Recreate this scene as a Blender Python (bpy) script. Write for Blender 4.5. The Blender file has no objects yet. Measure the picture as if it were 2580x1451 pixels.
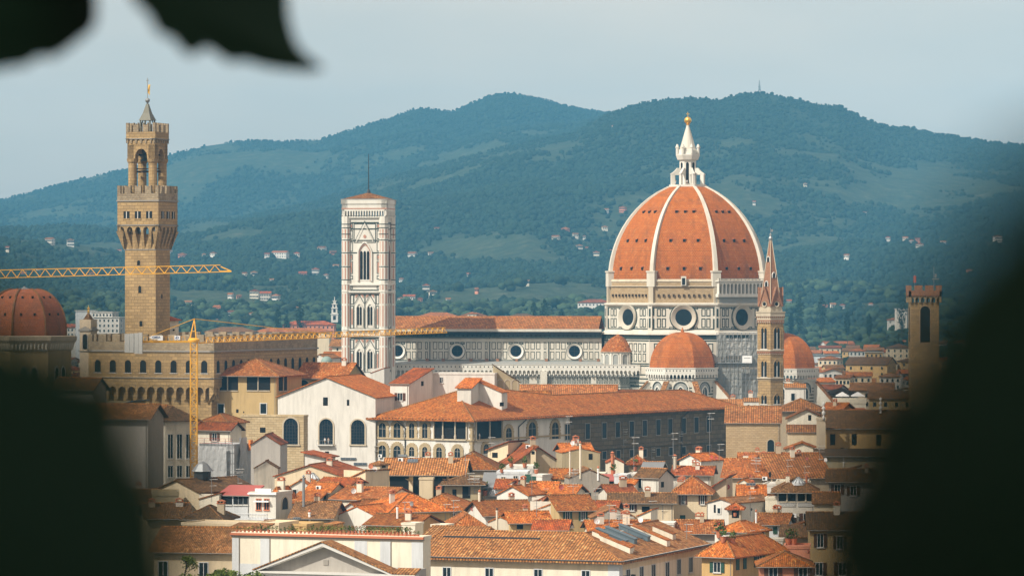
import bpy, math, random
import numpy as np
from mathutils import Vector, Matrix
sc = bpy.context.scene
# ------------------------------------------------------------------ camera, sky, sun, exposure
VEIL = (10.2, 7.9, 5.8, 1)
HAZE_D = 0.000077; HAZE_C = (0.17, 0.54, .86, 1)
W0, H0, F, ZC = 2580.0, 1451.0, 10000.0, 58.0
cam = bpy.data.objects.new('camera', bpy.data.cameras.new('camera'))
sc.collection.objects.link(cam); sc.camera = cam
cam.location = (0, 0, ZC); cam.rotation_euler = (math.radians(90), 0, 0)
cam.data.sensor_width = 36.0; cam.data.lens = 36.0 * F / W0
cam.data.clip_start = 0.05; cam.data.clip_end = 40000
cam.data.dof.use_dof = True; cam.data.dof.focus_distance = 1150.0
cam.data.dof.aperture_fstop = cam.data.lens / 20.0      # 20 mm pupil: leaves close to the lens melt away
SUN_EL = math.radians(43.0)
sx, sy = -0.77, -0.64
sun = bpy.data.objects.new('sun', bpy.data.lights.new('sun', 'SUN'))
sc.collection.objects.link(sun)
sun.data.energy = 5.0; sun.data.angle = math.radians(0.5); sun.data.color = (1.0, 0.945, 0.84)
sdir = Vector((sx * math.cos(SUN_EL), sy * math.cos(SUN_EL), math.sin(SUN_EL)))
sun.rotation_euler = sdir.to_track_quat('Z', 'Y').to_euler()
world = bpy.data.worlds.new('World'); sc.world = world; world.use_nodes = True
wn = world.node_tree; wn.nodes.clear()
_o = wn.nodes.new('ShaderNodeOutputWorld'); _b = wn.nodes.new('ShaderNodeBackground')
sky = wn.nodes.new('ShaderNodeTexSky'); sky.sky_type = 'NISHITA'; sky.sun_disc = False
sky.sun_elevation = SUN_EL; sky.sun_rotation = math.atan2(sx, sy) % (2 * math.pi)
sky.air_density = 1.0; sky.dust_density = 2.5; sky.ozone_density = 1.5; sky.altitude = 100
_m = wn.nodes.new('ShaderNodeMix'); _m.data_type = 'RGBA'; _m.blend_type = 'MULTIPLY'
_m.inputs[0].default_value = 1.0; _m.inputs[7].default_value = (0.88, 0.95, 1.0, 1)
wn.links.new(sky.outputs[0], _m.inputs[6]); _v = wn.nodes.new('ShaderNodeMix'); _v.data_type = 'RGBA'; _v.inputs[0].default_value = .5; _v.inputs[7].default_value = VEIL   # thin high veil of cloud
_t = wn.nodes.new('ShaderNodeTexCoord'); _q = wn.nodes.new('ShaderNodeMapping'); _q.inputs['Scale'].default_value = (7, 7, 26); _n = wn.nodes.new('ShaderNodeTexNoise'); _n.inputs['Scale'].default_value = 1.3; _n.inputs['Detail'].default_value = 5
wn.links.new(_t.outputs['Generated'], _q.inputs[0]); wn.links.new(_q.outputs[0], _n.inputs['Vector'])
_r = wn.nodes.new('ShaderNodeMapRange'); _r.inputs[1].default_value = .3; _r.inputs[2].default_value = .7; _r.inputs[3].default_value = .42; _r.inputs[4].default_value = .6; wn.links.new(_n.outputs[0], _r.inputs[0]); wn.links.new(_r.outputs[0], _v.inputs[0])
wn.links.new(_m.outputs[2], _v.inputs[6]); wn.links.new(_v.outputs[2], _b.inputs[0])
_b.inputs[1].default_value = 0.12
wn.links.new(_b.outputs[0], _o.inputs[0])
sc.view_settings.view_transform = 'Standard'; sc.view_settings.look = 'None'
sc.view_settings.gamma = 1.0; sc.view_settings.exposure = 0.2
sc.render.engine = 'CYCLES'
sc.cycles.use_denoising = True; sc.cycles.max_bounces = 6; sc.cycles.diffuse_bounces = 3
sc.cycles.volume_bounces = 0; sc.cycles.transparent_max_bounces = 24

# ------------------------------------------------------------------ helpers
COL = sc.collection
RNG = random.Random(7)
def P(u, v, Y):                        # a point of the place seen at photo pixel (u, v), Y metres out
    return Vector(((u - 1290.0) / F * Y, Y, ZC - (v - 725.5) / F * Y))
def Yz(v, z):                          # distance at which height z is seen on photo row v
    return (ZC - z) * F / (v - 725.5)

class MB:                              # collects faces, then links them as ONE mesh object
    def __init__(s, T=None): s.v = []; s.f = []; s.m = []; s.T = T
    def add(s, pts, faces, m=0):
        b = len(s.v); T = s.T
        s.v += [tuple(T(*p)) for p in pts] if T else [tuple(p) for p in pts]
        s.f += [tuple(b + i for i in f) for f in faces]; s.m += [m] * len(faces)
    def poly(s, pts, m=0): s.add(pts, [tuple(range(len(pts)))], m)
    def box(s, x0, x1, y0, y1, z0, z1, m=0):
        s.add([(x0,y0,z0),(x1,y0,z0),(x1,y1,z0),(x0,y1,z0),(x0,y0,z1),(x1,y0,z1),(x1,y1,z1),(x0,y1,z1)],
              [(0,3,2,1),(4,5,6,7),(0,1,5,4),(1,2,6,5),(2,3,7,6),(3,0,4,7)], m)
    def extr(s, pts, dx, m=0, cap=True):   # polygon pts extruded by vector dx
        n = len(pts); d = Vector(dx); q = [Vector(p) for p in pts]
        fs = [tuple(i for i in range(n)), tuple(2*n-1-i for i in range(n))] if cap else []
        fs += [(i, n+i, n+(i+1) % n, (i+1) % n) for i in range(n)]
        s.add([tuple(p) for p in q] + [tuple(p + d) for p in q], fs, m)
    def bar(s, a, b, w, m=0, n=4, w2=None):
        a = Vector(a); b = Vector(b); d = b - a
        if d.length < 1e-6: return
        d.normalize(); up = Vector((0,0,1)) if abs(d.z) < .95 else Vector((1,0,0))
        p = d.cross(up).normalized(); q = d.cross(p); w2 = w if w2 is None else w2
        pts = []; ph = math.pi/4 if n == 4 else 0; k = .7071 if n == 4 else .5
        for e, ww in ((a, w), (b, w2)):
            for i in range(n):
                t = ph + 2*math.pi*i/n; pts.append(tuple(e + (p*math.cos(t) + q*math.sin(t))*ww*k))
        s.add(pts, [tuple(range(n)), tuple(2*n-1-i for i in range(n))] + [(i, n+i, n+(i+1) % n, (i+1) % n) for i in range(n)], m)
    def lathe(s, prof, c=(0,0), n=8, m=0, ph=0.0, a0=0.0, a1=2*math.pi, caps=True):
        full = abs(a1-a0-2*math.pi) < 1e-6; k = n if full else n+1; pts = []
        for r, z in prof:
            for i in range(k):
                a = ph + a0 + (a1-a0)*i/n; pts.append((c[0]+r*math.cos(a), c[1]+r*math.sin(a), z))
        fs = []
        for j in range(len(prof)-1):
            for i in range(n):
                i2 = (i+1) % k if full else i+1
                fs.append((j*k+i, j*k+i2, (j+1)*k+i2, (j+1)*k+i))
        if caps and full: fs += [tuple(reversed(range(k))), tuple((len(prof)-1)*k+i for i in range(k))]
        s.add(pts, fs, m)
    def frame(s, a0, a1, b0, b1, w, c0, c1, m=0):   # rectangular outline standing on a face (x right, z up, y outward = c)
        s.box(a0, a1, c0, c1, b1-w, b1, m); s.box(a0, a1, c0, c1, b0, b0+w, m)
        s.box(a0, a0+w, c0, c1, b0+w, b1-w, m); s.box(a1-w, a1, c0, c1, b0+w, b1-w, m)
    def archpoly(s, cx, b0, w, h, c, pointed=False, m=0, n=10):
        s.poly([(x, c, z) for x, z in arch(cx, b0, w, h, pointed, n)], m)
    def archframe(s, cx, b0, w, h, t, c0, c1, pointed=False, m=0, n=10):
        i = arch(cx, b0, w, h, pointed, n)[1:-1] if False else arch(cx, b0, w, h, pointed, n)
        o = arch(cx, b0, w+2*t, h+t, pointed, n); k = len(i)
        for j in range(k-1):
            A, B, C_, D = i[j], i[j+1], o[j+1], o[j]
            s.add([(A[0],c1,A[1]),(B[0],c1,B[1]),(C_[0],c1,C_[1]),(D[0],c1,D[1]),(A[0],c0,A[1]),(B[0],c0,B[1]),(C_[0],c0,C_[1]),(D[0],c0,D[1])],
                  [(0,1,2,3),(0,4,5,1),(3,2,6,7)], m)
    def arcade(s, a0, a1, n, bb, bs, bt, pier, c0, c1, m=0, hs=1.0, k=6, back=None):
        Wd = (a1-a0)/n; r = (Wd-pier)/2
        for i in range(n):
            cx = a0 + Wd*(i+.5); cv = []
            for j in range(k+1):
                t = math.pi*j/k; cv.append((cx - r*math.cos(t), bs + r*hs*math.sin(t)))
            for j in range(k):
                A, B = cv[j], cv[j+1]
                s.add([(A[0],c1,A[1]),(B[0],c1,B[1]),(B[0],c1,bt),(A[0],c1,bt),(A[0],c0,A[1]),(B[0],c0,B[1])], [(0,1,2,3),(0,4,5,1)], m)
        for i in range(n+1):
            x0 = a0 + Wd*i - pier/2; x1 = x0 + pier
            if i == 0: x0 = a0
            if i == n: x1 = a1
            s.box(x0, x1, min(c0,c1), max(c0,c1), bb, bt, m)
        if back is not None: s.poly([(a0,c0,bb),(a1,c0,bb),(a1,c0,bt),(a0,c0,bt)], back)  # flat dark panel paints the shade behind the arches
    def ring(s, cx, cz, r0, r1, c0, c1, m=0, n=24):  # annulus, inner edge at depth c0, outer at c1
        pts = []
        for r, c in ((r0, c0), (r1, c1), (r1, 0.0)):
            for i in range(n):
                t = 2*math.pi*i/n; pts.append((cx+r*math.cos(t), c, cz+r*math.sin(t)))
        s.add(pts, [(i, (i+1) % n, n+(i+1) % n, n+i) for i in range(n)] + [(n+i, n+(i+1) % n, 2*n+(i+1) % n, 2*n+i) for i in range(n)], m)
    def disc(s, cx, cz, r, c, m=0, n=20):
        s.poly([(cx+r*math.cos(2*math.pi*i/n), c, cz+r*math.sin(2*math.pi*i/n)) for i in range(n)], m)
    def build(s, name, mats, parent=None, smooth=False, uv=True):
        me = bpy.data.meshes.new(name); me.from_pydata(s.v, [], s.f)
        if not isinstance(mats, (list, tuple)): mats = [mats]
        for m in mats: me.materials.append(MAT(m))
        me.polygons.foreach_set('material_index', s.m)
        if smooth: me.polygons.foreach_set('use_smooth', [True]*len(s.f))
        me.update()
        if uv and len(me.polygons): autouv(me)
        o = bpy.data.objects.new(name, me); COL.objects.link(o)
        if parent is not None: o.parent = parent
        return o
def autouv(me):                        # metres: u level along the face, v up its slope
    nl = len(me.loops); npoly = len(me.polygons)
    nor = np.empty(npoly*3, 'f'); me.polygons.foreach_get('normal', nor); nor = nor.reshape(-1, 3)
    tot = np.empty(npoly, 'i'); me.polygons.foreach_get('loop_total', tot)
    vi = np.empty(nl, 'i'); me.loops.foreach_get('vertex_index', vi)
    co = np.empty(len(me.vertices)*3, 'f'); me.vertices.foreach_get('co', co); co = co.reshape(-1, 3)
    t = np.stack([-nor[:,1], nor[:,0], np.zeros(npoly, 'f')], 1); L = np.linalg.norm(t, axis=1)
    bad = L < 1e-4; t[bad] = (1, 0, 0); L[bad] = 1; t /= L[:,None]; b = np.cross(nor, t)
    pi = np.repeat(np.arange(npoly), tot); p = co[vi]
    uv = np.stack([(p*t[pi]).sum(1), (p*b[pi]).sum(1)], 1).astype('f')
    me.uv_layers.new(name='UVMap').data.foreach_set('uv', uv.ravel())
def arch(cx, b0, w, h, pointed=False, n=10):
    r = w/2; pts = [(cx-r, b0)]; rise = r*(1.35 if pointed else 1.0); s = b0+h-rise
    for j in range(n+1):
        t = math.pi*j/n; x = -r*math.cos(t)
        z = rise*math.sin(t)**(0.85 if pointed else 1.0) if not pointed else rise*(1-abs(math.cos(t))**1.5)**.72
        pts.append((cx+x, s+z))
    return pts + [(cx+r, b0)]
def FT(p0, t, n):                      # (a, c, b) -> along t, outward n, up: y of MB calls is the outward distance
    p0 = Vector(p0); t = Vector(t).normalized(); n = Vector(n).normalized()
    return lambda a, c, b: (p0.x+t.x*a+n.x*c, p0.y+t.y*a+n.y*c, p0.z+b)
def tag(o, label, cat, group=None, kind=None):
    if label: o['label'] = label
    if cat: o['category'] = cat
    if group: o['group'] = group
    if kind: o['kind'] = kind
    return o
def thing(name, label, cat, loc=(0,0,0), rz=0.0, group=None):
    o = bpy.data.objects.new(name, None); COL.objects.link(o); o.empty_display_size = .1
    o.location = loc; o.rotation_euler = (0, 0, rz)
    return tag(o, label, cat, group)
def copy_tree(o, parent=None):
    c = o.copy(); COL.objects.link(c)
    if parent: c.parent = parent
    for ch in list(o.children): copy_tree(ch, c)
    return c

# ------------------------------------------------------------------ materials
_MC = {}
def MAT(k):
    if not isinstance(k, str): return k
    if k not in _MC: _MC[k] = MDEF[k]() if k in MDEF else None
    if _MC[k] is None: raise KeyError(k)
    return _MC[k]
class NT:
    def __init__(s, name, rough=.85, metal=0.0, spec=.3):
        s.mat = bpy.data.materials.new(name); s.mat.use_nodes = True; s.t = s.mat.node_tree
        s.p = s.t.nodes['Principled BSDF']; s.p.inputs['Roughness'].default_value = rough
        s.p.inputs['Metallic'].default_value = metal; s.p.inputs['Specular IOR Level'].default_value = spec
        s.c = s.n('ShaderNodeTexCoord')
    def n(s, ty, **kw):
        q = s.t.nodes.new(ty)
        for k, v in kw.items(): setattr(q, k, v)
        return q
    def l(s, a, b): s.t.links.new(a, b)
    def math(s, op, a, b=None, c=None, clamp=False):
        q = s.n('ShaderNodeMath', operation=op, use_clamp=clamp)
        for i, x in enumerate((a, b, c)):
            if x is None: continue
            if isinstance(x, (int, float)): q.inputs[i].default_value = x
            else: s.l(x, q.inputs[i])
        return q.outputs[0]
    def noise(s, scale, detail=4, vec=None, rough=.55, stretch=None, src='Object'):
        v = vec if vec is not None else s.c.outputs[src]
        if stretch:
            mp = s.n('ShaderNodeMapping'); mp.inputs['Scale'].default_value = stretch; s.l(v, mp.inputs[0]); v = mp.outputs[0]
        q = s.n('ShaderNodeTexNoise'); q.inputs['Scale'].default_value = scale; q.inputs['Detail'].default_value = detail
        q.inputs['Roughness'].default_value = rough; s.l(v, q.inputs['Vector']); return q.outputs[0]
    def ramp(s, fac, stops, interp='LINEAR'):
        q = s.n('ShaderNodeValToRGB'); q.color_ramp.interpolation = interp; e = q.color_ramp.elements
        while len(e) < len(stops): e.new(.5)
        for i, (p, c) in enumerate(stops):
            e[i].position = p; e[i].color = (*c, 1) if len(c) == 3 else c
        s.l(fac, q.inputs[0]); return q.outputs[0]
    def mix(s, fac, a, b, mode='MIX'):
        q = s.n('ShaderNodeMix', data_type='RGBA', blend_type=mode)
        for i, x in ((0, fac), (6, a), (7, b)):
            if isinstance(x, (int, float)): q.inputs[i].default_value = x
            elif isinstance(x, tuple): q.inputs[i].default_value = (*x, 1)
            else: s.l(x, q.inputs[i])
        return q.outputs[2]
    def color(s, c):
        if isinstance(c, tuple): s.p.inputs['Base Color'].default_value = (*c, 1)
        else: s.l(c, s.p.inputs['Base Color'])
    def bump(s, h, strength=.5, dist=.05):
        q = s.n('ShaderNodeBump'); q.inputs['Strength'].default_value = strength; q.inputs['Distance'].default_value = dist
        s.l(h, q.inputs['Height']); s.l(q.outputs[0], s.p.inputs['Normal'])
def mul(c, k): return tuple(x*k for x in c)
def m_roof(name, base, dark, light, p=.31, stripe=.5, mossy=.35):
    m = NT(name, .9); uv = m.c.outputs['UV']
    sp = m.n('ShaderNodeSeparateXYZ'); m.l(uv, sp.inputs[0])
    U = m.math('DIVIDE', sp.outputs[0], p); V = m.math('DIVIDE', sp.outputs[1], .45)
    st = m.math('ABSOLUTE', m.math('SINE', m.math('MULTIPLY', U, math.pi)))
    cb = m.n('ShaderNodeCombineXYZ'); m.l(m.math('FLOOR', U), cb.inputs[0]); m.l(m.math('FLOOR', m.math('ADD', V, m.math('MULTIPLY', m.math('FLOOR', U), .37))), cb.inputs[1])
    wn_ = m.n('ShaderNodeTexWhiteNoise', noise_dimensions='2D'); m.l(cb.outputs[0], wn_.inputs['Vector'])
    tile = m.ramp(wn_.outputs[0], [(0, mul(base, .45)), (.3, mul(base, .8)), (.55, base), (.88, mul(base, 1.2)), (1, light)])
    n1 = m.noise(.28, 6, rough=.7); n2 = m.noise(1.3, 5, rough=.7)
    t2 = m.mix(m.math('MULTIPLY', m.ramp(n1, [(.42, (0,0,0)), (.6, (1,1,1))]), min(1, mossy*1.6)), tile, mul(dark, .8))
    t3 = m.mix(m.math('MULTIPLY', m.ramp(n2, [(.5, (0,0,0)), (.75, (1,1,1))]), .35), t2, light)
    gap = m.math('MULTIPLY_ADD', st, stripe, 1-stripe)  # channels darkened in the colour: shade between the tiles plus dirt
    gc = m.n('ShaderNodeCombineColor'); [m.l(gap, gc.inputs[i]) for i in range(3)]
    oi = m.n('ShaderNodeObjectInfo'); vr = m.ramp(oi.outputs['Random'], [(0, (.50,.54,.56)), (.3, (.74,.77,.77)), (.65, (.97,.95,.92)), (1, (1.14,1.03,.92))])
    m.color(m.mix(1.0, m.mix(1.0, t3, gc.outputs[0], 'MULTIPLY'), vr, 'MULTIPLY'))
    row = m.math('FRACT', V)
    m.bump(m.math('ADD', st, m.math('MULTIPLY', row, .3)), .8, .12)
    return m.mat
def m_plaster(name, c, stain=.35, dirt=None, sc_=.5):
    m = NT(name, .92); dirt = dirt or mul(c, .55)
    n1 = m.noise(sc_, 6, stretch=(1, 1, .35)); n2 = m.noise(3.0, 4); n3 = m.noise(.12, 3)
    a = m.mix(m.math('MULTIPLY', m.ramp(n1, [(.45, (0,0,0)), (.75, (1,1,1))]), stain), c, dirt)
    b = m.mix(m.math('MULTIPLY', m.ramp(n2, [(.35, (0,0,0)), (.8, (1,1,1))]), .18), a, mul(c, .75))
    d = m.mix(m.math('MULTIPLY', m.ramp(n3, [(.35, (0,0,0)), (.65, (1,1,1))]), .2), b, mul(c, 1.12))
    oi = m.n('ShaderNodeObjectInfo'); vr = m.ramp(oi.outputs['Random'], [(0, (.86,.84,.80)), (.5, (.97,.96,.95)), (1, (1.05,1.03,1.0))])
    st = m.noise(.9, 5, stretch=(1,1,.12), rough=.7)
    d = m.mix(m.math('MULTIPLY', m.ramp(st, [(.47, (0,0,0)), (.68, (1,1,1))]), .42), d, dirt)
    m.color(m.mix(1.0, d, vr, 'MULTIPLY')); m.bump(n2, .3, .03); return m.mat
def m_stone(name, c, c2, bw=.9, bh=.42, mort=.02, rough_amt=.5):
    m = NT(name, .92); uv = m.c.outputs['UV']
    nz = m.n('ShaderNodeTexNoise'); nz.inputs['Scale'].default_value = .9; m.l(uv, nz.inputs['Vector'])
    mx = m.mix(.06, uv, nz.outputs['Color'])
    br = m.n('ShaderNodeTexBrick'); m.l(mx, br.inputs['Vector'])
    br.inputs['Color1'].default_value = (*c, 1); br.inputs['Color2'].default_value = (*c2, 1); br.inputs['Mortar'].default_value = (*mul(c2, .6), 1)
    br.inputs['Scale'].default_value = 1.0; br.inputs['Mortar Size'].default_value = mort
    br.inputs['Brick Width'].default_value = bw; br.inputs['Row Height'].default_value = bh
    n1 = m.noise(.25, 6, stretch=(1,1,.6)); n2 = m.noise(1.1, 6, rough=.75, stretch=(1,1,1.8))
    a = m.mix(m.math('MULTIPLY', m.ramp(n2, [(.35, (0,0,0)), (.7, (1,1,1))]), rough_amt), br.outputs[0], mul(c, .55))
    b = m.mix(m.math('MULTIPLY', m.ramp(n1, [(.4, (0,0,0)), (.7, (1,1,1))]), .35), a, mul(c2, 1.35))
    m.color(b); m.bump(m.math('ADD', n2, br.outputs['Fac']), .6, .08); return m.mat
def m_flat(name, c, rough=.6, metal=0.0, var=.25, spec=.3):
    m = NT(name, rough, metal, spec)
    m.color(m.mix(m.math('MULTIPLY', m.noise(1.3, 4), var*1.6), c, mul(c, .5))); return m.mat
def m_marble(name, c, stain=.3):
    m = NT(name, .6); n1 = m.noise(.35, 6, stretch=(1,1,.25)); n2 = m.noise(2.2, 3)
    a = m.mix(m.math('MULTIPLY', m.ramp(n1, [(.48, (0,0,0)), (.72, (1,1,1))]), stain), c, (.38, .30, .20))
    m.color(m.mix(m.math('MULTIPLY', n2, .22), a, mul(c, .6))); return m.mat
def m_brickdome(name, base, dark, light):
    m = NT(name, .88); uv = m.c.outputs['UV']; sp = m.n('ShaderNodeSeparateXYZ'); m.l(uv, sp.inputs[0])
    br = m.n('ShaderNodeTexBrick'); m.l(uv, br.inputs['Vector'])
    br.inputs['Color1'].default_value = (*base, 1); br.inputs['Color2'].default_value = (*mul(base, .82), 1); br.inputs['Mortar'].default_value = (*mul(dark, 1.0), 1)
    br.inputs['Scale'].default_value = 1.0; br.inputs['Mortar Size'].default_value = .055; br.inputs['Mortar Smooth'].default_value = .3
    br.inputs['Brick Width'].default_value = .8; br.inputs['Row Height'].default_value = .58
    n1 = m.noise(.35, 5, stretch=(1,1,.18)); n2 = m.noise(.9, 6, rough=.7); n3 = m.noise(.07, 3)
    a = m.mix(m.math('MULTIPLY', m.ramp(n1, [(.48, (0,0,0)), (.7, (1,1,1))]), .65), br.outputs[0], dark)
    b = m.mix(m.math('MULTIPLY', m.ramp(n2, [(.52, (0,0,0)), (.72, (1,1,1))]), .45), a, light)
    d = m.mix(m.math('MULTIPLY', m.ramp(n3, [(.4, (0,0,0)), (.6, (1,1,1))]), .22), b, mul(base, .7))
    m.color(d); m.bump(br.outputs['Fac'], .4, .05); return m.mat
def m_glass(name, c=(.012,.018,.022)):
    m = NT(name, .4, 0, .1); m.color(m.mix(m.noise(.8, 2), mul(c, .6), mul(c, 1.5))); return m.mat
def m_leaf(name, c, trans=0.0, var=.5):
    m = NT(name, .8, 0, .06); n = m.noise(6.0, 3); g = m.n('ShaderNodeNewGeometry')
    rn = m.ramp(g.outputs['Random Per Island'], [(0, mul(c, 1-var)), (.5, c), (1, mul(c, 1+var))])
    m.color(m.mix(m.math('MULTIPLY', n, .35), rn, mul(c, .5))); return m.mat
def m_net(name, c, alpha=.75, cell=2.0):
    m = NT(name, .8); uv = m.c.outputs['UV']; sp = m.n('ShaderNodeSeparateXYZ'); m.l(uv, sp.inputs[0])
    n1 = m.noise(.5, 4); m.color(m.mix(n1, c, mul(c, .6)))
    m.p.inputs['Alpha'].default_value = alpha; m.bump(m.noise(.45, 3), .6, .5); return m.mat
O1, O2, O3 = (.44,.132,.026), (.16,.060,.02), (.64,.34,.13)
MDEF = {
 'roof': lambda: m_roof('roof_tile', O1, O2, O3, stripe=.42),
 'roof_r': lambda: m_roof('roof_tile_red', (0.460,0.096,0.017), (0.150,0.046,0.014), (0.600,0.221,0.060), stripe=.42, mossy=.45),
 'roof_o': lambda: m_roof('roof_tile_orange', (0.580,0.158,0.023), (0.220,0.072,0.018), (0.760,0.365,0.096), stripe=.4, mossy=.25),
 'roof_b': lambda: m_roof('roof_tile_brown', (0.330,0.149,0.051), (0.130,0.067,0.027), (0.500,0.288,0.120), stripe=.4, mossy=.4),
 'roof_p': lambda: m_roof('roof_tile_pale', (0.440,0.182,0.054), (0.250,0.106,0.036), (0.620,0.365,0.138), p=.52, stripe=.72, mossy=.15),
 'roof_l': lambda: m_roof('roof_tile_long', (0.420,0.149,0.042), (0.160,0.072,0.027), (0.600,0.326,0.114), p=.55, stripe=.6, mossy=.3),
 'roof_d': lambda: m_roof('roof_tile_dark', (0.190,0.091,0.030), (0.090,0.053,0.021), (0.300,0.163,0.060), stripe=.4),
 'cotto': lambda: m_brickdome('dome_tile', (.47,.125,.016), (.15,.055,.02), (.62,.29,.09)),
 'cotto2': lambda: m_brickdome('dome_tile_red', (.40,.11,.038), (.17,.07,.035), (.52,.22,.11)),
 'white': lambda: m_plaster('plaster_white', (.66,.635,.575), .35),
 'white2': lambda: m_plaster('plaster_offwhite', (.62,.575,.49), .35),
 'wblue': lambda: m_plaster('plaster_bluish', (.60,.62,.63), .2),
 'cream': lambda: m_plaster('plaster_cream', (.68,.56,.38), .3),
 'cream2': lambda: m_plaster('plaster_pale_cream', (.72,.66,.53), .3),
 'yellow': lambda: m_plaster('plaster_yellow', (.60,.40,.17), .25),
 'ochre': lambda: m_plaster('plaster_ochre', (.50,.36,.17), .3),
 'beige': lambda: m_plaster('plaster_beige', (.50,.41,.29), .35),
 'grey': lambda: m_plaster('plaster_grey', (.42,.39,.35), .3),
 'stain': lambda: m_plaster('plaster_stained', (.36,.32,.26), .85, (.10,.095,.085), .3),
 'olive': lambda: m_plaster('plaster_olive', (.38,.31,.19), .35),
 'salmon': lambda: m_plaster('plaster_salmon', (.66,.27,.16), .2),
 'stone': lambda: m_stone('stone_tan', (.47,.315,.14), (.28,.185,.088), 1.5, .75, .05, .8),
 'stone_r': lambda: m_stone('stone_rubble', (.24,.175,.11), (.38,.30,.19), .8, .5, .05, .8),
 'stone_b': lambda: m_stone('stone_block', (.56,.44,.26), (.42,.31,.17), 1.3, .55, .04),
 'stone_d': lambda: m_stone('stone_dark', (.185,.140,.082), (.105,.080,.048), 2.2, 1.1, .07),
 'stone_p': lambda: m_plaster('stone_trim', (.50,.43,.32), .4),
 'pietra': lambda: m_plaster('stone_window_surround', (.42,.33,.20), .4),
 'brick': lambda: m_stone('brick_red', (.40,.20,.11), (.31,.15,.085), .5, .22, .03),
 'rough': lambda: m_stone('rough_masonry', (.47,.345,.20), (.36,.25,.135), .9, .4, .03, .5),
 'marble': lambda: m_marble('marble_white', (.60,.56,.47), .5),
 'marble_c': lambda: m_marble('marble_clean', (.68,.65,.57), .35),
 'marble_g': lambda: m_flat('marble_green_and_shadow', (.035,.05,.04), .5),  # inlay marble; also colours the painted shadow bands under cornices
 'marble_p': lambda: m_flat('marble_pink', (.50,.25,.17), .5),
 'marble_o': lambda: m_marble('marble_oculus', (.50,.45,.36), .5),
 'marble_s': lambda: m_marble('marble_grey', (.30,.31,.29), .3),
 'glass': lambda: m_glass('window_glass'),
 'glass_b': lambda: m_glass('window_glass_blue', (.007,.016,.026)),
 'dark': lambda: m_flat('dark_openings_and_shade', (.008,.008,.008), .9),  # black for openings; also paints shade behind arches and under the nave cornice
 'wood': lambda: m_flat('dark_wood', (.06,.035,.02), .7),
 'trim': lambda: m_flat('window_trim', (.62,.60,.55), .7),
 'trim_d': lambda: m_flat('stone_cornice', (.30,.27,.23), .8),
 'gs': lambda: m_flat('shutter_green', (.025,.075,.05), .6),
 'bs': lambda: m_flat('shutter_brown', (.10,.04,.02), .6),
 'gold': lambda: m_flat('gilded_copper', (.9,.55,.12), .3, .85, .1),
 'lead': lambda: m_flat('weathered_copper', (.23,.31,.27), .6),
 'metal': lambda: m_flat('grey_metal', (.30,.31,.31), .45, .5),
 'metal_d': lambda: m_flat('dark_metal', (.05,.05,.05), .5, .4),
 'metal_b': lambda: m_flat('bronze_roof', (.16,.15,.11), .6),
 'bronze': lambda: m_flat('bronze_bell', (.07,.08,.06), .5, .4),
 'crane': lambda: m_flat('crane_yellow', (.80,.42,.05), .5, 0, .12),
 'conc': lambda: m_flat('concrete', (.50,.50,.47), .8),
 'sheet': lambda: m_net('scaffold_sheet', (.50,.50,.49), .93),
 'net': lambda: m_net('scaffold_net', (.36,.355,.32), .8),
 'netw': lambda: m_net('scaffold_net_white', (.55,.54,.50), .62),
 'solar': lambda: m_flat('solar_panel', (.10,.13,.16), .25, .3),
 'blueg': lambda: m_flat('skylight_cover', (.11,.15,.17), .5),
 'red': lambda: m_flat('red_paint', (.48,.09,.05), .5),
 'whitep': lambda: m_flat('white_paint', (.80,.79,.76), .5, 0, .1),
 'blue': lambda: m_flat('blue_paint', (.03,.09,.25), .5),
 'dkred': lambda: m_flat('red_awning', (.40,.10,.08), .7),
 'terra': lambda: m_flat('terracotta', (.50,.17,.08), .8),
 'orange': lambda: m_flat('orange_paint', (.75,.22,.04), .6),
 'skin': lambda: m_flat('skin', (.45,.28,.2), .6),
 'cloth_w': lambda: m_flat('cloth_white', (.65,.63,.6), .8),
 'cloth_t': lambda: m_flat('cloth_tan', (.45,.34,.26), .8),
 'bark': lambda: m_flat('bark', (.07,.05,.035), .9),
 'leaf': lambda: m_leaf('leaf_green', (.075,.11,.025)),
 'leaf_d': lambda: m_leaf('leaf_dark', (.020,.038,.020)),
 'leaf_b': lambda: m_leaf('leaf_bush', (.13,.17,.035)),
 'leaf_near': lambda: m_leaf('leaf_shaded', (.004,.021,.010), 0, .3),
 'wood_near': lambda: m_leaf('belt_canopy', (.034,.052,.024), 0, .75),
 'wood_far': lambda: m_leaf('far_canopy', (.019,.034,.019), 0, .4),
}
# ------------------------------------------------------------------ terrain
_vn = {}
def vnoise(x, y, s, seed=0):
    g = _vn.setdefault(seed, np.random.RandomState(seed+11).rand(256, 256))
    x = np.asarray(x, float)/s + 5000; y = np.asarray(y, float)/s + 5000
    ix = np.floor(x).astype(int); iy = np.floor(y).astype(int); fx = x-ix; fy = y-iy
    fx = fx*fx*(3-2*fx); fy = fy*fy*(3-2*fy)
    a = g[ix % 256, iy % 256]; b = g[(ix+1) % 256, iy % 256]; c = g[ix % 256, (iy+1) % 256]; d = g[(ix+1) % 256, (iy+1) % 256]
    return (a*(1-fx)+b*fx)*(1-fy) + (c*(1-fx)+d*fx)*fy - .5
def fbm(x, y, s, n=4, seed=0): return sum(vnoise(x, y, s/2**i, seed+i)/2**i for i in range(n))
L3 = [(-900,640),(-300,560),(0,505),(75,486),(150,465),(235,444),(320,425),(375,404),(430,388),(520,365),(600,354),(640,352),(720,354),(805,351),(840,338),(885,325),(930,312),(1000,290),(1030,277),(1062,272),(1090,275),(1140,281),(1165,270),(1200,255),(1240,240),(1285,235),(1340,243),(1390,255),(1430,267),(1480,276),(1560,290),(1800,330),(2600,430),(3500,470)]
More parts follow.
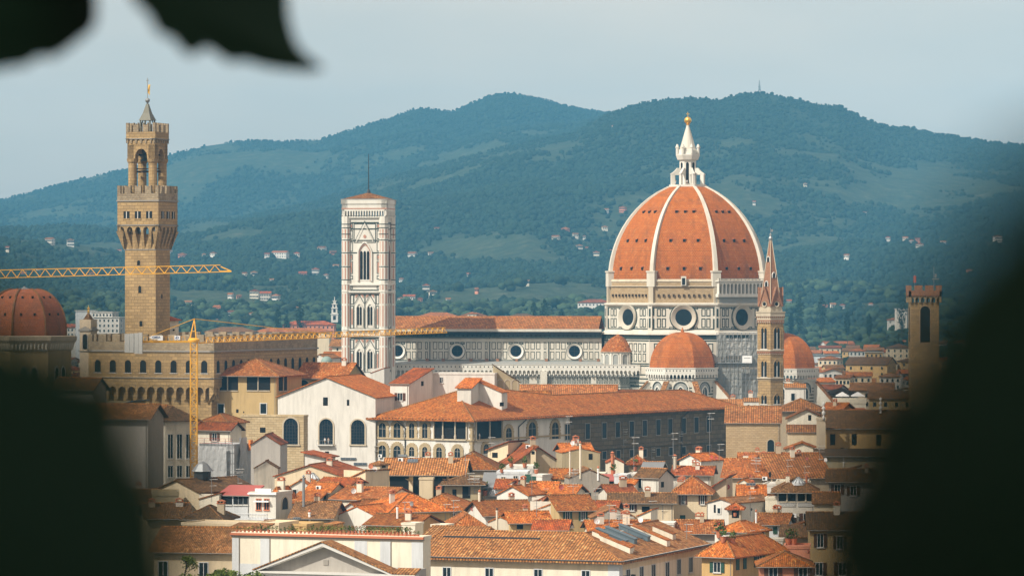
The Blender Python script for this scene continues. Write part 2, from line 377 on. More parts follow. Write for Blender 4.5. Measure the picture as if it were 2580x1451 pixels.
L2 = [(-900,640),(0,590),(300,565),(600,545),(800,505),(980,442),(1080,420),(1150,402),(1250,375),(1300,364),(1400,345),(1450,335),(1520,292),(1600,262),(1680,250),(1740,246),(1810,251),(1850,241),(1885,234),(1940,236),(1980,246),(2010,249),(2055,262),(2115,267),(2140,280),(2180,300),(2240,320),(2300,323),(2350,336),(2420,345),(2500,358),(2580,366),(2900,400),(3600,450)]
L1 = [(-900,650),(0,640),(150,628),(300,650),(450,662),(600,640),(760,632),(900,655),(1050,672),(1200,648),(1330,622),(1450,640),(1530,655),(1700,640),(1850,610),(2000,600),(2100,592),(2250,600),(2400,598),(2500,580),(2700,560),(3600,560)]
L0 = [(-900,810),(0,795),(200,790),(500,815),(800,820),(1000,812),(1300,806),(1500,800),(1700,815),(1950,812),(2050,826),(2200,838),(2400,830),(2700,800),(3600,800)]
def prof(L, u, Y):
    a = np.array(L, float); return ZC-(np.interp(u, a[:,0], a[:,1])-725.5)/F*Y
ROWS = [2300, 2700, 3300, 4500, 4950, 6500, 6950, 8600, 9300, 11200]
def hterr(x, y):
    x = np.asarray(x, float); y = np.asarray(y, float); u = 1290+x/np.maximum(y, 1)*F
    z1 = prof(L1, u, 4500); z2 = prof(L2, u, 6500); z3 = prof(L3, u, 8600)
    Z = [np.zeros_like(u), np.zeros_like(u)+.5, prof(L0, u, 3300), z1, z1+12, z2, z2-22, np.maximum(z3, z2*0+60), z3-60, z3-260]
    out = np.zeros_like(u)
    for i in range(len(ROWS)-1):
        t = np.clip((y-ROWS[i])/(ROWS[i+1]-ROWS[i]), 0, 1); k = (y >= ROWS[i]) & (y <= ROWS[i+1])
        out = np.where(k, Z[i]*(1-t)+Z[i+1]*t, out)
    out = np.where(y > ROWS[-1], Z[-1], out)
    damp = np.ones_like(u)
    for R in (6500, 8600): damp *= 1-.92*np.exp(-((y-R)/260.0)**2)
    amp = np.clip((y-2900)/1200, 0, 1)*damp
    out += amp*(fbm(x, y*.7, 620, 5, 3)*62 + fbm(x, y*.6, 210, 3, 9)*16)
    return np.maximum(out, -0.3)
FIELDS = [(1150,385,330,34,1),(700,400,260,42,.9),(250,430,200,20,.5),(560,590,190,34,1),(220,618,210,26,1),(120,540,160,20,.4),(1270,640,190,46,1),(1330,740,210,34,.9),(1480,600,130,40,.7),(1850,480,190,62,.8),
          (2000,640,130,36,.6),(2380,440,220,56,1),(2250,500,150,30,.8),(760,665,220,28,.7),(1000,560,60,16,.5),(1060,700,90,40,.6),(620,745,200,26,.6),(60,650,100,24,.8),(1640,300,150,18,.3),(2080,600,240,24,.4),(900,450,100,12,.5),(2200,380,160,16,.3),(1120,765,140,22,.6)]
def fieldmask(x, y):
    u = 1290+x/y*F; z = hterr(x, y); v = 725.5-(z-ZC)/y*F; m = np.zeros_like(u)
    for a, b, ru, rv, k in FIELDS: m = np.maximum(m, k*np.exp(-(((u-a)/ru)**2+((v-b)/rv)**2)*1.1))
    n = fbm(x, y*.6, 330, 5, 21)*1.2+fbm(x, y*.5, 70, 4, 33)*.95
    return np.clip((m+n-.36)*1.9, 0, 1)
# near ground with the terrace the photographer stands on
mb = MB(); gx = [-4300, -1500, -400, -120, -40, -12, 12, 40, 120, 400, 1500, 4300]; gy = [-350, -100, -30, 4, 60, 150, 300, 600, 1200, 2450]
def gz(x, y):
    d = max(0, y-4, abs(x)-40) if y < 320 else 400
    return max(0.0, 56.2*(1-min(1, d/290.0))**1.1)
mb.add([(x, y, gz(x, y)) for y in gy for x in gx], [(j*12+i, j*12+i+1, (j+1)*12+i+1, (j+1)*12+i) for j in range(len(gy)-1) for i in range(11)])
MDEF['ground'] = lambda: m_plaster('city_ground', (.14,.13,.11), .5)
tag(mb.build('ground', 'ground'), None, None, kind='structure')
def m_hill():
    m = NT('hillside', .95, 0, .1); a = m.n('ShaderNodeAttribute'); a.attribute_name = 'field'
    n = m.noise(.008, 6, rough=.65); n2 = m.noise(.05, 5, rough=.7)
    wood = m.ramp(n, [(.3, (.012,.022,.012)), (.55, (.019,.034,.018)), (.75, (.032,.048,.024))])
    fld = m.ramp(n2, [(.3, (.028,.042,.022)), (.48, (.048,.066,.034)), (.6, (.075,.088,.048)), (.72, (.14,.14,.09))])
    sx_ = m.n('ShaderNodeSeparateXYZ'); m.l(m.c.outputs['Object'], sx_.inputs[0])
    rows = m.math('MULTIPLY_ADD', m.math('SINE', m.math('MULTIPLY', m.math('ADD', sx_.outputs[1], m.math('MULTIPLY', n, 260)), .16)), .1, .92)
    gc = m.n('ShaderNodeCombineColor'); [m.l(rows, gc.inputs[i]) for i in range(3)]
    m.color(m.mix(m.math('MULTIPLY', a.outputs['Fac'], .75), wood, m.mix(1.0, fld, gc.outputs[0], 'MULTIPLY')))
    m.bump(n2, 1.0, 8.0); return m.mat
MDEF['hill'] = m_hill
us = np.arange(-700, 3301, 10.0); ys = np.concatenate([np.arange(2300, 5200, 22), np.arange(5200, 9400, 38), np.arange(9400, 11201, 200)])
U, Y = np.meshgrid(us, ys); X = (U-1290)/F*Y; Zt = hterr(X, Y); fm = fieldmask(X, Y)
nu = len(us); me = bpy.data.meshes.new('hills'); nv = U.size
me.vertices.add(nv); me.vertices.foreach_set('co', np.stack([X, Y, Zt], 2).astype('f').ravel())
I = np.arange(nv).reshape(U.shape); q = np.stack([I[:-1,:-1], I[:-1,1:], I[1:,1:], I[1:,:-1]], 2).reshape(-1, 4)
def fill(me, q):
    k = q.shape[1]; n = len(q); me.loops.add(n*k); me.polygons.add(n)
    me.loops.foreach_set('vertex_index', q.astype('i').ravel()); me.polygons.foreach_set('loop_start', (np.arange(n)*k).astype('i'))
    me.polygons.foreach_set('loop_total', np.full(n, k, 'i'))
fill(me, q); me.polygons.foreach_set('use_smooth', np.ones(len(q), bool))
at = me.attributes.new('field', 'FLOAT', 'POINT'); at.data.foreach_set('value', fm.astype('f').ravel())
me.update(); me.validate(); me.materials.append(MAT('hill'))
o = bpy.data.objects.new('hills', me); COL.objects.link(o); tag(o, None, None, kind='structure')
# ------------------------------------------------------------------ woods
def ico(sub):
    import bmesh
    bm = bmesh.new(); bmesh.ops.create_icosphere(bm, subdivisions=sub, radius=1)
    v = np.array([x.co[:] for x in bm.verts]); f = np.array([[q.index for q in p.verts] for p in bm.faces]); bm.free(); return v, f
def crowns(name, C, R, sub, mat, seed=1, jag=.28, squash=.85):
    v, f = ico(sub); rs = np.random.RandomState(seed); n = len(C); k = len(v)
    d = v[None]*(1+(rs.rand(n, k, 1)-.5)*2*jag); d = d*R[:,None,None]; d[:,:,2] *= squash if np.isscalar(squash) else squash[:,None]
    a = rs.rand(n)*6.28; c, s = np.cos(a)[:,None], np.sin(a)[:,None]
    dx = d[:,:,0]*c-d[:,:,1]*s; dy = d[:,:,0]*s+d[:,:,1]*c; d[:,:,0] = dx; d[:,:,1] = dy
    co = (d+C[:,None]).reshape(-1, 3); q = (f[None]+(np.arange(n)*k)[:,None,None]).reshape(-1, 3)
    me = bpy.data.meshes.new(name); me.vertices.add(len(co)); me.vertices.foreach_set('co', co.astype('f').ravel()); fill(me, q)
    me.update(); me.materials.append(MAT(mat)); o = bpy.data.objects.new(name, me); COL.objects.link(o); return o
rs = np.random.RandomState(5); N = 330000
y = 3250 + (9000-3250)*rs.rand(N)**1.15; u = -420+rs.rand(N)*3400; x = (u-1290)/F*y
f_ = fieldmask(x, y); z = hterr(x, y)
slope = (hterr(x, y+20)-hterr(x, y-20))/40 - (z-ZC)/y
keep = (rs.rand(N)*.92+.04 > f_*.99) & (slope > -.02); x, y, z = x[keep][:140000], y[keep][:140000], z[keep][:140000]
R = (1.9+rs.rand(len(x))**2*3.2)*(.75+y/9000*.5); nearR = np.minimum(np.abs(y-6500), np.abs(y-8600)); R *= np.where(nearR < 300, .62, 1)
sq = np.where(rs.rand(len(x)) < .12, 1.9, .95)
tag(crowns('woods', np.stack([x, y, z+R*.3], 1), R*np.where(sq > 1, .55, 1), 1, 'wood_far', 2, .22, sq), 'dense woods and scattered trees covering the far blue hillsides', 'woods', kind='stuff')
# belt of larger trees on the plain behind the nave and to the right of the brick spire
def in_belt(u, v):
    return (((u > 985) & (u < 1530) & (v > 752)) | ((u > 1930) & (u < 2420) & (v > 700)) | ((u > 440) & (u < 870) & (v > 760)) | ((u > 150) & (u < 320) & (v > 740)))
pts = []
for i in range(9000):
    Y_ = 2650+rs.rand()*1300; u_ = rs.rand()*2750-100; x_ = (u_-1290)/F*Y_; z_ = float(hterr(x_, Y_)); v_ = 725.5-(z_-ZC)/Y_*F
    dens = .75 if (in_belt(u_, v_-20) and vnoise(x_, Y_, 90, 77) > -.18) else .02
    if rs.rand() < dens*.42: pts.append((x_, Y_, z_))
pts = np.array(pts); n = len(pts); cc = []; rr = []
for j in range(5):
    r = 2.3+rs.rand(n)*3.0; cc.append(pts+np.stack([rs.randn(n)*2.6, rs.randn(n)*2.6, 3.2+rs.rand(n)*5.5], 1)); rr.append(r)
tag(crowns('tree_belt', np.concatenate(cc), np.concatenate(rr), 2, 'wood_near', 3, .2, .8), 'dark belt of round trees on the plain below the hills', 'tree belt', kind='stuff')
# ------------------------------------------------------------------ trees one can tell apart
def leafblob(mb, c, r, rz, n, size, rnd, m=0):
    for _ in range(n):
        a = rnd.random()*6.283; b = math.acos(2*rnd.random()-1); k = rnd.random()**.35
        p = Vector((c[0]+r*k*math.sin(b)*math.cos(a), c[1]+r*k*math.sin(b)*math.sin(a), c[2]+rz*k*math.cos(b)))
        s = size*(.6+.8*rnd.random()); t = Vector((rnd.gauss(0,1), rnd.gauss(0,1), rnd.gauss(0,.7))).normalized(); w = t.cross(Vector((rnd.gauss(0,1), rnd.gauss(0,1), rnd.gauss(0,1)))).normalized()
        mb.add([tuple(p-t*s), tuple(p+w*s*.5), tuple(p+t*s), tuple(p-w*s*.5)], [(0,1,2,3)], m)
def cypress(u, v, h, Y, label, wide=.13):
    p = P(u, v, Y); t = thing('cypress_tree', label, 'tree', (p.x, Y, p.z), group='dark cypresses on the plain below the hills')
    mb = MB(); mb.bar((0,0,-6), (0,0,h*.9), .5, 0, 6, .1); mb.build('trunk', 'bark', t, uv=False)
    mb = MB(); r_ = random.Random(int(u)); k = 9
    for i in range(k):
        z_ = h*(.10+.84*i/(k-1)); r = h*wide*math.sin(math.pi*min(1, .22+.76*(1-i/(k-1))*.8))*(1 if i < k-1 else .5)
        leafblob(mb, (0,0,z_), r, h*.09, 70, .75, r_)
    mb.build('crown', 'leaf_d', t, uv=False)
CYP = [(1345,838,19,'broad dark cypress left of the slimmer one behind the nave roof'),(1372,838,21,'slim tall dark cypress standing alone behind the middle of the nave roof'),(1415,838,15,'low dark cypress right of the slim tall one behind the nave roof'),
 (1222,838,14,'short dark cypress behind the nave roof, nearest the flat grey-roofed house'),(700,845,17,'dark cypress left of the white bell tower on the plain'),(756,842,20,'tall cypress pair member just left of the long pink-roofed building'),
 (722,848,13,'smallest cypress in the row behind the crane jib'),(485,838,17,'cypress just behind the peak of the yellow crane mast'),(2015,836,22,'tall pointed cypress just right of the brick spire'),(2070,836,23,'cypress above the pale-leaved grove right of the spire'),
 (2135,845,15,'cypress between the pale grove and the white tower villa'),(2272,830,24,'tallest cypress, directly behind the little white tower villa'),(1993,842,13,'small cypress touching the brick spire at gable height'),(2190,846,14,'dark cypress halfway between the grove and the white tower villa')]
for u_, v_, h_, lb in CYP: cypress(u_, v_, h_*1.15, 2900, lb, .15)
# ------------------------------------------------------------------ haze: even air round the whole scene
mb = MB(); mb.box(-4400, 4400, -380, 11300, -1.3, 620)
hz = mb.build('haze', 'ground', uv=False); hz.data.materials.clear()
hm = bpy.data.materials.new('haze'); hm.use_nodes = True; hm.node_tree.nodes.clear()
_o = hm.node_tree.nodes.new('ShaderNodeOutputMaterial'); _v = hm.node_tree.nodes.new('ShaderNodeVolumePrincipled')
_v.inputs['Density'].default_value = HAZE_D; _v.inputs['Color'].default_value = HAZE_C; _v.inputs['Anisotropy'].default_value = -.3
hm.node_tree.links.new(_v.outputs[0], _o.inputs['Volume']); hz.data.materials.append(hm)
tag(hz, None, None, kind='stuff')
# ------------------------------------------------------------------ leaves close to the lens, with a tree overhead added to shade them
def leaf_mesh(mb, T, L, Wd, rnd, teeth=9, curl=.12, thick=.0006):
    # one serrated leaf: base at origin, tip along +x, midrib, two halves folded a little, real thickness
    n = teeth*2; up = []; 
    for i in range(n+1):
        t = i/n; w = Wd*math.sin(math.pi*min(1, t**.75))**.75*(1+.10*(1 if i % 2 else -1)); up.append((t*L, w, curl*L*(t-.5)**2 - .06*w))
    for sgn in (1, -1):
        for i in range(n):
            a, b = up[i], up[i+1]
            q = [(a[0],0,curl*L*(a[0]/L-.5)**2),(b[0],0,curl*L*(b[0]/L-.5)**2),(b[0],sgn*b[1],b[2]),(a[0],sgn*a[1],a[2])]
            qq = q+[(x_, y_, z_-thick) for x_, y_, z_ in q]
            mb.add([T(p) for p in qq], [(0,1,2,3),(7,6,5,4),(0,4,5,1),(2,6,7,3)])
def near_leaf(parent, base, tip, up, width, rnd, **kw):
    base = Vector(base); tip = Vector(tip); x_ = (tip-base); L = x_.length; x_.normalize(); z_ = (Vector(up)-x_*Vector(up).dot(x_)).normalized(); y_ = z_.cross(x_)
    mb = MB(); leaf_mesh(mb, lambda p: tuple(base+x_*p[0]+y_*p[1]+z_*p[2]), L, width, rnd, **kw)
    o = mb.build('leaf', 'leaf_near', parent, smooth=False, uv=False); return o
tree = thing('shade_tree', 'dark out-of-focus tree whose leaves hang close before the view, its unseen crown added for shade', 'tree', (-1.6, -1.2, 56.2))
tl = Vector(tree.location)
mb = MB(); mb.bar((0,0,-.3), (0,0,3.2), .34, 0, 10, .22); mb.build('trunk', 'bark', tree)
br = MB(); rt = random.Random(3)
for e in ((.9,1.6,3.9),(1.5,2.4,3.3),(-.8,1.2,4.4),(-1.2,-.6,4.2),(.6,-.9,4.3),(1.9,.9,3.6),(.8,3.4,3.4)): br.bar((0,0,2.6), e, .12, 0, 6, .04)
br.build('branch', 'bark', tree)
cr = MB()
for i in range(150):
    a = rt.random()*6.283; r = 2.9*rt.random()**.5; c = (-.9+r*math.cos(a), 1.0+r*math.sin(a)*1.1, 3.9+.5*rt.gauss(0,1)*.6)
    leafblob(cr, (c[0], c[1], max(3.15, c[2])), .5, .3, 60, .10, rt)
cr.build('crown', 'leaf_near', tree, uv=False)  # unseen crown added toward the sun to shade the near leaves
def LP(u, v, d): return P(u, v, d)-tl
# two hanging leaves at the top left, then the big leaves that fill both lower corners
tw = MB(); tw.bar(LP(-60,-260,3.2), LP(560,-200,3.4), .012, 0, 6); tw.bar(LP(560,-200,3.4), (1.5,2.4,3.3), .014, 0, 6, .03); tw.bar(LP(-60,-260,3.2), (.9,1.6,3.9), .012, 0, 6, .03)
tw.build('twig', 'bark', tree)
def outline_leaf(pts, d, thick=.0015, bend=.02, tilt=0.0, jag=0):  # a real curved leaf blade with the drooping outline of the one in the picture
    if jag:
        rj = random.Random(len(pts)); q2 = []
        for i in range(len(pts)):
            (ua, va), (ub, vb) = pts[i], pts[(i+1) % len(pts)]; L = math.hypot(ub-ua, vb-va); k = max(1, int(L/45))
            for j in range(k): t = j/k; e = rj.uniform(-1, 1)*jag*(1 if L < 260 else .3); q2.append((ua+(ub-ua)*t+(vb-va)/L*e, va+(vb-va)*t-(ub-ua)/L*e))
        pts = q2
    mb = MB(); n = len(pts); c = [sum(p[i] for p in pts)/n for i in (0, 1)]
    f = []; bk = []
    for u_, v_ in pts:
        dd = d+tilt*(u_-c[0])/400; f.append(tuple(LP(u_, v_, dd))); bk.append(tuple(LP(u_, v_, dd+thick)))
    cp = tuple(LP(c[0], c[1], d-bend)); cb = tuple(LP(c[0], c[1], d-bend+thick))
    mb.add(f+bk+[cp, cb], [(i, (i+1) % n, 2*n) for i in range(n)]+[(n+(i+1) % n, n+i, 2*n+1) for i in range(n)]+[(i, n+i, n+(i+1) % n, (i+1) % n) for i in range(n)])
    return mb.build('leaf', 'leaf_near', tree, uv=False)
outline_leaf([(-330,-160),(-120,-330),(120,-260),(238,-120),(246,30),(242,62),(226,84),(206,98),(188,112),(162,132),(132,148),(112,146),(92,148),(66,168),(35,170),(0,178),(-60,185),(-140,130),(-210,100),(-280,20)], 3.1, tilt=.3)
outline_leaf([(310,-150),(420,-330),(600,-300),(700,-180),(722,-60),(726,0),(728,40),(738,84),(752,118),(776,142),(818,172),(790,182),(740,180),(690,174),(650,166),(620,155),(600,158),(574,158),(556,145),(538,132),(520,122),(506,130),(488,142),(468,138),(450,118),(432,98),(408,90),(390,78),(380,50),(366,32),(346,16),(322,-20),(318,-80)], 3.3, tilt=.35)
outline_leaf([(-700,560),(-300,640),(-60,700),(100,765),(235,835),(340,910),(420,1000),(450,1090),(475,1180),(495,1280),(505,1390),(515,1520),(480,1720),(300,1900),(0,2050),(-400,2000),(-760,1700),(-860,1200)], .52, jag=42, bend=.01, tilt=.05)
outline_leaf([(3300,250),(3000,300),(2720,350),(2540,430),(2430,530),(2370,640),(2320,750),(2235,850),(2155,935),(2085,1040),(2050,1140),(2015,1240),(1990,1340),(1985,1450),(2010,1600),(2260,1760),(2500,1950),(2900,1990),(3300,1800),(3600,1300),(3560,700)], .48, jag=42, bend=.01, tilt=-.05)
tw = MB(); tw.bar(LP(-500,2000,.62), LP(-900,2600,.75), .004, 0, 6); tw.bar(LP(3000,1950,.58), LP(3300,2500,.7), .004, 0, 6); tw.bar(LP(-900,2600,.75), (.5,1.0,.2), .006, 0, 6, .02); tw.bar(LP(3300,2500,.7), (1.9,.2,-.02), .006, 0, 6, .02)
tw.build('twig', 'bark', tree)
# ------------------------------------------------------------------ cathedral
YD = 1400.0; K = YD/F
def zc(v, Y=YD): return ZC-(v-725.5)/F*Y
CR = math.radians(-5.5)
cath = thing('cathedral', 'huge marble cathedral with a white-ribbed red tile dome above a long striped nave', 'cathedral', ((1733-1290)*K, YD, 0), CR)
def lx(u): return (u-1733)*K
A8 = [math.radians(22.5+45*k) for k in range(8)]
RB = 205*K; ZS = zc(708)
def prof_dome(n=16, R=205.0, rho=258.0, H=238.0):
    out = []
    for i in range(n+1):
        h = H*i/n; out.append(((math.sqrt(max(0, rho*rho-h*h))-(rho-R))*K, ZS+h*K))
    return out
DP = prof_dome()
dome = MB(); dome.lathe(DP, n=8, ph=A8[0], caps=False)
dm = dome.build('dome', 'cotto', cath)
for k, a in enumerate(A8):
    rb = MB(); ca, sa = math.cos(a), math.sin(a); w = .98
    pr = [(DP[0][0]+.1, ZS-1.5)] + DP
    for i in range(len(pr)-1):
        (r0, z0), (r1, z1) = pr[i], pr[i+1]; w0 = w*(1-.45*i/len(pr)); w1 = w*(1-.45*(i+1)/len(pr)); e = .8
        def q(r, z, s): return (r*ca-s*sa, r*sa+s*ca, z)
        rb.add([q(r0-.8,z0,-w0),q(r0+e,z0,-w0*.75),q(r0+e,z0,w0*.75),q(r0-.8,z0,w0),q(r1-.8,z1,-w1),q(r1+e,z1,-w1*.75),q(r1+e,z1,w1*.75),q(r1-.8,z1,w1)],
               [(0,1,5,4),(1,2,6,5),(2,3,7,6)])
    rb.build('rib', 'marble', dm)
    # pier at the foot of each rib
    pm = MB(FT((0,0,0), (-sa,ca,0), (ca,sa,0))); pm.box(-1.5,1.5,RB-1.5,RB+1.3,ZS-2,ZS+3.0,0); pm.box(-1.7,1.7,RB-1.5,RB+1.5,ZS+3.0,ZS+3.5,0); pm.build('pier', 'marble', cath)
def octface(k, R, z0):   # face k normal angle
    a = math.radians(45*k); ap = R*math.cos(math.radians(22.5)); n = (math.cos(a), math.sin(a), 0); t = (-math.sin(a), math.cos(a), 0)
    return FT((ap*n[0], ap*n[1], z0), t, n), 2*R*math.sin(math.radians(22.5))
# round holes in the tile dome
for k in (5, 6, 7, 0):
    a = math.radians(45*k)
    for frac, sp in ((.13, .26), (.42, .24), (.72, .2)):
        i = frac*16; j = int(i); r = DP[j][0]+(DP[j+1][0]-DP[j][0])*(i-j); z = DP[j][1]+(DP[j+1][1]-DP[j][1])*(i-j); ap = r*math.cos(math.radians(22.5)); W_ = 2*r*math.sin(math.radians(22.5))
        for s in (-1, 0, 1):
            T = FT((ap*math.cos(a), ap*math.sin(a), z), (-math.sin(a), math.cos(a), 0), (math.cos(a), math.sin(a), 0))
            h = MB(T); x = s*sp*W_; h.box(x-.45, x+.45, -.8, .28, -.55, .5, 0); h.box(x-.6, x+.6, -.8, .45, .5, .72, 1); h.build('porthole', ['dark', 'terra'], dm)
# drum
ZD1, ZD2, ZD3 = zc(708), zc(766), zc(838)
RD = 210*K; RD2 = 216*K
dr = MB(); dr.lathe([(RD, ZD2-1), (RD, ZD1+.2)], n=8, ph=A8[0], caps=False)
dr.build('upper_drum', 'rough', cath)
dr = MB(); dr.lathe([(RB+.6, ZD1+.6), (RB+1.0, ZD1-.2), (RB+.4, ZD1-1.0)], n=8, ph=A8[0], caps=False); dr.build('dome_cornice', 'stone_p', cath)
dr = MB(); dr.lathe([(RD2, ZD3-1), (RD2, ZD2)], n=8, ph=A8[0]); dr.lathe([(RD2+.1, ZD2-.9), (RD2+.9, ZD2-.2), (RD2+.9, ZD2+.3), (RD, ZD2+.6)], n=8, ph=A8[0], caps=False)
dr.lathe([(RD2+.1, ZD3+1.2), (RD2+1.6, ZD3+.3), (RD2+1.8, ZD3-.4), (RD2+.5, ZD3-.6)], n=8, ph=A8[0], caps=False); dr.lathe([(RD2+1.0, ZD3-.6), (RD2+1.0, ZD3-1.9)], n=8, ph=A8[0], m=1, caps=False)  # last dark strip paints the shadow line below the cornice
drum = dr.build('drum', ['marble', 'marble_g'], cath)
for k in (4, 5, 6, 7, 0):
    T, W_ = octface(k, RD2, 0); zoc = zc(798); f = MB(T); m = MB(T)
    oc = MB(T); oc.ring(0, zoc, 2.85, 4.3, .1, .9, 0, 28); oc.ring(0, zoc, 4.3, 4.5, .9, .5, 0, 28); oc.ring(0, zoc, 4.5, 4.9, .1, .1, 1, 28); oc.build('oculus', ['marble_o', 'marble_g'], drum)
    gl = MB(T); gl.disc(0, zoc, 2.95, .12); gl.build('oculus_glass', 'glass', drum)
    for sgn in (-1, 1):
        for j, off in enumerate((6.3, 8.0) if W_ > 20 else (6.3,)):
            for z0, z1 in ((ZD3+2.0, zoc-.35), (zoc+.35, ZD2-1.5)):
                x = sgn*(off+.55); m.frame(x-.72, x+.72, z0, z1, .31, 0, .06, 0)
        x = sgn*4.9
        m.frame(min(x, x-sgn*1.5)-.1, max(x, x-sgn*1.5), zoc+3.9, ZD2-1.5, .27, 0, .06); m.frame(min(x, x-sgn*1.5)-.1, max(x, x-sgn*1.5), ZD3+2, zoc-3.9, .27, 0, .06)
        x = sgn*(W_/2-1.1)
        for z0, z1 in ((ZD3+1.8, zoc-.5), (zoc+.5, ZD2-1.3)): m.box(x-.35, x+.35, 0, .07, z0, z1, 0)
    m.box(-W_/2+.1, W_/2-.1, 0, .05, ZD2-1.35, ZD2-1.0, 0); m.box(-W_/2+.1, W_/2-.1, 0, .05, ZD3+1.4, ZD3+1.75, 0)
    m.build('marble_inlay', 'marble_g', drum)
    if k in (5, 6, 4):   # unfinished masonry band with rows of put-log stubs
        b = MB(FT(*(lambda a, ap: ((ap*math.cos(a), ap*math.sin(a), 0), (-math.sin(a), math.cos(a), 0), (math.cos(a), math.sin(a), 0)))(math.radians(45*k), RD*math.cos(math.radians(22.5)))))
        for i in range(11): x = (i-5)*1.75; b.box(x-.3, x+.3, 0, .55, zc(744)-.45, zc(744)+.45, 0)
        b.box(-W_/2+2, W_/2-2, 0, .5, zc(722), zc(720), 1); b.box(-W_/2+.5, W_/2-.5, 0, .35, zc(764), zc(762), 1)
        b.build('stone_stubs', ['wood', 'stone_p'], cath)
    if k == 6:
        b = MB(octface(6, RD+.2, 0)[0]); b.box(-.9,.9,0,1.0,ZD1-1.6,ZD1+1.6,0); b.box(-.55,.55,1.0,1.05,ZD1-1.4,ZD1+1.0,1); b.build('door', ['marble', 'dark'], cath)
# finished white gallery on the sunny right face
T, W_ = octface(7, RD, 0); g = MB(T); g.box(-W_/2-.6, W_/2+.6, 0, 1.7, zc(748), zc(740), 0)
g.arcade(-W_/2-.2, W_/2+.2, 13, zc(740), zc(719), zc(710), .62, .5, 1.6, 0, 1.0, 6, back=1); g.box(-W_/2-.8, W_/2+.8, 0, 2.0, zc(710), zc(707.5), 0)
g.frame(-W_/2-.6, W_/2+.6, zc(707.5), zc(702), .22, 1.4, 1.8, 0); g.box(-W_/2-.4, W_/2+.4, 0, .5, ZD2, zc(748), 2)
for i in range(14): x = -W_/2+i*W_/13; g.box(x-.1, x+.1, 1.4, 1.8, zc(707.5), zc(702), 0)
g.build('gallery', ['marble_c', 'dark', 'marble_s'], cath)
# corner strips of drum
for a in A8[3:]:
    c = MB(FT((0,0,0), (-math.sin(a), math.cos(a), 0), (math.cos(a), math.sin(a), 0)))
    c.box(-.8,.8,RD2-1.2,RD2+.35,ZD3,ZD2,0); c.box(-.35,.35,RD2+.3,RD2+.4,ZD3+2,zc(800),2); c.box(-.35,.35,RD2+.3,RD2+.4,zc(796),ZD2-1.5,2); c.box(-.9,.9,RD-1.2,RD+.5,ZD2,ZD1,1); c.build('corner_pier', ['marble', 'stone_p', 'marble_g'], drum)
# lantern
ZL = zc(470); lan = MB(); lan.lathe([(47*K, ZL-1.2), (50*K, ZL-.2), (50*K, ZL+.5), (10, ZL+.5)][:3]+[(.1, ZL+.5)], n=8, ph=A8[0], caps=False)
lantern = lan.build('lantern', 'marble_c', cath)
l = MB(); l.lathe([(3.1, ZL+.4), (3.1, zc(405))], n=8, ph=A8[0]); l.lathe([(3.1, zc(405)), (3.9, zc(403)), (4.5, zc(392)), (4.5, zc(390)), (3.6, zc(389)), (3.5, zc(378)), (2.7, zc(376))], n=8, ph=A8[0]); l.build('lantern_body', 'marble_c', lantern)
for k in range(8):
    T, W_ = octface(k, 3.12, 0); w = MB(T); w.archpoly(0, ZL+1.0, 1.0, zc(410)-ZL-1.0, .05); w.build('lantern_window', 'dark', lantern)
    a = A8[k]; b = MB(FT((0,0,0), (-math.sin(a), math.cos(a), 0), (math.cos(a), math.sin(a), 0)))
    def side(pts, w_): b.add([(s_, r, z) for s_ in (-w_, w_) for r, z in pts], [tuple(range(len(pts))), tuple(reversed(range(len(pts), 2*len(pts))))]+[(i, (i+1) % len(pts), len(pts)+(i+1) % len(pts), len(pts)+i) for i in range(len(pts))])
    side([(5.0, ZL+.4), (6.3, ZL+.4), (6.3, zc(441)), (5.0, zc(438))], .38); side([(2.9, zc(441)), (6.4, zc(441)), (6.5, zc(439)), (5.4, zc(434)), (4.6, zc(429)), (4.0, zc(424)), (2.9, zc(424))], .38)
    b.lathe([(.1, 0)], n=4) if False else None
    b.build('buttress', 'marble_c', lantern)
    p = MB(); c_, s_ = math.cos(a)*4.0, math.sin(a)*4.0; p.lathe([(.45, zc(389)), (.45, zc(374)), (.65, zc(373)), (.5, zc(369)), (.15, zc(364))], (c_, s_), 6); p.build('pinnacle', 'marble_c', lantern)
l = MB(); l.lathe([(2.95, zc(377)), (2.2, zc(360)), (1.2, zc(335)), (.5, zc(318)), (.55, zc(315))], n=16); l.build('cone', 'marble', lantern)
l = MB(); l.lathe([(.5, zc(316)), (.75, zc(314)), (.35, zc(312))]+[(1.28*math.sin(math.pi*(1-i/10.))+.02, zc(304)+1.28*math.cos(math.pi*(1-i/10.))) for i in range(1, 11)], n=16); l.bar((0,0,zc(297)), (0,0,zc(283)), .2); l.bar((-.6,0,zc(288)), (.6,0,zc(288)), .2); l.build('gilded_ball', 'gold', lantern, smooth=False)
# lower octagon
ZO = zc(838); RO = 222*K
lo = MB(); lo.lathe([(RO, 0), (RO, ZO-.6)], n=8, ph=A8[0]); lower = lo.build('lower_octagon', 'marble', cath)
for k in (5, 6, 7):
    T, W_ = octface(k, RO, 0); m = MB(T)
    for i in range(-4, 5):
        x = i*2.35
        if abs(x) > W_/2-1.4: continue
        for z0, z1 in ((zc(884), zc(862)), (zc(908), zc(887))): m.frame(x-.85, x+.85, z0, z1, .31, 0, .06)
    for vv in (846, 851, 856, 913, 918, 940, 950, 960, 968, 980): m.box(-W_/2+.1, W_/2-.1, 0, .05, zc(vv)-.22, zc(vv)+.22, 0)
    m.build('marble_inlay', 'marble_g', lower)
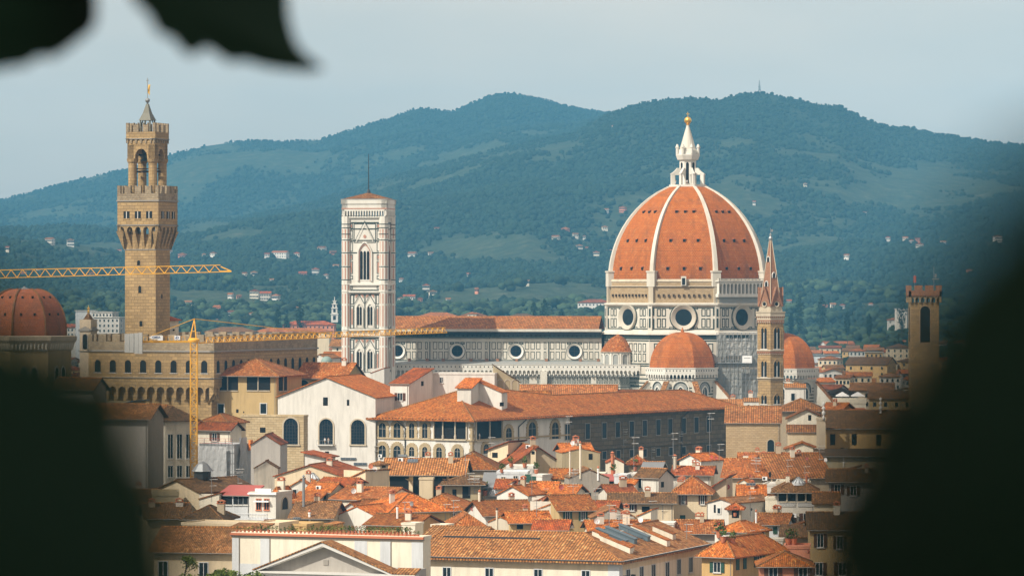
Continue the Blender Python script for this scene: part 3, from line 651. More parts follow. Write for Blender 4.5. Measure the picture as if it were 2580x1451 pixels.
# nave
YW = 13.2; xl, xr = lx(955), lx(1522); nv = MB()
zt, zb = zc(838, 1388), zc(912, 1388)
nv.box(xl, xr, -YW, YW, 0, zt); nave = nv.build('nave_wall', 'marble', cath)
r = MB(); ze, zr = zc(829, 1387), zc(800, 1396)+.5
for s in (-1, 1): r.extr([(xl, s*(YW+.9), ze), (xr-1, s*(YW+.9), ze), (xr-1, 0, zr), (xl, 0, zr)], (0,0,-.35))
r.build('nave_roof', 'roof_l', cath)
c = MB(FT((xl, -YW, 0), (1,0,0), (0,-1,0))); L_ = xr-xl
c.box(0, L_, 0, 1.0, zc(836,1387), ze-.05, 0); c.box(0, L_, 0, 1.9, zc(845,1387), zc(838,1387), 1); c.box(0, L_, 0, 1.5, zc(851,1387), zc(845.5,1387), 3)  # dark bands paint the shadow under the nave cornice
for i in range(int(L_/1.6)): c.box(i*1.6+.2, i*1.6+.6, 0, 1.8, zc(848,1387), zc(845,1387), 1)
c.box(0, L_, 0, .35, zc(861,1387), zc(853,1387), 0); c.build('nave_cornice', ['marble', 'dark', 'marble_s', 'marble_g'], cath)
inl = MB(FT((0, -YW, 0), (1,0,0), (0,-1,0)))
r0, r1, r2, r3 = zc(881,1387), zc(862.5,1387), zc(905,1387), zc(886,1387)
for uo in (1008, 1159, 1307, 1454):
    x = lx(uo); oc = MB(FT((0,-YW,0), (1,0,0), (0,-1,0))); zoc = zc(885,1387)
    oc.ring(x, zoc, 1.95, 2.75, .1, .55, 0, 28); oc.ring(x, zoc, 2.75, 2.9, .55, .3, 1, 28); oc.build('oculus', ['marble_c', 'marble_g'], nave)
    gl = MB(FT((0,-YW,0), (1,0,0), (0,-1,0))); gl.disc(x, zoc, 2.0, .12)
    gl.box(x-.06, x+.06, .12, .16, zoc-1.8, zoc+1.8, 1); gl.box(x-1.8, x+1.8, .12, .16, zoc-.06, zoc+.06, 1); gl.build('oculus_glass', ['glass_b', 'metal_d'], nave)
    for off in (-56, -42, -27.8, -13.5, 0, 13.5, 27.8, 42, 56, 73):
        hw = 5.2*K if abs(off) < 70 else 3.0*K
        xx = lx(uo+off)
        if xx < xl+1 or xx > xr-1: continue
        if abs(off) < 20:
            inl.frame(xx-hw, xx+hw, zoc+2.3, r1, .31, 0, .06); inl.frame(xx-hw, xx+hw, r2, zoc-2.3, .31, 0, .06) if False else None; continue
        inl.frame(xx-hw, xx+hw, r0+.05, r1, .19, 0, .06); inl.frame(xx-hw, xx+hw, r2, r3, .19, 0, .06)
    xx = lx(uo+82)
    inl.box(xx-.12, xx+.12, 0, .3, zb, zc(836,1387), 0)
for vv in (859, 909): inl.box(xl, xr, 0, .05, zc(vv,1387)-.22, zc(vv,1387)+.22)
inl.build('marble_inlay', 'marble_g', nave)
# side aisle
YA = 25.0; ai = MB(); za = zc(919, 1375)
ai.box(lx(985), lx(1575), -YA, -YW+.2, 0, zc(931,1375), 0); aisle = ai.build('aisle_wall', 'marble', cath)
ar = MB(); ar.extr([(lx(985), -YA+.5, za+.2), (lx(1530), -YA+.5, za+.2), (lx(1530), -YW-.05, zb+.4), (lx(985), -YW-.05, zb+.4)], (0,0,-.3)); ar.build('aisle_roof', 'marble_s', cath)
for i, uo in enumerate((1040, 1085, 1125, 1195, 1235, 1262, 1310, 1385, 1470, 1515)): 
    st = MB(); st.box(lx(uo)-.5, lx(uo)+.5, -YW-2.4, -YW-1.2, zb-.6, zb+1.1, 0); st.build('roof_vent', 'brick', cath)
T = FT((lx(985), -YA, 0), (1,0,0), (0,-1,0)); L_ = lx(1625)-lx(985); g = MB(T); Yp = 1374
g.box(0, L_, 0, 1.1, zc(929,Yp), zc(920,Yp), 0); g.box(0, L_, 0, 1.25, zc(920,Yp), zc(918.5,Yp), 0)
n_ = int(L_/1.45); g.arcade(0, L_, n_, zc(944,Yp), zc(938,Yp), zc(929,Yp), .45, 0, 1.05, 0, 1.25, 6)
for i in range(n_*1): g.box(i*1.45+.3, i*1.45+.62, 1.1, 1.13, zc(926.5,Yp), zc(923,Yp), 1)
for i in range(n_): g.box(i*1.45-.16, i*1.45+.16, 0, 1.2, zc(947.5,Yp), zc(942,Yp), 0)
g.box(0, L_, 0, .3, zc(949,Yp), zc(946,Yp), 2); g.build('aisle_gallery', ['marble_c', 'dark', 'marble_s'], aisle)
m = MB(T)
for i in range(int(L_/.86)):
    x = .3+i*.86
    if abs((x % 21)-10) < 1.2: continue
    m.frame(x, x+.6, zc(966,Yp), zc(951,Yp), .2, 0, .07)
for vv in (969, 975, 982, 989, 997, 1004, 1012): m.box(0, L_, 0, .06, zc(vv,Yp)-.16, zc(vv,Yp)+.14)
m.build('marble_inlay', 'marble_g', aisle)
b = MB(T)
for uo in (1385,): b.box(lx(uo)-lx(985)-1.2, lx(uo)-lx(985)+1.2, 0, 1.6, 0, zc(935,Yp), 0)
b.build('aisle_buttress', 'marble', aisle)
# tribunes (half-octagon chapels with tile domes)
def tribune(uc, dist, ang, Rpx, vtop, vbase, full=True):
    a = math.radians(ang); cx, cy = dist*math.cos(a), dist*math.sin(a); Yt = YD+cy*1.0; k = Yt/F; R = Rpx*k
    t = MB(); ph = math.radians(22.5); zb_, ztp = zc(vbase, Yt), zc(vtop, Yt)
    H = ztp-zb_; pr = [(R*math.cos(math.pi/2*i/10)**.92+.02, zb_+H*math.sin(math.pi/2*i/10)) for i in range(11)]
    t.lathe(pr, (cx, cy), 8, 0, ph, caps=False); t.lathe([(.7, ztp-.4), (.5, ztp+.5), (.05, ztp+1.6)], (cx, cy), 8)
    t.build('tribune_dome', 'cotto', cath)
    w = MB(); Rw = R*1.02
    w.lathe([(Rw, 0), (Rw, zc(vbase+28, Yt))], (cx, cy), 8, 0, ph); tw_ = w.build('tribune_wall', 'marble', cath)
    for kk in range(8):
        an = math.radians(45*kk)
        if math.sin(an+CR) > .3: continue
        ap = Rw*math.cos(ph); W_ = 2*Rw*math.sin(ph); n = (math.cos(an), math.sin(an), 0); T_ = FT((cx+ap*n[0], cy+ap*n[1], 0), (-n[1], n[0], 0), n)
        g = MB(T_); e = W_/2+.45; g.box(-e, e, 0, 1.2, zc(vbase+13, Yt), zc(vbase+2, Yt), 0); g.box(-e-.1, e+.1, 0, 1.35, zc(vbase+2, Yt), zc(vbase, Yt), 0)
        nn = int(2*e/1.15); g.arcade(-e, e, nn, zc(vbase+25, Yt), zc(vbase+21, Yt), zc(vbase+13, Yt), .38, 0, 1.15, 0, 1.3, 5)
        for i in range(nn): g.box(-e+i*1.15+.2, -e+i*1.15+.5, 1.2, 1.23, zc(vbase+9,Yt), zc(vbase+5,Yt), 1)
        g.box(-W_/2, W_/2, 0, .35, zc(vbase+30,Yt), zc(vbase+27,Yt), 0); g.build('tribune_gallery', ['marble_c', 'dark'], tw_)
        m = MB(T_)
        for q_ in range(9):
            vv = vbase+50+q_*8
            m.box(-W_/2+.1, W_/2-.1, 0, .06, zc(vv,Yt)-.2, zc(vv,Yt)+.2, 0)
        m.archframe(0, zc(vbase+62,Yt), 5.2, zc(vbase+34,Yt)-zc(vbase+62,Yt), .35, 0, .4, m=1); m.archframe(0, zc(vbase+62,Yt), 4.4, zc(vbase+37,Yt)-zc(vbase+62,Yt), .18, 0, .25, m=0)
        m.archpoly(0, zc(vbase+62,Yt), 4.4, zc(vbase+37,Yt)-zc(vbase+62,Yt), .09, m=2)
        m.build('marble_inlay', ['marble_g', 'marble_c', 'marble_s'], tw_)
        wd = MB(T_); wd.archframe(0, zc(vbase+76,Yt), 2.0, zc(vbase+48,Yt)-zc(vbase+76,Yt), .45, 0, .5, True, 0); wd.archpoly(0, zc(vbase+76,Yt), 2.0, zc(vbase+48,Yt)-zc(vbase+76,Yt), .14, True, 1); wd.box(-.1, .1, .14, .3, zc(vbase+76,Yt), zc(vbase+52,Yt), 0); wd.build('window', ['marble_c', 'glass'], tw_)
        # sloping buttress roofs at each corner
    for kk in range(8):
        an = math.radians(22.5+45*kk)
        if math.sin(an+CR) > .35: continue
        T_ = FT((cx, cy, 0), (-math.sin(an), math.cos(an), 0), (math.cos(an), math.sin(an), 0))
        bb = MB(T_); z1, z0 = zc(vbase+37, Yt), zc(vbase+84, Yt)
        pts = [(-.7, Rw-.5, z1), (-.7, Rw+.6, z1), (-.7, Rw+6.6, z0), (-.7, Rw+6.6, 0), (-.7, Rw-.5, 0)]
        bb.add(pts+[(.7, p[1], p[2]) for p in pts], [tuple(range(5)), (9,8,7,6,5)]+[(i, (i+1) % 5, 5+(i+1) % 5, 5+i) for i in range(5)], 0)
        bb.add([(-1.0, Rw+.5, z1+.5), (1.0, Rw+.5, z1+.5), (1.0, Rw+6.9, z0+.3), (-1.0, Rw+6.9, z0+.3), (-1.0, Rw+.5, z1+.1), (1.0, Rw+.5, z1+.1), (1.0, Rw+6.9, z0-.1), (-1.0, Rw+6.9, z0-.1)], [(0,1,2,3),(0,3,7,4),(1,5,6,2),(0,4,5,1),(3,2,6,7)], 1)
        bb.build('flying_buttress', ['marble', 'roof_p'], tw_)
tribune(1712, 36.0, -90, 87, 836, 925)
tribune(1960, 33.5, 0, 86, 838, 926)
# exedra with ribbed conical roof between nave and south tribune
cx, cy = -23.3, -18.6; Ye = 1379; ke = Ye/F
e = MB(); e.lathe([(42*ke+.5, zc(886,Ye)-.1), (34*ke, zc(868,Ye)), (20*ke, zc(853,Ye)), (.3, zc(843,Ye))], (cx, cy), 24, 0, caps=False); e.build('exedra_roof', 'roof', cath)
e = MB(); R = 40*ke; e.lathe([(R, 0), (R, zc(889,Ye)), (R+.7, zc(887.5,Ye)), (R+.7, zc(885.5,Ye)), (.2, zc(885,Ye))], (cx, cy), 24); ex = e.build('exedra_wall', 'marble_c', cath)
for i in range(-3, 4):
    aa = math.radians(-90-5+i*33); n = (math.cos(aa), math.sin(aa), 0); T_ = FT((cx+R*n[0], cy+R*n[1], 0), (-n[1], n[0], 0), n); w = MB(T_)
    w.archframe(0, zc(918,Ye), 1.9, zc(892,Ye)-zc(918,Ye), .3, -.2, .35); w.archpoly(0, zc(918,Ye), 1.9, zc(892,Ye)-zc(918,Ye), .12, m=1); w.box(-1.75, -1.4, -.2, .4, zc(921,Ye), zc(890,Ye), 0); w.box(1.4, 1.75, -.2, .4, zc(921,Ye), zc(890,Ye), 0)
    w.build('niche', ['marble_c', 'marble_s'], ex)
# ------------------------------------------------------------------ scaffold on the right side of the choir
Ysc = 1362.0; s0 = P(1806, 830, Ysc); sc_t = thing('scaffold', 'tall grey netted scaffold wrapped round the marble choir left of the brick spire', 'scaffold', (s0.x, Ysc, 0), CR*.4)
kk = Ysc/F; Wd = 104*kk; zz = lambda v: zc(v, Ysc)
sm = MB()
for i in range(11):
    x = Wd*i/10
    for yy in (-.75, 3.0): sm.bar((x, yy, 2), (x, yy, zz(838)), .13)
for j in range(16):
    z = 4+j*(zz(838)-4)/15
    for yy in (-.75, 3.0): sm.bar((0, yy, z), (Wd, yy, z), .11)
for i in range(0, 10, 2):
    for j in range(0, 15, 3): z = 4+j*(zz(838)-4)/15; sm.bar((Wd*i/10, -.8, z), (Wd*(i+2)/10, -.8, z+3*(zz(838)-4)/15), .1)
sm.build('frame', 'metal', sc_t, uv=False)
nt = MB()
def cloth(mb, x0, x1, z0, z1, y, m, nx=10, nz=12, amp=.25):
    pts = []
    for j in range(nz+1):
        for i in range(nx+1):
            x = x0+(x1-x0)*i/nx; z = z0+(z1-z0)*j/nz; pts.append((x, y+amp*math.sin(i*1.7+j*.4)*math.cos(j*1.3), z))
    mb.add(pts, [(j*(nx+1)+i, j*(nx+1)+i+1, (j+1)*(nx+1)+i+1, (j+1)*(nx+1)+i) for j in range(nz) for i in range(nx)], m)
cloth(nt, .3, 62*kk, 3, zz(912), -.4, 0); cloth(nt, .2, 24*kk, zz(900), zz(842), -.3, 0, 6, 6); cloth(nt, 84*kk, Wd, zz(925), zz(842), -.4, 0, 6, 8); cloth(nt, 62*kk, Wd, 3, zz(930), 2.6, 0)
nt.build('netting', 'net', sc_t)
nt = MB(); cloth(nt, 22*kk, 86*kk, zz(896), zz(852), -.5, 0); nt.build('white_netting', 'netw', sc_t)
nt = MB(); nt.box(0, 64*kk, -1.6, 0, zz(915), zz(913.5)); 
for i in range(16): nt.bar((64*kk*i/15, -1.6, zz(914)), (64*kk*i/15, -1.6, zz(906)), .09)
nt.bar((0,-1.6,zz(906)), (64*kk,-1.6,zz(906)), .09); nt.build('platform', 'metal', sc_t)
nt = MB(); nt.box(64*kk, 88*kk, -2.6, 0, zz(914), zz(896), 0); nt.box(66*kk, 86*kk, -2.66, -2.6, zz(912), zz(899), 0); nt.box(68*kk, 84*kk, -2.7, -2.66, zz(901.5), zz(900.5), 1); nt.build('hoist_cabin', ['whitep', 'metal_d'], sc_t)
# ------------------------------------------------------------------ bell tower of the cathedral
Yc = 1362.0; kc = Yc/F; zv = lambda v: ZC-(v-725.5)*kc
th = math.radians(-9); hw = 6.85
ccx = (927-1290)*kc
camp = thing('bell_tower', 'tall square bell tower of white, pink and green marble beside the long nave', 'bell tower', (ccx, Yc+hw, 0), th)
def square_faces():   # front and right, left, back faces: (T, index)
    return [(FT((0,-hw,0), (1,0,0), (0,-1,0)), 0), (FT((hw,0,0), (0,1,0), (1,0,0)), 1), (FT((-hw,0,0), (0,-1,0), (-1,0,0)), 2), (FT((0,hw,0), (-1,0,0), (0,1,0)), 3)]
b = MB(); b.box(-hw, hw, -hw, hw, 0, zv(545)); cw = b.build('tower_wall', 'marble_c', camp)
for a_ in (45, 135, 225, 315):
    cx, cy = math.copysign(hw-.3, math.cos(math.radians(a_))), math.copysign(hw-.3, math.sin(math.radians(a_)))
    p = MB(); p.lathe([(1.6, 0), (1.6, zv(545))], (cx, cy), 8, 0, math.radians(22.5))
    for v_ in (565, 574, 590, 605, 637, 672, 705, 716, 735, 830, 845): p.lathe([(1.62, zv(v_)-.15), (1.78, zv(v_)), (1.62, zv(v_)+.15)], (cx, cy), 8, 1 if v_ not in (716, 735, 830, 845) else 0, math.radians(22.5), caps=False)
    for v0, v1 in ((600,577),(634,608),(669,640),(703,675),(730,718),(765,740),(822,770),(870,850),(925,875)):
        for i in range(8):
            aa = math.radians(45*i); n = (math.cos(aa), math.sin(aa), 0); T_ = FT((cx+n[0]*1.48, cy+n[1]*1.48, 0), (-n[1], n[0], 0), n)
            p.T = T_; p.box(-.2, .2, 0, .04, zv(v0), zv(v1), 2); p.T = None
    p.build('corner_turret', ['marble_c', 'marble_g', 'marble_p'], camp)
for T0_, fi in square_faces():
    T_ = (lambda T0_: (lambda a, c, b: T0_(a*.91, c, b)))(T0_)
    g = MB(T_); W2 = hw+1.0
    for v0, v1, c_ in ((737, 733, .9), (719, 715, .6), (833, 829, .8), (848, 845, .6), (549, 545, .6)): g.box(-W2+.6, W2-.6, 0, c_, zv(v0), zv(v1), 0)
    for v_ in (561, 577, 606, 637, 731, 742, 852): g.box(-hw+1.5, hw-1.5, 0, .08, zv(v_)-.2, zv(v_)+.2, 1)
    g.build('cornice', ['marble_c', 'marble_g'], cw)
    m = MB(T_)
    # belfry window: gable, arch and three lights
    w = MB(T_); w.archframe(0, zv(708), 4.6, zv(612)-zv(708), .55, 0, .55, True, 0, 12); w.archframe(0, zv(708), 4.0, zv(617)-zv(708), .3, 0, .35, True, 2, 12); w.archpoly(0, zv(708), 4.0, zv(617)-zv(708), .1, True, 0)
    for i in (-1, 0, 1): w.archpoly(i*1.28, zv(704), 1.0, zv(632)-zv(704), .16, True, 1, 8)
    w.build('belfry_window', ['marble_c', 'dark', 'marble_p'], cw)
    for (x0, z0), (x1, z1) in (((-3.3, zv(612)), (0, zv(566))), ((3.3, zv(612)), (0, zv(566)))):
        for o_, mt, ww in ((0, 0, .45), (.65, 1, .28)):
            d_ = 1 if x0 < 0 else -1
            m.add([(x0-d_*o_*.6, .3, z0+o_), (x1, .3, z1+o_*1.6), (x1, .3, z1+o_*1.6+ww*1.3), (x0-d_*o_*.6, .3, z0+o_+ww*1.2)], [(0,1,2,3)], mt)
    m.disc(0, zv(596), .6, .12, 2, 12); m.frame(-4.3, 4.3, zv(612), zv(563), .31, 0, .06, 1)
    for s_ in (-1, 1):
        for v0, v1, mt in ((576,563,1),(603,580,1),(634,609,1),(655,641,2),(690,658,2),(704,694,1),(728,721,1)):
            x = s_*5.2; m.frame(x-.62, x+.62, zv(v0), zv(v1), .24, 0, .06, 1)
            if mt == 2 or v0 == 576: m.box(x-.28, x+.28, 0, .05, zv(v0)+.4, zv(v1)-.4, 2)
    for y0, y1 in ((828, 742), (938, 855)):
        vb = y1+30; 
        for s_ in (-1, 1):
            x = s_*2.05
            w = MB(T_); w.archframe(x, zv(y0-6), 2.2, zv(vb-6)-zv(y0-6), .4, 0, .4, True, 0, 10); w.archpoly(x, zv(y0-6), 2.2, zv(vb-6)-zv(y0-6), .1, True, 0)
            for i in (-1, 1): w.archpoly(x+i*.5, zv(y0-9), .78, zv(vb)-zv(y0-9), .16, True, 1, 8)
            w.build('twin_window', ['marble_c', 'dark'], cw)
            for d_ in (-1, 1):
                m.add([(x-d_*1.8, .25, zv(vb-6)), (x, .25, zv(y1+3)), (x, .25, zv(y1)), (x-d_*1.8, .25, zv(vb-9))], [(0,1,2,3)], 1)
                m.add([(x-d_*1.5, .2, zv(vb-12)+1.2), (x-d_*1.5, .2, zv(y1)), (x-d_*.4, .2, zv(y1))], [(0,1,2)], 2)
            m.frame(s_*4.9-.6, s_*4.9+.6, zv(y0), zv(y1+28), .24, 0, .06, 1); m.frame(s_*4.9-.6, s_*4.9+.6, zv(y1+25), zv(y1), .24, 0, .06, 1); m.box(s_*4.9-.25, s_*4.9+.25, 0, .05, zv(y0-10), zv(y1+36), 2)
        m.frame(-4.2, 4.2, zv(y0), zv(y1-1), .18, 0, .07, 1); m.box(-.15, .15, 0, .2, zv(y0), zv(y1), 1)
    m.build('marble_inlay', ['marble_c', 'marble_g', 'marble_p'], cw)
    t = MB(T0_); Wt = hw+1.0
    t.box(-Wt, Wt, -1.0, 1.0, zv(526), zv(514), 0); t.box(-Wt-.25, Wt+.25, -1.0, 1.25, zv(514), zv(503), 0); t.box(-Wt, Wt, -1.0, 1.08, zv(527), zv(524.5), 1); t.box(-Wt-.3, Wt+.3, -1, 1.35, zv(503), zv(501.5), 2)
    t.arcade(-Wt, Wt, 17, zv(543), zv(534), zv(527), .42, .1, 1.0, 0, 1.4, 5)
    for i in range(18):
        x = -Wt+i*2*Wt/17; t.add([(x-.2, 0, zv(549)), (x+.2, 0, zv(549)), (x+.2, 1.0, zv(541)), (x-.2, 1.0, zv(541)), (x-.2, 0, zv(541)), (x+.2, 0, zv(541))], [(0,1,2,3),(0,3,4),(1,5,2)], 0)
    t.build('top_gallery', ['marble_c', 'marble_p', 'marble_s'], camp)
t = MB(); rz_ = zv(501); t.add([(-7.6,-7.6,rz_),(7.6,-7.6,rz_),(7.6,7.6,rz_),(-7.6,7.6,rz_),(0,0,zv(484))], [(0,1,4),(1,2,4),(2,3,4),(3,0,4)]); t.build('pyramid_roof', 'roof_l', camp)
t = MB(); t.lathe([(.8, zv(487)), (.55, zv(480)), (.3, zv(476))], n=8); t.bar((0,0,zv(478)), (0,0,zv(386)), .42, 0, 6, .2); t.build('mast', 'metal_d', camp)
# ------------------------------------------------------------------ town hall fortress with its clock-less stone tower
TA = math.radians(-22)
pc = P(533, 885, 1000.0); PW, PD = 32.8, 59.0
pv = thing('stone_palace', 'crenellated tan stone fortress palace behind the yellow crane, with one tall tower', 'palace', (pc.x, 1000.0, 0), TA)
zq = lambda v, Y=1000.0: ZC-(v-725.5)/F*Y
b = MB(); b.box(-PW, 0, 0, PD, 0, zq(885)); b.build('lower_wall', 'stone', pv)
gal = MB(); gal.box(-PW-1.4, 1.4, -1.4, PD+1.4, zq(974), zq(886.5)); gw = gal.build('gallery_wall', 'stone', pv)
faces = [(FT((-PW-1.4,-1.4,0), (1,0,0), (0,-1,0)), PW+2.8, 0), (FT((1.4,-1.4,0), (0,1,0), (1,0,0)), PD+2.8, 1), (FT((-PW-1.4,PD+1.4,0), (0,-1,0), (-1,0,0)), PD+2.8, 2), (FT((1.4,PD+1.4,0), (-1,0,0), (0,1,0)), PW+2.8, 3)]
for T_, L_, fi in faces:
    m = MB(T_); m.box(-.3, L_+.3, -1, .3, zq(887), zq(883), 1); m.box(-.25, L_+.25, -1, .25, zq(953.5), zq(951.5), 1)
    m.box(0, L_, -.8, .05, zq(883), zq(861), 0); n = int(round(L_/3.9))
    for i in range(n+1):
        x = L_*(i)/n; x0, x1 = max(0, x-1.1), min(L_, x+1.1)
        if fi == 0 and 50 < 0: continue
        m.box(x0, x1, -.8, .05, zq(861), zq(843), 0)
    m.build('battlement', ['stone_r', 'trim_d'], gw)
    c = MB(T_); nb = int(round(L_/2.75)); c.arcade(0, L_, nb, zq(1006), zq(986), zq(973), .55, -1.4, .0, 0, 1.0, 6)
    for i in range(nb+1):
        x = L_*i/nb
        c.add([(x-.85, -1.38, zq(1014)), (x+.85, -1.38, zq(1014)), (x+.28, .02, zq(990)), (x-.28, .02, zq(990)), (x-.28, .02, zq(988)), (x+.28, .02, zq(988))], [(0,1,2,3),(0,3,4),(1,5,2)], 0)
    c.build('corbel_arches', 'stone', gw)
    nw = int(round(L_/4.35))
    for i in range(nw):
        x = L_*(i+.62)/(nw+.25) if fi == 0 else L_*(i+.5)/nw
        if fi > 1: continue
        w = MB(T_); w.archframe(x, zq(940), 1.75, zq(908)-zq(940), .22, -.2, .08, False, 0); w.archpoly(x, zq(940), 1.75, zq(908)-zq(940), .03, False, 1)
        w.box(x-1.1, x+1.1, 0, .2, zq(941.5), zq(940), 2); w.build('window', ['stone', 'dark', 'trim'], gw)
# tower
tx = P(367, 850, 1012.0); tt = math.radians(-20); hs_ = 4.3
tw_ = thing('crenellated_tower', 'slender square stone watchtower with open belfry rising over the fortress palace', 'tower', (tx.x+.2, 1012+3, 0), tt)
kt = 1012/F; zt_ = lambda v: ZC-(v-725.5)*kt
def sqf(h): return [(FT((-h,-h,0), (1,0,0), (0,-1,0)), 2*h, 0), (FT((h,-h,0), (0,1,0), (1,0,0)), 2*h, 1), (FT((-h,h,0), (0,-1,0), (-1,0,0)), 2*h, 2), (FT((h,h,0), (-1,0,0), (0,1,0)), 2*h, 3)]
b = MB(); b.box(-hs_, hs_, -hs_, hs_, 30, zt_(590)); b.build('shaft', 'stone', tw_)
hg = 5.75; b = MB(); b.box(-hg, hg, -hg, hg, zt_(570), zt_(505)); b.build('gallery_wall', 'stone', tw_)
for T_, L_, fi in sqf(hg):
    m = MB(T_); m.box(-.2, L_+.2, -1, .22, zt_(508), zt_(505), 1); m.box(-.2, L_+.2, -1, .2, zt_(569), zt_(566.5), 1); m.box(0, L_, -.7, .04, zt_(505), zt_(488), 0)
    for i in range(5): x = L_*i/4; m.box(max(0, x-.85), min(L_, x+.85), -.7, .04, zt_(488), zt_(472), 0); 
    for i in range(5):
        x = L_*i/4; x0, x1 = max(0, x-.85), min(L_, x+.85); m.add([(x0,-.7,zt_(472)),(x0,.04,zt_(472)),(x0,.04,zt_(468)),(x0,-.7,zt_(468)),((x0+x1)/2,.04,zt_(472)),((x0+x1)/2,-.7,zt_(472))], [(0,1,2,3),(1,4,2),(0,3,5),(2,4,5,3)], 0); m.add([(x1,-.7,zt_(472)),(x1,.04,zt_(472)),(x1,.04,zt_(468)),(x1,-.7,zt_(468)),((x0+x1)/2,.04,zt_(472)),((x0+x1)/2,-.7,zt_(472))], [(0,3,2,1),(1,2,4),(0,5,3),(2,3,5,4)], 0)
    m.build('battlement', ['stone_r', 'trim_d'], tw_)
    c = MB(T_); n = 5; Wb = L_/n; c.arcade(0, L_, n, zt_(583), zt_(582), zt_(570), .7, -.9, .0, 0, 1.3, 6)
    for i in range(n+1):
        x = L_*i/n; xs = (L_-2*hs_)/2 + 2*hs_*i/n
        c.add([(xs-.42,-(hg-hs_),zt_(628)), (xs+.42,-(hg-hs_),zt_(628)), (x+.36,.0,zt_(583)), (x-.36,.0,zt_(583)), (x-.36,-1.5,zt_(583)), (x+.36,-1.5,zt_(583))], [(0,1,2,3),(0,3,4),(1,5,2)], 0)
    c.box((L_-2*hs_)/2-.1, L_-(L_-2*hs_)/2+.1, -(hg-hs_), -(hg-hs_)+.2, zt_(630), zt_(628), 1)
    c.build('corbel_arches', ['stone', 'trim_d'], tw_)
    for i in range(3):
        w = MB(T_); x = L_*(.225+.275*i); w.box(x-.85, x+.85, 0, .04, zt_(551), zt_(533), 1); w.box(x-.09, x+.09, .04, .12, zt_(551), zt_(533), 0); w.box(x-1, x+1, 0, .15, zt_(553), zt_(551), 2); w.build('twin_window', ['trim', 'dark', 'stone'], tw_)
for T_, L_, fi in sqf(hs_):
    for u_, v0, v1 in ((347, 669, 656), (350, 738, 720), (353, 822, 808)) if fi == 0 else (((403, 752, 740),) if fi == 1 else ()):
        w = MB(T_); x = L_*((u_-312)/78.) if fi == 0 else L_*((u_-388)/36.); w.archpoly(x, zt_(v0), .85, zt_(v1)-zt_(v0), .03, m=0); w.archframe(x, zt_(v0), .85, zt_(v1)-zt_(v0), .18, -.1, .1, m=1); w.build('slit_window', ['dark', 'stone'], tw_)
# belfry: four round columns, arches, bells, crown and spire
hb = 3.85; 
for sx_ in (-1, 1):
    for sy_ in (-1, 1):
        p = MB(); cx, cy = sx_*(hb-1.0), sy_*(hb-1.0); p.lathe([(1.25, zt_(490)), (1.1, zt_(485)), (1.1, zt_(412)), (1.35, zt_(408)), (1.5, zt_(400))], (cx, cy), 14); p.build('column', 'stone', tw_, smooth=False)
for T_, L_, fi in sqf(hb):
    a_ = MB(T_); a_.arcade(0, L_, 1, zt_(400), zt_(398), zt_(365), L_*.56, -1.8, 0, 0, 1.35, 10); a_.build('belfry_arch', 'stone', tw_)
hc = 4.1; b = MB(); b.box(-hc, hc, -hc, hc, zt_(351), zt_(333)); b.box(-hb, hb, -hb, hb, zt_(367), zt_(352)); b.build('crown_wall', 'stone', tw_)
for T_, L_, fi in sqf(hc):
    c = MB(T_); c.box(-.15, L_+.15, -1, .15, zt_(351), zt_(349), 1); c.arcade(0, L_, 6, zt_(361), zt_(357), zt_(351), .45, -.6, 0, 0, 1.2, 5)
    for i in range(4):
        x = L_*i/3; x0, x1 = max(0, x-.75), min(L_, x+.75); c.box(x0, x1, -.6, .03, zt_(333), zt_(315), 0); c.box(x0, x0+.25, -.6, .03, zt_(315), zt_(310), 0); c.box(x1-.25, x1, -.6, .03, zt_(315), zt_(310), 0)
    c.build('battlement', ['stone_r', 'trim_d'], tw_)
for x, z, s_ in ((-.6, 405, 1.3), (.9, 415, .9)):
    bl = MB(); zb_ = zt_(z); bl.lathe([(.2*s_, zb_+1.5*s_), (.5*s_, zb_+1.3*s_), (.6*s_, zb_+.5*s_), (.95*s_, zb_)], (x, 0), 14); bl.build('bell', 'bronze', tw_)
bl = MB(); bl.bar((-3.5,0,zt_(390)), (3.5,0,zt_(390)), .4); bl.bar((-3.5,.3,zt_(432)), (3.5,.3,zt_(432)), .5); bl.bar((0,-3.5,zt_(432)), (0,3.5,zt_(432)), .5); bl.bar((-3.5,-.6,zt_(425)), (3.5,-.6,zt_(425)), .25); bl.build('bell_frame', 'wood', tw_)
s = MB()
for i in range(4): a_ = math.pi/4+i*math.pi/2; s.bar((1.9*math.cos(a_), 1.9*math.sin(a_), zt_(345)), (1.9*math.cos(a_), 1.9*math.sin(a_), zt_(303)), .3)
for i in range(8): a_ = i*math.pi/4; s.bar((2.3*math.cos(a_), 2.3*math.sin(a_), zt_(330)), (1.2*math.cos(a_), 1.2*math.sin(a_), zt_(300)), .2)
s.lathe([(2.4, zt_(303)), (1.3, zt_(285)), (.5, zt_(264)), (.4, zt_(261))], n=4, ph=math.pi/4); s.build('spire', 'metal_b', tw_)
s = MB(); s.lathe([(.1, zt_(262)), (.3, zt_(258))]+[(.6*math.sin(math.pi*i/8)+.02, zt_(252)+.6*math.cos(math.pi*(1-i/8.))) for i in range(1, 8)], n=12); s.bar((0,0,zt_(250)), (0,0,zt_(196)), .14); s.bar((-.35,0,zt_(202)), (.35,0,zt_(202)), .2)
s.add([(.05,0,zt_(232)), (.55,.1,zt_(240)), (.6,.1,zt_(226)), (.75,.1,zt_(212)), (.2,0,zt_(213)), (.15,-.15,zt_(225))], [(0,1,2,5),(5,2,3,4)], 1); s.build('weathervane', ['metal', 'gold'], tw_)
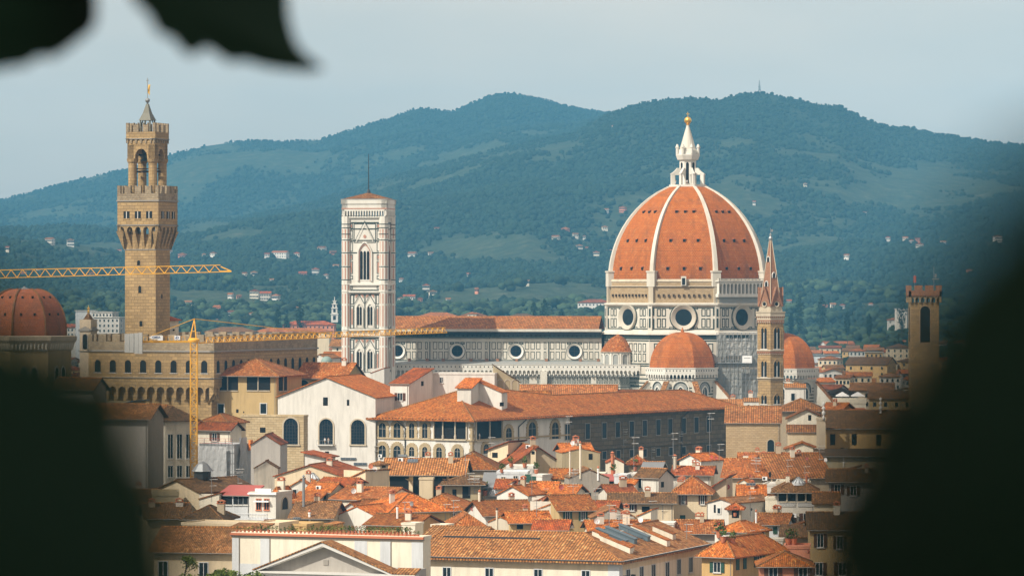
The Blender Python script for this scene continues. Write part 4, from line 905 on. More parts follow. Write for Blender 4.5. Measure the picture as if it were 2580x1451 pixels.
# stair turret and clutter on the palace roof
t = thing('roof_turret', 'small octagonal cream turret with red tile cap beside the foot of the stone tower', 'turret', P(420, 850, 1022).to_tuple()[:2]+(0,), 0)
w = MB(); R = 3.1; kz = 1022/F; zz_ = lambda v: ZC-(v-725.5)*kz; w.lathe([(R, zz_(865)), (R, zz_(824)), (R+.35, zz_(820)), (R, zz_(817)), (R, zz_(807))], n=8, ph=math.radians(12)); w.build('wall', 'cream2', t)
w = MB(); w.lathe([(R+.9, zz_(808)), (R+.9, zz_(806)), (.1, zz_(794))], n=8, ph=math.radians(12)); w.build('roof', 'roof_r', t)
w = MB(FT((0,-R*.95,0),(1,0,0),(-.25,-1,0))); w.box(-1.2,-.55,0,.1,zz_(840),zz_(829),0); w.box(1.8,2.1,-.6,0,zz_(833),zz_(829),0); w.build('window', 'dark', t)
# ------------------------------------------------------------------ faces one can aim at, windows, houses
class Fc:
    def __init__(s, th, p0, t, n):
        s.T = FT(p0, t, n); R = Matrix.Rotation(th.rotation_euler.z, 3, 'Z'); s.p = R @ Vector(p0) + Vector(th.location); s.t = (R @ Vector(t)).normalized(); s.n = (R @ Vector(n)).normalized()
    def hit(s, u, v):
        d = Vector(((u-1290)/F, 1, -(v-725.5)/F)); o = Vector((0,0,ZC)); k = (s.p-o).dot(s.n)/d.dot(s.n); q = o+d*k
        return (q-s.p).dot(s.t), q.z-s.p.z
def win(fc, parent, u, v, w, h, kind='p', trim='trim'):
    a0, z0 = fc.hit(u-w/2, v+h/2); a1, z1 = fc.hit(u+w/2, v-h/2); _, z0 = fc.hit(u, v+h/2); _, z1 = fc.hit(u, v-h/2)
    a0, a1 = min(a0, a1), max(a0, a1); x = (a0+a1)/2; W = a1-a0; Hh = z1-z0; m = MB(fc.T)
    if kind in 'aAi':
        m.archpoly(x, z0, W, Hh, .04, m=0)
        if kind == 'a': m.archframe(x, z0, W, Hh, .22, 0, .14, m=1)
        if kind == 'A':
            m.archframe(x, z0, W, Hh, .75, 0, .16, m=1)
            o = arch(x, z0, W+1.5, Hh+.75)
            for i in range(0, len(o)-1):
                (xa, za), (xb, zb) = o[i], o[i+1]; xm, zm = (xa+xb)/2, (za+zb)/2; m.box(xm-.28, xm+.28, 0, .2, zm-.25, zm+.25, 1)
            for k in range(4):
                zz = z0+Hh*.6*k/4; m.box(x-W/2-.95, x-W/2, 0, .18, zz, zz+.35, 1); m.box(x+W/2, x+W/2+.95, 0, .18, zz, zz+.35, 1)
            m.box(x-.06, x+.06, .04, .1, z0, z1-.1, 2); m.box(x-W/2, x+W/2, .04, .09, z0+Hh*.6, z0+Hh*.6+.1, 2)
        if kind == 'i':
            m.archframe(x, z0, W, Hh, .35, 0, .2, m=1); m.box(x-W/2-.5, x+W/2+.5, 0, .3, z0-.35, z0, 1)
            for i in range(1, 5): xx = x-W/2+W*i/5; m.box(xx-.05, xx+.05, .04, .09, z0, z1-.25-abs(i-2.5)*.35, 2)
            for i in range(1, 7): zz = z0+Hh*.85*i/7; m.box(x-W/2, x+W/2, .04, .08, zz-.05, zz+.05, 2)
            m.archframe(x, z0+Hh*.5, W*.5, Hh*.3, .08, .04, .1, m=2)
        return m.build('window', ['glass' if kind != 'i' else 'glass_b', 'pietra' if kind in 'A' else 'stone_p', 'trim_d' if kind != 'i' else 'metal_d'], parent)
    m.box(a0, a1, 0, .03, z0, z1, 0)
    if kind in 'pgbw':
        t = .13; m.frame(a0-t, a1+t, z0-t, z1+t, t, 0, .09, 1); m.box(a0-.22, a1+.22, 0, .22, z0-t-.1, z0-t+.02, 1); m.box(x-.05, x+.05, .03, .07, z0, z1, 1)
    if kind == 't': m.frame(a0-.18, a1+.18, z0-.18, z1+.18, .18, 0, .14, 1)
    wdw = m.build('window', ['glass' if kind != 'd' else 'dark', trim], parent)
    if kind in 'gb':
        for s_ in (-1, 1):
            q = MB(fc.T); e = a0-.12 if s_ < 0 else a1+.12; ww = W*.55
            q.box(min(e, e+s_*ww), max(e, e+s_*ww), .02, .12, z0-.1, z1+.05, 0)
            for k in range(3): zz = z0+(z1-z0)*(k+.5)/3; q.box(min(e, e+s_*ww)+.06, max(e, e+s_*ww)-.06, .12, .15, zz-.25*Hh/3, zz+.25*Hh/3, 0)
            q.build('shutter', 'gs' if kind == 'g' else 'bs', wdw)
    if kind == 'c':
        q = MB(fc.T); q.box(a0-.05, a1+.05, .03, .13, z0, z1, 0); q.box(x-.03, x+.03, .13, .15, z0, z1, 0)
        q.build('shutter', 'gs', wdw)
    return wdw
HOUSES = []
def roofmesh(w, d, h, typ, rise, ov, th=.22):
    """top polygons of the roof in local coords"""
    x0, x1, y0, y1 = -ov, w+ov, -ov, d+ov; e = h+.24; out = []
    if typ == 'gx': s = rise/(d/2); zl = e-ov*s; zr_ = e+rise; out = [[(x0,y0,zl),(x1,y0,zl),(x1,d/2,zr_),(x0,d/2,zr_)], [(x1,y1,zl),(x0,y1,zl),(x0,d/2,zr_),(x1,d/2,zr_)]]
    elif typ == 'gy': s = rise/(w/2); zl = e-ov*s; zr_ = e+rise; out = [[(x0,y1,zl),(x0,y0,zl),(w/2,y0,zr_),(w/2,y1,zr_)], [(x1,y0,zl),(x1,y1,zl),(w/2,y1,zr_),(w/2,y0,zr_)]]
    elif typ == 'hip':
        m = min(w, d)/2; s = rise/m; zl = e-ov*s; zr_ = e+rise
        A, B = ((m, d/2, zr_), (w-m, d/2, zr_)) if w >= d else ((w/2, m, zr_), (w/2, d-m, zr_))
        c = [(x0,y0,zl),(x1,y0,zl),(x1,y1,zl),(x0,y1,zl)]
        if w >= d: out = [[c[0],c[1],B,A],[c[1],c[2],B],[c[2],c[3],A,B],[c[3],c[0],A]]
        else: out = [[c[0],c[1],A],[c[1],c[2],B,A],[c[2],c[3],B],[c[3],c[0],A,B]]
    elif typ == 'sf': s = rise/d; out = [[(x0,y0,e-ov*s),(x1,y0,e-ov*s),(x1,y1,e+rise+ov*s),(x0,y1,e+rise+ov*s)]]
    elif typ == 'sb': s = rise/d; out = [[(x0,y0,e+rise+ov*s),(x1,y0,e+rise+ov*s),(x1,y1,e-ov*s),(x0,y1,e-ov*s)]]
    elif typ == 'sl': s = rise/w; out = [[(x0,y0,e-ov*s),(x1,y0,e+rise+ov*s),(x1,y1,e+rise+ov*s),(x0,y1,e-ov*s)]]
    elif typ == 'sr': s = rise/w; out = [[(x0,y0,e+rise+ov*s),(x1,y0,e-ov*s),(x1,y1,e-ov*s),(x0,y1,e+rise+ov*s)]]
    else: out = [[(x0,y0,e),(x1,y0,e),(x1,y1,e),(x0,y1,e)]]
    return out
def zroof(w, d, h, typ, rise, x, y):
    if typ == 'gx': return h+rise*(1-abs(y-d/2)/(d/2))
    if typ == 'gy': return h+rise*(1-abs(x-w/2)/(w/2))
    if typ == 'hip': m = min(w, d)/2; return h+rise*min(1, min(x, w-x, y, d-y)/m)
    return h+rise*{'sf': y/d, 'sb': 1-y/d, 'sl': x/w, 'sr': 1-x/w}.get(typ, 0)
def house(label, uL, v, uR, z=19.0, d=10.0, roof='gx', rise=2.2, wall='cream', tile='roof', wins=(), rot=-21, ov=.75, name='house', cat='house', group=None, side=(), chim=1, wall2=None, Y=None, base=None, par=0, seed=None, left=()):
    v = float(v); Y = Y or Yz(v, z); z = ZC-(v-725.5)/F*Y; p = P(uL, v, Y); r = math.radians(rot); c, s = math.cos(r), math.sin(r); tR = (uR-1290)/F
    w = (tR*Y-p.x)/(c-tR*s)
    if d > 200: # photo column where the visible side ends
        t = (d-1290)/F
        if rot < 0: qx, qy = p.x+w*c, Y+w*s
        else: qx, qy = p.x, Y
        d = (t*qy-qx)/(-s-t*c)
    h = z-(base or 0)
    th = thing(name, label, cat, (p.x, Y, base or 0), r, group)
    b = MB(); rr = rise*.98
    typ = roof
    b.add([(0,0,0),(w,0,0),(w,d,0),(0,d,0),(0,0,h),(w,0,h),(w,d,h),(0,d,h)], [(0,1,5,4),(2,3,7,6),(1,2,6,5),(3,0,4,7)])
    if typ == 'gx': b.poly([(w,0,h),(w,d,h),(w,d/2,h+rr)]); b.poly([(0,d,h),(0,0,h),(0,d/2,h+rr)])
    if typ == 'gy': b.poly([(0,0,h),(w,0,h),(w/2,0,h+rr)]); b.poly([(w,d,h),(0,d,h),(w/2,d,h+rr)])
    if typ in ('sf','sb','sl','sr'):
        zz = [h+rr*zroof(w,d,0,typ,1,x_,y_) for x_, y_ in ((0,0),(w,0),(w,d),(0,d))]; cs = [(0,0),(w,0),(w,d),(0,d)]
        for i in range(4):
            j = (i+1) % 4; b.poly([(*cs[i],h),(*cs[j],h),(*cs[j],max(zz[j],h+.001)),(*cs[i],max(zz[i],h+.001))])
    if typ == 'flat':
        b.box(-.1,w+.1,-.1,d+.1,h-.25,h+.02); 
        for X0,X1,Y0,Y1 in ((-.12,w+.12,-.12,.2),(-.12,w+.12,d-.2,d+.12),(-.12,.2,.2,d-.2),(w-.2,w+.12,.2,d-.2)): b.box(X0,X1,Y0,Y1,h+.02,h+.02+(par or .5))
    b.build('wall', wall, th)
    if typ != 'flat':
        m = MB(); ro = MB()
        for q in roofmesh(w, d, h, typ, rise, ov): m.extr(q, (0,0,-.22), 0, cap=False); m.poly(q, 0); m.poly([(a, b_, c_-.22) for a, b_, c_ in reversed(q)], 1)
        # ridge and hip cap tiles
        pts = roofmesh(w, d, h, typ, rise, ov)
        if typ in ('gx', 'gy'): m.bar(pts[0][2], pts[0][3], .34, 2, 6)
        if typ == 'hip':
            A, B = (pts[0][3], pts[0][2]) if w >= d else (pts[0][2], pts[1][2])
            m.bar(A, B, .34, 2, 6); cc = [pts[0][0], pts[0][1], pts[2][0] if w >= d else pts[2][0], pts[2][1]]
            for q_, e_ in zip(cc, ((A,B,B,A) if w >= d else (A,A,B,B))): m.bar(q_, e_, .3, 2, 6)
        rf = m.build('roof', [tile, 'wood', 'roof_p'], th)
        rg = random.Random(seed if seed is not None else int(uL*7+v))
        for _ in range(chim):
            x_, y_ = w*rg.uniform(.15, .85), d*rg.uniform(.2, .7); zr_ = zroof(w, d, h, typ, rise, x_, y_); sw, sd, sh = rg.uniform(.35,.7), rg.uniform(.3,.45), rg.uniform(1.0,1.9)
            k = MB(); k.box(x_-sw, x_+sw, y_-sd, y_+sd, zr_-.6, zr_+sh, 0); k.box(x_-sw-.1, x_+sw+.1, y_-sd-.1, y_+sd+.1, zr_+sh, zr_+sh+.1, 1)
            k.box(x_-sw, x_-sw+.2, y_-sd, y_+sd, zr_+sh+.1, zr_+sh+.45, 1); k.box(x_+sw-.2, x_+sw, y_-sd, y_+sd, zr_+sh+.1, zr_+sh+.45, 1)
            k.add([(x_-sw-.15,y_-sd-.1,zr_+sh+.45),(x_+sw+.15,y_-sd-.1,zr_+sh+.45),(x_+sw+.15,y_+sd+.1,zr_+sh+.45),(x_-sw-.15,y_+sd+.1,zr_+sh+.45),(x_,y_-sd-.1,zr_+sh+.75),(x_,y_+sd+.1,zr_+sh+.75)], [(0,1,4),(2,3,5),(0,4,5,3),(1,2,5,4),(0,3,2,1)], 1)
            k.build('chimney', [rg.choice(['cream2','white2','beige']), 'terra'], rf)
        g = MB(); g.bar((-ov, -ov-.06, roofmesh(w,d,h,typ,rise,ov)[0][0][2]-.12), (w+ov, -ov-.06, roofmesh(w,d,h,typ,rise,ov)[0][1][2]-.12), .15, 0, 6)
        if typ in ('gx', 'hip', 'sf', 'flat') and w > 5: g.bar((w-.35, -.1, h-.4), (w-.35, -.1, 0), .11, 0, 6); g.build('gutter', 'trim_d', th, uv=False)
    fr = Fc(th, (0,0,0), (1,0,0), (0,-1,0)); rt_ = Fc(th, (w,0,0), (0,1,0), (1,0,0)); lf = Fc(th, (0,d,0), (0,-1,0), (-1,0,0))
    for q in wins: win(fr, th, *q)
    for q in side: win(rt_, th, *q)
    for q in left: win(lf, th, *q)
    return dict(th=th, w=w, d=d, h=h, fr=fr, rt=rt_, lf=lf, Y=Y, z=z)
# ------------------------------------------------------------------ slender brick spire and hexagonal bell tower
Yb = 1130.0; kb = Yb/F; zb = lambda v: ZC-(v-725.5)*kb
sp = thing('brick_spire_tower', 'slim hexagonal stone bell tower with a pointed brick spire right of the great dome', 'bell tower', ((1944-1290)*kb, Yb+4.5, 0), math.radians(-4))
R = 4.15; PH = math.radians(30)
b = MB(); b.lathe([(R, 0), (R, zb(800))], n=6, ph=PH); bw = b.build('wall', 'stone', sp)
for v0, v1, e in ((812,808,.25),(806,797,.35),(797,788,.6),(788,785,.75),(884,881,.35),(893,891,.2),(954,951,.35),(959,958,.15),(1021,1019,.2)): b = MB(); b.lathe([(R-.1, zb(v0)), (R+e, zb(v0)), (R+e, zb(v1)), (R-.1, zb(v1))], n=6, ph=PH, caps=False); b.build('string_course', 'stone_p', sp)
for k in range(6):
    a = math.radians(60*k); ap = R*math.cos(math.radians(30)); n = (math.cos(a), math.sin(a), 0); T_ = FT((ap*n[0], ap*n[1], 0), (-n[1], n[0], 0), n); W_ = R
    w = MB(T_)
    for v0, v1 in ((879, 822), (950, 906), (1018, 992)):
        w.archframe(0, zb(v0), 2.1, zb(v1)-zb(v0), .25, 0, .14, True, 0); w.archpoly(0, zb(v0), 2.1, zb(v1)-zb(v0), .05, True, 0)
        for s_ in (-1, 1): w.archpoly(s_*.5, zb(v0)+.1, .75, zb(v1+5)-zb(v0), .09, True, 1, 8)
        w.box(-.09, .09, .05, .2, zb(v0), zb(v1+16), 2); w.box(-1.2, 1.2, 0, .3, zb(v0)-.25, zb(v0), 2)
    w.build('window', ['stone', 'dark', 'trim'], bw)
    c = MB(T_); c.arcade(-W_/2-.15, W_/2+.15, 7, zb(801), zb(797), zb(790), .2, .1, .5, 0, 1.2, 5, back=1); c.arcade(-W_/2-.1, W_/2+.1, 6, zb(815), zb(811), zb(806), .22, .0, .3, 0, 1.0, 5); c.arcade(-W_/2, W_/2, 6, zb(893), zb(890), zb(885), .25, .0, .25, 0, 1.0, 5); c.build('corbel_frieze', ['brick', 'dark'], bw)
    g = MB(T_); zt0, zt1 = zb(772), zb(724)
    g.box(-W_/2+.3, W_/2-.3, -1.2, -.3, zb(786), zt0, 1)
    g.extr([(-W_/2+.25, -.25, zt0), (W_/2-.25, -.25, zt0), (0, -.25, zt1)], (0,0,0)) if False else None
    g.add([(-W_/2+.2,-.2,zt0),(W_/2-.2,-.2,zt0),(0,-.2,zt1),(-W_/2+.2,-2.6,zt0),(W_/2-.2,-2.6,zt0),(0,-2.6,zt1)], [(0,1,2),(0,2,5,3),(1,4,5,2)], 0)
    g.bar((-W_/2+.15,-.1,zt0), (0,-.1,zt1+.1), .3, 2); g.bar((W_/2-.15,-.1,zt0), (0,-.1,zt1+.1), .3, 2)
    g.ring(0, zb(766), .55, .85, -.15, -.02, 1, 16)
    for dx, dz in ((0,.28),(0,-.28),(.28,0),(-.28,0)): g.disc(dx, zb(766)+dz, .27, -.1, 3, 10)
    g.build('gable', ['brick', 'stone_p', 'brick', 'dark'], sp)
s = MB(); Rs = 3.75; s.lathe([(Rs, zb(786)), (.35, zb(603)), (.3, zb(600))], n=6, ph=PH); spr = s.build('spire', 'brick', sp)
s = MB()
for k in range(6): a = PH+k*math.pi/3; s.bar((Rs*math.cos(a)*1.02, Rs*math.sin(a)*1.02, zb(786)), (.36*math.cos(a), .36*math.sin(a), zb(603)), .18)
s.build('spire_edge', 'stone_p', spr)
for k, vv in ((4, 722), (5, 700), (4, 660)):
    a = math.radians(60*k); rr = (Rs*(vv-600)/186.)*math.cos(math.radians(30)); n = (math.cos(a), math.sin(a), 0); T_ = FT((rr*n[0], rr*n[1], 0), (-n[1], n[0], 0), n); w = MB(T_); w.archframe(0, zb(vv), .8, 1.5, .2, -.5, .35, True); w.archpoly(0, zb(vv), .8, 1.5, .2, True, 1); w.build('dormer', ['trim', 'dark'], spr)
s = MB(); s.lathe([(.5, zb(606)), (.6, zb(600)), (.2, zb(594)), (.35, zb(591)), (.1, zb(588))], n=8); s.bar((0,0,zb(590)), (0,0,zb(574)), .12); s.add([(.1,0,zb(584)),(.7,0,zb(583)),(.7,0,zb(577)),(.1,0,zb(578)),(.1,.1,zb(584)),(.7,.1,zb(583)),(.7,.1,zb(577)),(.1,.1,zb(578))], [(0,1,2,3),(7,6,5,4),(0,4,5,1),(2,6,7,3)], 0); s.build('finial', 'metal', sp)
# ------------------------------------------------------------------ battlemented tower at the right
Yg = 1130.0; kg = Yg/F; zg = lambda v: ZC-(v-725.5)*kg
bt = thing('battlemented_tower', 'square brown stone tower with brick battlements and a tall arched opening beside the dark leaves', 'tower', ((2331-1290)*kg, Yg+4, 0), math.radians(0)); h = 3.95
b = MB(); b.box(-h, h, -h, h, 0, zg(762)); bw = b.build('wall', 'stone', bt)
for T_, L_, fi in sqf(h):
    w = MB(T_); w.archpoly(L_/2, zg(862), 2.8, zg(771)-zg(862), .04, m=0); w.archframe(L_/2, zg(862), 2.8, zg(771)-zg(862), .3, 0, .12, m=1); w.build('belfry_opening', ['dark', 'rough'], bw)
hp = 4.65; b = MB(); b.box(-hp, hp, -hp, hp, zg(748), zg(746)); b.build('parapet_floor', 'rough', bt)
for T_, L_, fi in sqf(hp):
    m = MB(T_); m.box(0, L_, -.6, 0, zg(748), zg(732), 0)
    for i in range(4): x = L_*i/3; m.box(max(0,x-.7), min(L_,x+.7), -.6, .02, zg(733), zg(719), 0)
    m.build('battlement', 'brick', bt); m = MB(T_); m.arcade(.1, L_-.1, 6, zg(762), zg(755), zg(748), .35, -.7, -.05, 0, 1.1, 5); m.build('corbel_frieze', 'rough', bt)
m = MB(); m.bar((2.9,0,zg(746)), (2.9,0,zg(672)), .12); m.bar((3.4,0,zg(700)), (3.4,0,zg(690)), .5); m.bar((2.4,0,zg(703)), (4.4,0,zg(703)), .25); m.bar((-2.6,0,zg(746)), (-2.6,0,zg(692)), .1); m.box(-2.9,-2.2,0,.1,zg(712),zg(695),1); m.build('mast', ['metal', 'red'], bt)
# ------------------------------------------------------------------ long corner palace with wide tile roof
pp = P(1190, 1055, 971.0); PT = math.radians(56.8); z26 = pp.z; Lx, Ly = 129.0, 29.0
pal = thing('long_palace', 'long corner palace with vast orange tile roof, white corner and dark stone right wing', 'palace', (pp.x, 971.0, 0), PT)
b = MB(); b.box(0, 44.5, 0, Ly, 0, z26); b.build('wall', 'white', pal)
b = MB(); b.box(44.5, Lx, .02, 20, 0, z26); b.build('stone_wing_wall', 'stone_d', pal)
def slope(mb, q, th=.3, m=0, m2=1): mb.extr(q, (0,0,-th), m, cap=False); mb.poly(q, m); mb.poly([(a,b_,c-th) for a,b_,c in reversed(q)], m2)
o = 1.7; r1 = 5.9; s1 = r1/14.5; e = z26+.3-o*s1
rf = MB(); R1 = (14.5, 14.5, z26+.3+r1); R2 = (36, 14.5, z26+.3+r1); R3 = (52, 9.8, z26+.3+4.2); R4 = (Lx-12, 9.8, z26+.3+4.2)
slope(rf, [(-o,-o,e), (50,-o,e), (52,9.8,R3[2]), R2, R1]); slope(rf, [(50,-o,e), (Lx+o,-o,e), R4, R3])
slope(rf, [(-o,Ly+o,e), (-o,-o,e), R1]); slope(rf, [(46,Ly+o,e), (-o,Ly+o,e), R1, R2]); slope(rf, [(46,Ly+o,e), R2, R3, (52,21,e)])
slope(rf, [(Lx+o,20.8,e), (52,20.8,e), R3, R4]); slope(rf, [(Lx+o,-o,e), (Lx+o,20.8,e), R4])
for a_, b_ in ((R1,R2),(R2,R3),(R3,R4),((-o,-o,e),R1),((-o,Ly+o,e),R1),((Lx+o,-o,e),R4)): rf.bar(a_, b_, .4, 2, 6)
rfo = rf.build('roof', ['roof_o', 'wood', 'roof_p'], pal)
mod = MB(FT((0,0,0),(1,0,0),(0,-1,0)))
for i in range(int(Lx/1.0)): mod.box(i*1.0, i*1.0+.25, 0, 1.5, z26-.35, z26-.1, 0)
mod.T = FT((0,Ly,0),(0,-1,0),(-1,0,0))
for i in range(int(Ly/1.0)): mod.box(i*1.0, i*1.0+.25, 0, 1.5, z26-.35, z26-.1, 0)
mod.build('rafter_ends', 'wood', pal)
fR = Fc(pal, (0,0,0), (1,0,0), (0,-1,0)); fL = Fc(pal, (0,Ly,0), (0,-1,0), (-1,0,0))
for u_, w_ in ((964,18),(1001,17),(1038,13),(1071,13)): win(fL, pal, u_, 1084, w_, 38, 'A')
for u_, v_, w_, h_ in ((964,1136,18,30),(1001,1137,18,30),(1038,1137,13,24),(1071,1138,13,26),(1107,1139,14,26),(1153,1140,14,24)): win(fL, pal, u_, v_, w_, h_, 'A')
for u_, w_ in ((1340,19),(1398,17)): win(fR, pal, u_, 1084, w_, 42, 'A')
win(fR, pal, 1281, 1093, 15, 32, 'A'); win(fR, pal, 1224, 1130, 14, 24, 'A')
# loggia: flat dark panels paint its inner shade, with columns, sill, string course
def recess_shade(fc, ua, ub, v0, v1, cols, name='loggia'):
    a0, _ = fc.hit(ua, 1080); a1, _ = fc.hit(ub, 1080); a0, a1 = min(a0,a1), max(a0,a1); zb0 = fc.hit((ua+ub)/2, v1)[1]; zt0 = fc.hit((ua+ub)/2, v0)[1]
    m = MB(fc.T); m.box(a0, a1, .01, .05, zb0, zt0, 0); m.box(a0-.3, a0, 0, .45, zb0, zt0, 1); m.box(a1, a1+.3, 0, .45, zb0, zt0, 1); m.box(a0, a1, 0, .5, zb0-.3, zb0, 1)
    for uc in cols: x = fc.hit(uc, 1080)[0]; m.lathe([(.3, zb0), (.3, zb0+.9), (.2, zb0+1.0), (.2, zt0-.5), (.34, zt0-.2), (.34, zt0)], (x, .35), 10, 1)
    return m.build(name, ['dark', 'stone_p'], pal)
recess_shade(fL, 1096, 1176, 1057, 1106, (1118, 1149)); recess_shade(fR, 1198, 1263, 1056, 1108, (1231,))
m = MB(fL.T); za = fL.hit(1000, 1104)[1]; m.box(0, Ly, 0, .3, za-.2, za+.2, 0); m.build('string_course', 'pietra', pal)
m = MB(fR.T); m.box(0, 44.5, 0, .3, za-.2, za+.2, 0); m.build('string_course', 'pietra', pal); m = MB(fR.T); m.box(44.5, Lx, -.02, .45, z26-9.4, z26-8.9, 0); m.build('string_course', 'stone_d', pal)
q = MB()
for i in range(30): zz = z26-1-i*.9; wq = .9 if i % 2 else .6; q.box(-.06, wq, -.06, -.0, zz-.85, zz, 0); q.box(-.06, 0, 0, wq, zz-.85, zz, 0)
q.build('quoins', 'pietra', pal)
for i, u_ in enumerate((1429,1480,1522,1556,1591,1624,1658,1688,1722,1754,1785)):
    vt = 1066-(i*2.0); win(fR, pal, u_, vt+22, 11, 38, 't', 'trim_d')
for i, u_ in enumerate((1522,1557,1591,1624,1658,1690,1722,1754,1785)): win(fR, pal, u_, 1146-i*1.9, 10, 19, 't', 'trim_d')
m = MB(fR.T)
for u0_, v0_, u1_, v1_ in ((1000,0,0,0),): pass
for uu, ub, sgn in ((1305, 1310, 1), (1716, 1708, 1)):
    a_, _ = fR.hit(uu, 1080); m.bar((a_, .25, z26-2.5), (a_, .25, z26-13), .28, 0, 6); m.bar((a_, .25, z26-2.5), (a_+2.6, 1.5, z26-.2), .28, 0, 6)
m.T = fL.T; a_, _ = fL.hit(1022, 1080); m.bar((a_, .25, z26-2.5), (a_, .25, z26-13), .28, 0, 6); m.bar((a_, .25, z26-2.5), (a_-2.4, 1.5, z26-.2), .28, 0, 6); m.build('drainpipe', 'metal_d', pal)
# ------------------------------------------------------------------ rooms standing on and behind the palace roof
house('white attic block with two tiny windows standing behind the palace roof', 1090, 941, 1246, Y=1014, d=9, roof='flat', wall='white', wins=((1112,957,7,13,'w'),(1182,953,6,5,'d')), rot=-8, chim=0, name='attic_block', cat='attic block', base=22, par=.2)
g_ = house('grey-green sloping stair hall with three blind arches behind the palace roof', 1245, 963, 1309, Y=1016, d=7, roof='sr', rise=4.2, wall='olive', tile='roof_d', rot=3, chim=0, name='stair_hall', cat='stair hall', base=22, ov=.25)
m = MB(g_['fr'].T)
for uu in (1260, 1279, 1297): x = g_['fr'].hit(uu, 985)[0]; m.archframe(x, g_['h']-2.6, 1.4, 3.2, .25, 0, .1)
m.build('blind_arch', 'stone_p', g_['th'])
house('white roof turret with red tile lean-to left of the white attic block', 983, 967, 1030, Y=1004, d=1090, roof='sf', rise=3.5, wall='white', tile='roof_r', wins=((1008,999,12,18,'b'),), side=((1064,966,6,12,'d'),), rot=-27, chim=0, name='roof_turret', cat='turret', base=20, ov=.4)
house('small white dormer house with orange lean-to roof on the left palace slope', 1152, 977, 1187, Y=984, d=8, roof='sf', rise=2.0, wall='white', tile='roof_o', rot=-16, chim=0, name='dormer', cat='dormer', base=26, ov=.5)
house('long white dormer with a barred window sliding down the palace roof', 1197, 988, 1264, Y=990, d=4.5, roof='sr', rise=2.9, wall='white', tile='roof_o', side=((1264,1018,10,10,'d'),), rot=-18, chim=0, name='dormer', cat='dormer', base=24, ov=.35)
house('low roof piece with dark vent gap beside the grey-green stair hall', 1322, 1003, 1378, Y=1020, d=6, roof='gx', rise=1.6, wall='stone_r', tile='roof_o', rot=-6, chim=0, name='roof_lantern', cat='roof lantern', base=24, ov=.8)
house('brown striped tile roof behind the palace in front of the nave arcade', 1310, 1003, 1548, Y=1120, d=15, roof='gx', rise=3.4, wall='olive', tile='roof_l', rot=-4, chim=0)
house('low dark red roof between the striped roof and the orange palace roof', 1550, 998, 1640, Y=1118, d=12, roof='gx', rise=1.4, wall='beige', tile='roof_r', rot=-4, chim=0)
# ------------------------------------------------------------------ white gabled hall, stone annex, loggia house
wh = house('big plain white gabled hall with tall arched windows left of the long palace', 700, 1000, 946, Y=992, d=30, roof='gy', rise=4.9, wall='white', tile='roof_o', rot=-14, ov=.45, chim=0, name='church_hall', cat='hall',
      wins=((822,1087,34,64,'i'),(902,1088,34,62,'i'),(820,1011,12,21,'d'),(877,1014,6,15,'d'),(824,1141,10,9,'d')))
house('square stone annex with one tall arched window left of the white hall', 607, 1047, 765, Y=960, d=3.5, roof='flat', wall='stone_b', rot=-14, wins=((733,1086,36,66,'i'),(662,1083,14,13,'d')), chim=0, name='stone_annex', cat='annex', par=.25)
lg = house('yellow house with an open top-floor loggia in front of the stone fortress', 537, 943, 696, Y=1003, d=760, roof='hip', rise=3.6, wall='ochre', tile='roof', rot=-16, ov=1.3, chim=0, name='loggia_house', cat='house',
      wins=((557,1030,15,25,'t'),(664,1029,15,25,'t'),(598,1035,6,9,'d'),(614,1038,3,4,'d')))
def loggia(hs, parts, vt, vb, name='loggia', col='stone_p', face='fr', rail=None):
    fc = hs[face]; m = MB(fc.T)
    for ua, ub, cols in parts:
        a0 = fc.hit(ua, vb)[0]; a1 = fc.hit(ub, vb)[0]; a0, a1 = min(a0,a1), max(a0,a1); zb0 = fc.hit((ua+ub)/2, vb)[1]; zt0 = fc.hit((ua+ub)/2, vt)[1]
        m.box(a0, a1, .01, .04, zb0, zt0, 0); m.box(a0, a1, 0, .22, zb0-.25, zb0, 1)  # flat dark panel stands in for the shade inside the loggia
        for uc in cols: x = fc.hit(uc, vb)[0]; m.lathe([(.2, zb0), (.16, zb0+.2), (.16, zt0-.3), (.28, zt0)], (x, .2), 8, 1)
        if rail: m.bar((a0, .2, zb0+.9), (a1, .2, zb0+.9), .08, 2); [m.bar((a0+(a1-a0)*i/12, .2, zb0), (a0+(a1-a0)*i/12, .2, zb0+.9), .06, 2) for i in range(13)]
    return m.build(name, ['dark', col, 'metal_d'], hs['th'])
loggia(lg, ((548, 600, (574,)), (622, 681, (651,))), 947, 983); loggia(lg, ((702, 723, (712,)),), 946, 984, face='rt')
house('tan gabled wing with a big round arch behind the loggia house', 745, 951, 870, Y=1040, d=12, roof='gx', rise=3.6, wall='ochre', tile='roof', rot=-22, ov=.6, wins=((766,970,24,26,'a'),), chim=1)
# ------------------------------------------------------------------ tower crane and the jib of a second one
def lattice(mb, A, B, h, wd, n, up=Vector((0,0,1)), w=.16, apex_up=True, m=0, taper=1.0):
    A = Vector(A); B = Vector(B); d = (B-A); L = d.length; d.normalize(); s_ = d.cross(up).normalized(); un = s_.cross(d).normalized()
    def pt(i, t): # 0,1 bottom chords, 2 top
        k = 1+(taper-1)*t; c = A+d*L*t
        return c+s_*wd/2*(1 if i == 0 else -1) if i < 2 else c+un*h*k
    for i in (0, 1, 2): mb.bar(pt(i, 0), pt(i, 1), w*1.25, m)
    for j in range(n):
        t0, tm, t1 = j/n, (j+.5)/n, (j+1)/n
        for i in (0, 1): mb.bar(pt(i, t0), pt(2, tm), w*.8, m); mb.bar(pt(2, tm), pt(i, t1), w*.8, m)
        mb.bar(pt(0, t0), pt(1, t0), w*.6, m); mb.bar(pt(0, t0), pt(1, t1), w*.5, m)
